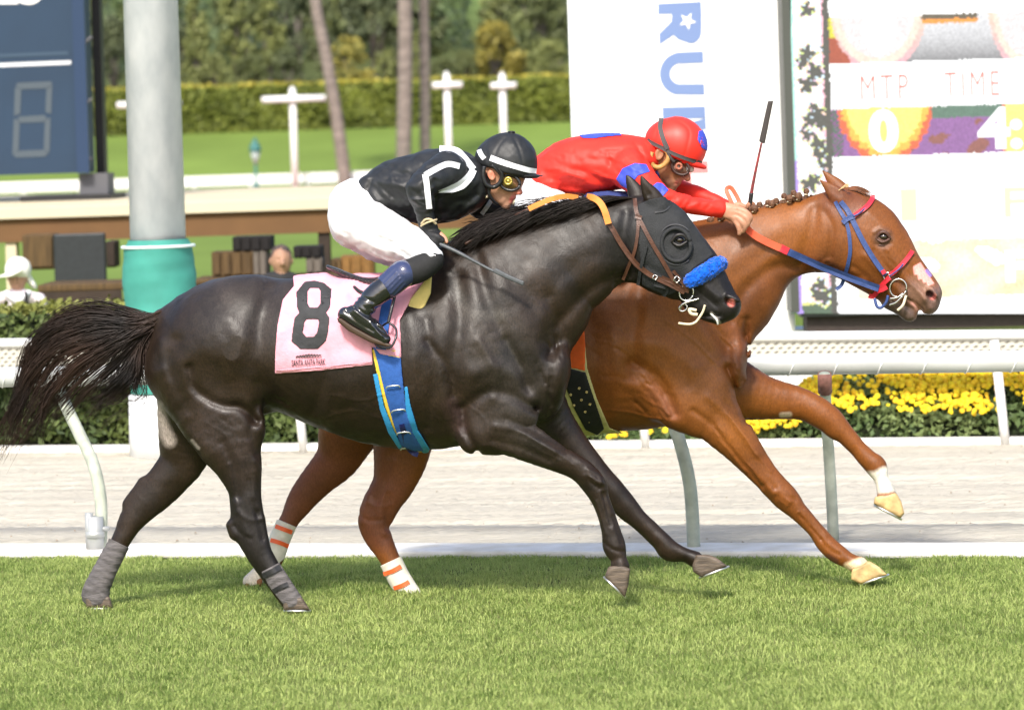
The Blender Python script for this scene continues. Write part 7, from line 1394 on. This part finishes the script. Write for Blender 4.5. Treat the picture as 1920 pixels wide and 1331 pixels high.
# near hand: fingers hang over the neck, thumb along the rein
K.chain([(1352, 391, 13, -70, .8), (1368, 397, 16, -72, .6), (1382, 403, 16, -72, .5)], 6)
fR = [[(1384, 392, 7, -74, .9), (1398, 398, 6, -78, 1), (1407, 408, 5.2, -76, 1), (1404, 416, 4.6, -72, 1)], [(1386, 400, 7, -76, .9), (1399, 409, 6, -80, 1), (1402, 420, 5.2, -78, 1), (1396, 427, 4.6, -72, 1)], [(1382, 408, 7, -76, .9), (1392, 417, 6, -80, 1), (1396, 427, 5, -78, 1), (1393, 434, 4.2, -74, 1)], [(1376, 410, 6.5, -74, .9), (1383, 422, 5.2, -78, 1), (1386, 432, 4.6, -77, 1), (1386, 439, 3.9, -75, 1)], [(1370, 392, 7, -66, 1), (1384, 384, 5.6, -62, 1), (1396, 388, 4.8, -62, 1)]]
for f_ in fR: K.chain(f_, 2)
for i in range(4): K.stroke([(fR[i][0][0] - 14, fR[i][0][1] - 3), (fR[i][0][0], fR[i][0][1])], 1.2, 2.6)
K.chain([(1368, 392, 12, 18, .8), (1384, 400, 14, 14, .6), (1394, 404, 13, 10, .6)], 5)
for f_ in [[(1396, 394, 6, 12, 1), (1408, 392, 5.4, 6, 1), (1412, 384, 4.8, 0, 1), (1406, 380, 4.4, -4, 1)], [(1398, 400, 6, 10, 1), (1411, 400, 5.4, 4, 1), (1414, 392, 4.8, -2, 1)], [(1398, 407, 6, 10, 1), (1410, 409, 5.2, 4, 1), (1414, 402, 4.6, -2, 1)], [(1394, 412, 5.5, 10, 1), (1404, 416, 4.8, 5, 1), (1409, 411, 4.2, 0, 1)], [(1386, 396, 6, 4, 1), (1398, 390, 5.2, -4, 1), (1404, 384, 4.6, -6, 1)]]: K.chain(f_, 2)
K.build_grid(2.0)
rider2 = empty("person", P(1000, 560, Y2), "jockey in red silks with blue bands pushing low along the chestnut horse's neck, whip upright", "person")
K.mesh("body", M_skin2, rider2, painter((0.36, 0.16, 0.085), [((0.45, 0.15, 0.09), [(1285, 333), (1276, 338)], 3, 6), ((0.40, 0.11, 0.08), [(1270, 341), (1265, 348)], 2.5, 2.5), ((0.2, 0.09, 0.055), [(1250, 338), (1260, 352)], 5, 7), ((0.48, 0.24, 0.15), [(1345, 390), (1410, 440)], 30, 10)]))
garment("breeches", M_white_breech, rider2, [[(1006, 368, 40, 0, 1.5), (1003, 392, 38, 0, 1.5)], thN2, thF2], [("stroke", [(985, 365), (1020, 372), (1060, 380)], -1.6, 5), ("stroke", [(980, 380), (1020, 388), (1070, 396)], 1.5, 5)], Y0=Y2, noise=(.8, 14, 15))
TR, jer2 = garment("silks", M_silk_red, rider2, [torso2, armF2], [("chain", armN2, 8), ("chain", [(1018, 340, 20, -28, 1.6), (1034, 348, 18, -36, 1.4)], 8), ("chain", [(1206, 298, 28, 0, 1.05), (1226, 300, 24, 0, 1)], 8),
    ("stroke", [(1030, 320), (1080, 330), (1130, 350)], 2.5, 9), ("stroke", [(1020, 340), (1070, 345), (1120, 358)], -2.5, 7), ("stroke", [(1140, 290), (1150, 315), (1180, 340)], -2.2, 6), ("stroke", [(1140, 345), (1100, 325), (1080, 300)], -1.8, 9), ("stroke", [(1222, 330), (1240, 345), (1236, 370)], -1.6, 4), ("stroke", [(1270, 358), (1300, 372), (1330, 376)], -1.2, 4), ("stroke", [(1300, 385), (1320, 378), (1345, 390)], 1.2, 4), ("stroke", [(1190, 270), (1205, 290), (1212, 320)], -2, 5)], Y0=Y2, noise=(1.0, 18, 19), k=8, wr=[(1020, 280, 1150, 355, 16, 30, 15, 8, -1.3, 5), (1150, 290, 1220, 350, 10, 18, 40, 9, 1.3, 4), (1230, 360, 1345, 400, 16, 13, -50, 10, -1.2, 3), (1030, 330, 1180, 362, 8, 26, 5, 11, 1.8, 5)])
TR.shell("sleeve_band", M_silk_blue, jer2, [(1155, 336), (1167, 316), (1190, 306), (1212, 308), (1219, 322), (1196, 330), (1186, 344), (1178, 356), (1164, 348)], out=2.0, inn=2, h=1.2, dhi=-40)
TR.shell("sleeve_band", M_silk_blue, jer2, [(1222, 350), (1232, 342), (1242, 344), (1254, 356), (1242, 370), (1230, 366)], out=2.0, inn=2, h=1.2, dhi=-40)
TR.shell("back_badge", M_silk_blue, jer2, [(1083, 252), (1160, 248), (1166, 254), (1140, 256), (1112, 260), (1092, 259)], out=2.0, inn=2, h=1.2, dlo=-80, dhi=80)
CL = Sculpt(Y2); CL.chain([(1214, 314, 20, 0, 1.1), (1226, 322, 19, 0, 1.1)], 3); CL.build_grid(1.6); CL.mesh("collar", mat("navy_collar", (.03, .04, .2), rough=.7), rider2)
cfb = Sculpt(Y2); cfb.chain([(1298, 345, 9, -10, 1), (1308, 352, 8, -6, 1)], 2)
vs_ = Sculpt(Y2); vs_.chain([(1105, 372, 12, -20, 3), (1150, 372, 14, -30, 2.5), (1190, 372, 12, -30, 2)], 5); vs_.noise(1.5, 12, 3); vs_.build_grid(2); vs_.mesh("shirt_tail", mat("navy_cloth", (.03, .05, .18), rough=.7), rider2)
for sh, ft in ((shN2, ftN2), (shF2, ftF2)): garment("boot", M_patent, rider2, [sh[1:], ft], h=2.4, Y0=Y2)
H2 = Sculpt(Y2); H2.ell((1270, 272, 0), (56, 53, 46), 2, 32); H2.ell((1242, 262, 0), (32, 30, 38), 12, 0)
H2.slab([(1196, 252), (1214, 270), (1236, 282), (1262, 296), (1290, 308), (1340, 318), (1340, 380), (1196, 380)], -90, 90, 4, 1, sub=True)
for st in ([(1260, 220), (1292, 245), (1285, 290)], [(1255, 219), (1235, 240), (1225, 270)]): H2.stroke(st, -1.0, 3)
H2.build_grid(1.6); helm2 = H2.mesh("helmet", mat("red_helmet_cloth", (0.80, 0.035, 0.022), rough=0.45, noise=.05), rider2)
PK = Sculpt(Y2); PK.chain([(1282, 302, 5, -30, 1), (1302, 308, 6, -20, 1), (1318, 313, 4.5, -8, 1.2), (1321, 314, 4, 0, 1.5), (1318, 313, 4.5, 8, 1.2), (1302, 308, 6, 20, 1)], 3); PK.chain([(1295, 304, 10, 0, 2.6), (1314, 311, 5, 0, 3)], 3); PK.build_grid(1.5); PK.mesh("peak", bpy.data.materials["red_helmet_cloth"], helm2)
M_dk_elastic = mat("dark_elastic", (0.07, 0.065, 0.065), rough=0.7)
ribbon("elastic_band", H2, [(1213, 262), (1222, 268), (1240, 277), (1262, 288), (1290, 299), (1316, 306)], 7, M_dk_elastic, helm2, off=.8, th=1)
ribbon("goggle_strap", H2, [(1240, 222), (1238, 240), (1244, 262), (1252, 280)], 9, M_dk_elastic, helm2, off=2, th=1)
H2.shell("badge", M_silk_blue, helm2, [(1310, 246), (1318, 244), (1326, 256), (1330, 276), (1326, 284), (1316, 278), (1308, 262)], out=1.6, inn=2, h=1.2, dhi=10)
v_ = lettering("badge_letter", "R", lambda v: (lambda x, y: H2.world(x, y, H2.surf(x, y) - 3))(1311 + v[:, 0] * 10 + (1 - v[:, 1]) * 2, 272 - v[:, 1] * 16 + v[:, 0] * 2), bpy.data.materials["red_helmet_cloth"], helm2, bold=.03)
M_tan = mat("tan_leather", (0.48, 0.27, 0.08), rough=0.5, noise=.2, nscale=60)
cord("harness", K, [(1222, 286, -40), (1220, 296, -42), (1224, 310, -40), (1236, 314, -38), (1250, 304, -38), (1253, 290, -38), (1246, 280, -38)], 4.6, M_tan, helm2)
cord("strap", K, [(1248, 276, -41), (1256, 294, -40), (1264, 304, -34)], 3, M_dk_elastic, helm2)
gf = Sculpt(Y2); gf.chain([(1270, 314, 13, -20, .8), (1280, 318, 12, -10, 1), (1286, 318, 9, 0, 1.2), (1280, 318, 12, 10, 1)], 4); gf.build_grid(1.4); gog2 = gf.mesh("goggles", mat("smoke_lens", (0.22, 0.12, 0.09), rough=.06, coat=1), rider2)
ring("goggle_frame", K, (1276, 314), (17, 13), -30, 2.6, mat("brown_frame", (.05, .025, .02), rough=.4), gog2, rot=30)
ring("goggle_vent", K, (1273, 312), 5, -35, 2.4, mat("copper_vent", (.35, .12, .07), rough=.35), gog2)
K2 = Sculpt(Y2); K2.chain([(1290, 316, 8, -14, .8), (1296, 318, 6, -4, 1)], 2); K2.build_grid(1.4); K2.mesh("lens_glare", mat("painted_glare", (.6, .62, .62), rough=.08), gog2)  # pale solid on the goggles, a glare modelled as coloured material
whip2 = empty("whip", P(1420, 300, Y2), "upright red-handled whip with black flap in the red jockey's hand", "whip")
cord("shaft", K, [(1404, 400, -4, 3.4), (1407, 376, -5, 3.4), (1411, 350, -6, 3.0), (1419, 310, -7, 2.4), (1428, 268, -8, 2.0)], 3, mat("red_shaft", (0.35, 0.04, 0.045), rough=.35, dark=(.06, .03, .03), nscale=60), whip2)
cord("grip", K, [(1402, 410, -4), (1406, 384, -5), (1409, 362, -6)], 4.2, M_black_lea, whip2)
T = Sculpt(Y2); T.slab([(1423, 266), (1440, 190), (1450, 189), (1434, 270)], -11, -5, 1, 2); T.build_grid(1.2); T.mesh("flap", mat("black_flap", (.04, .032, .03), rough=.5), whip2)
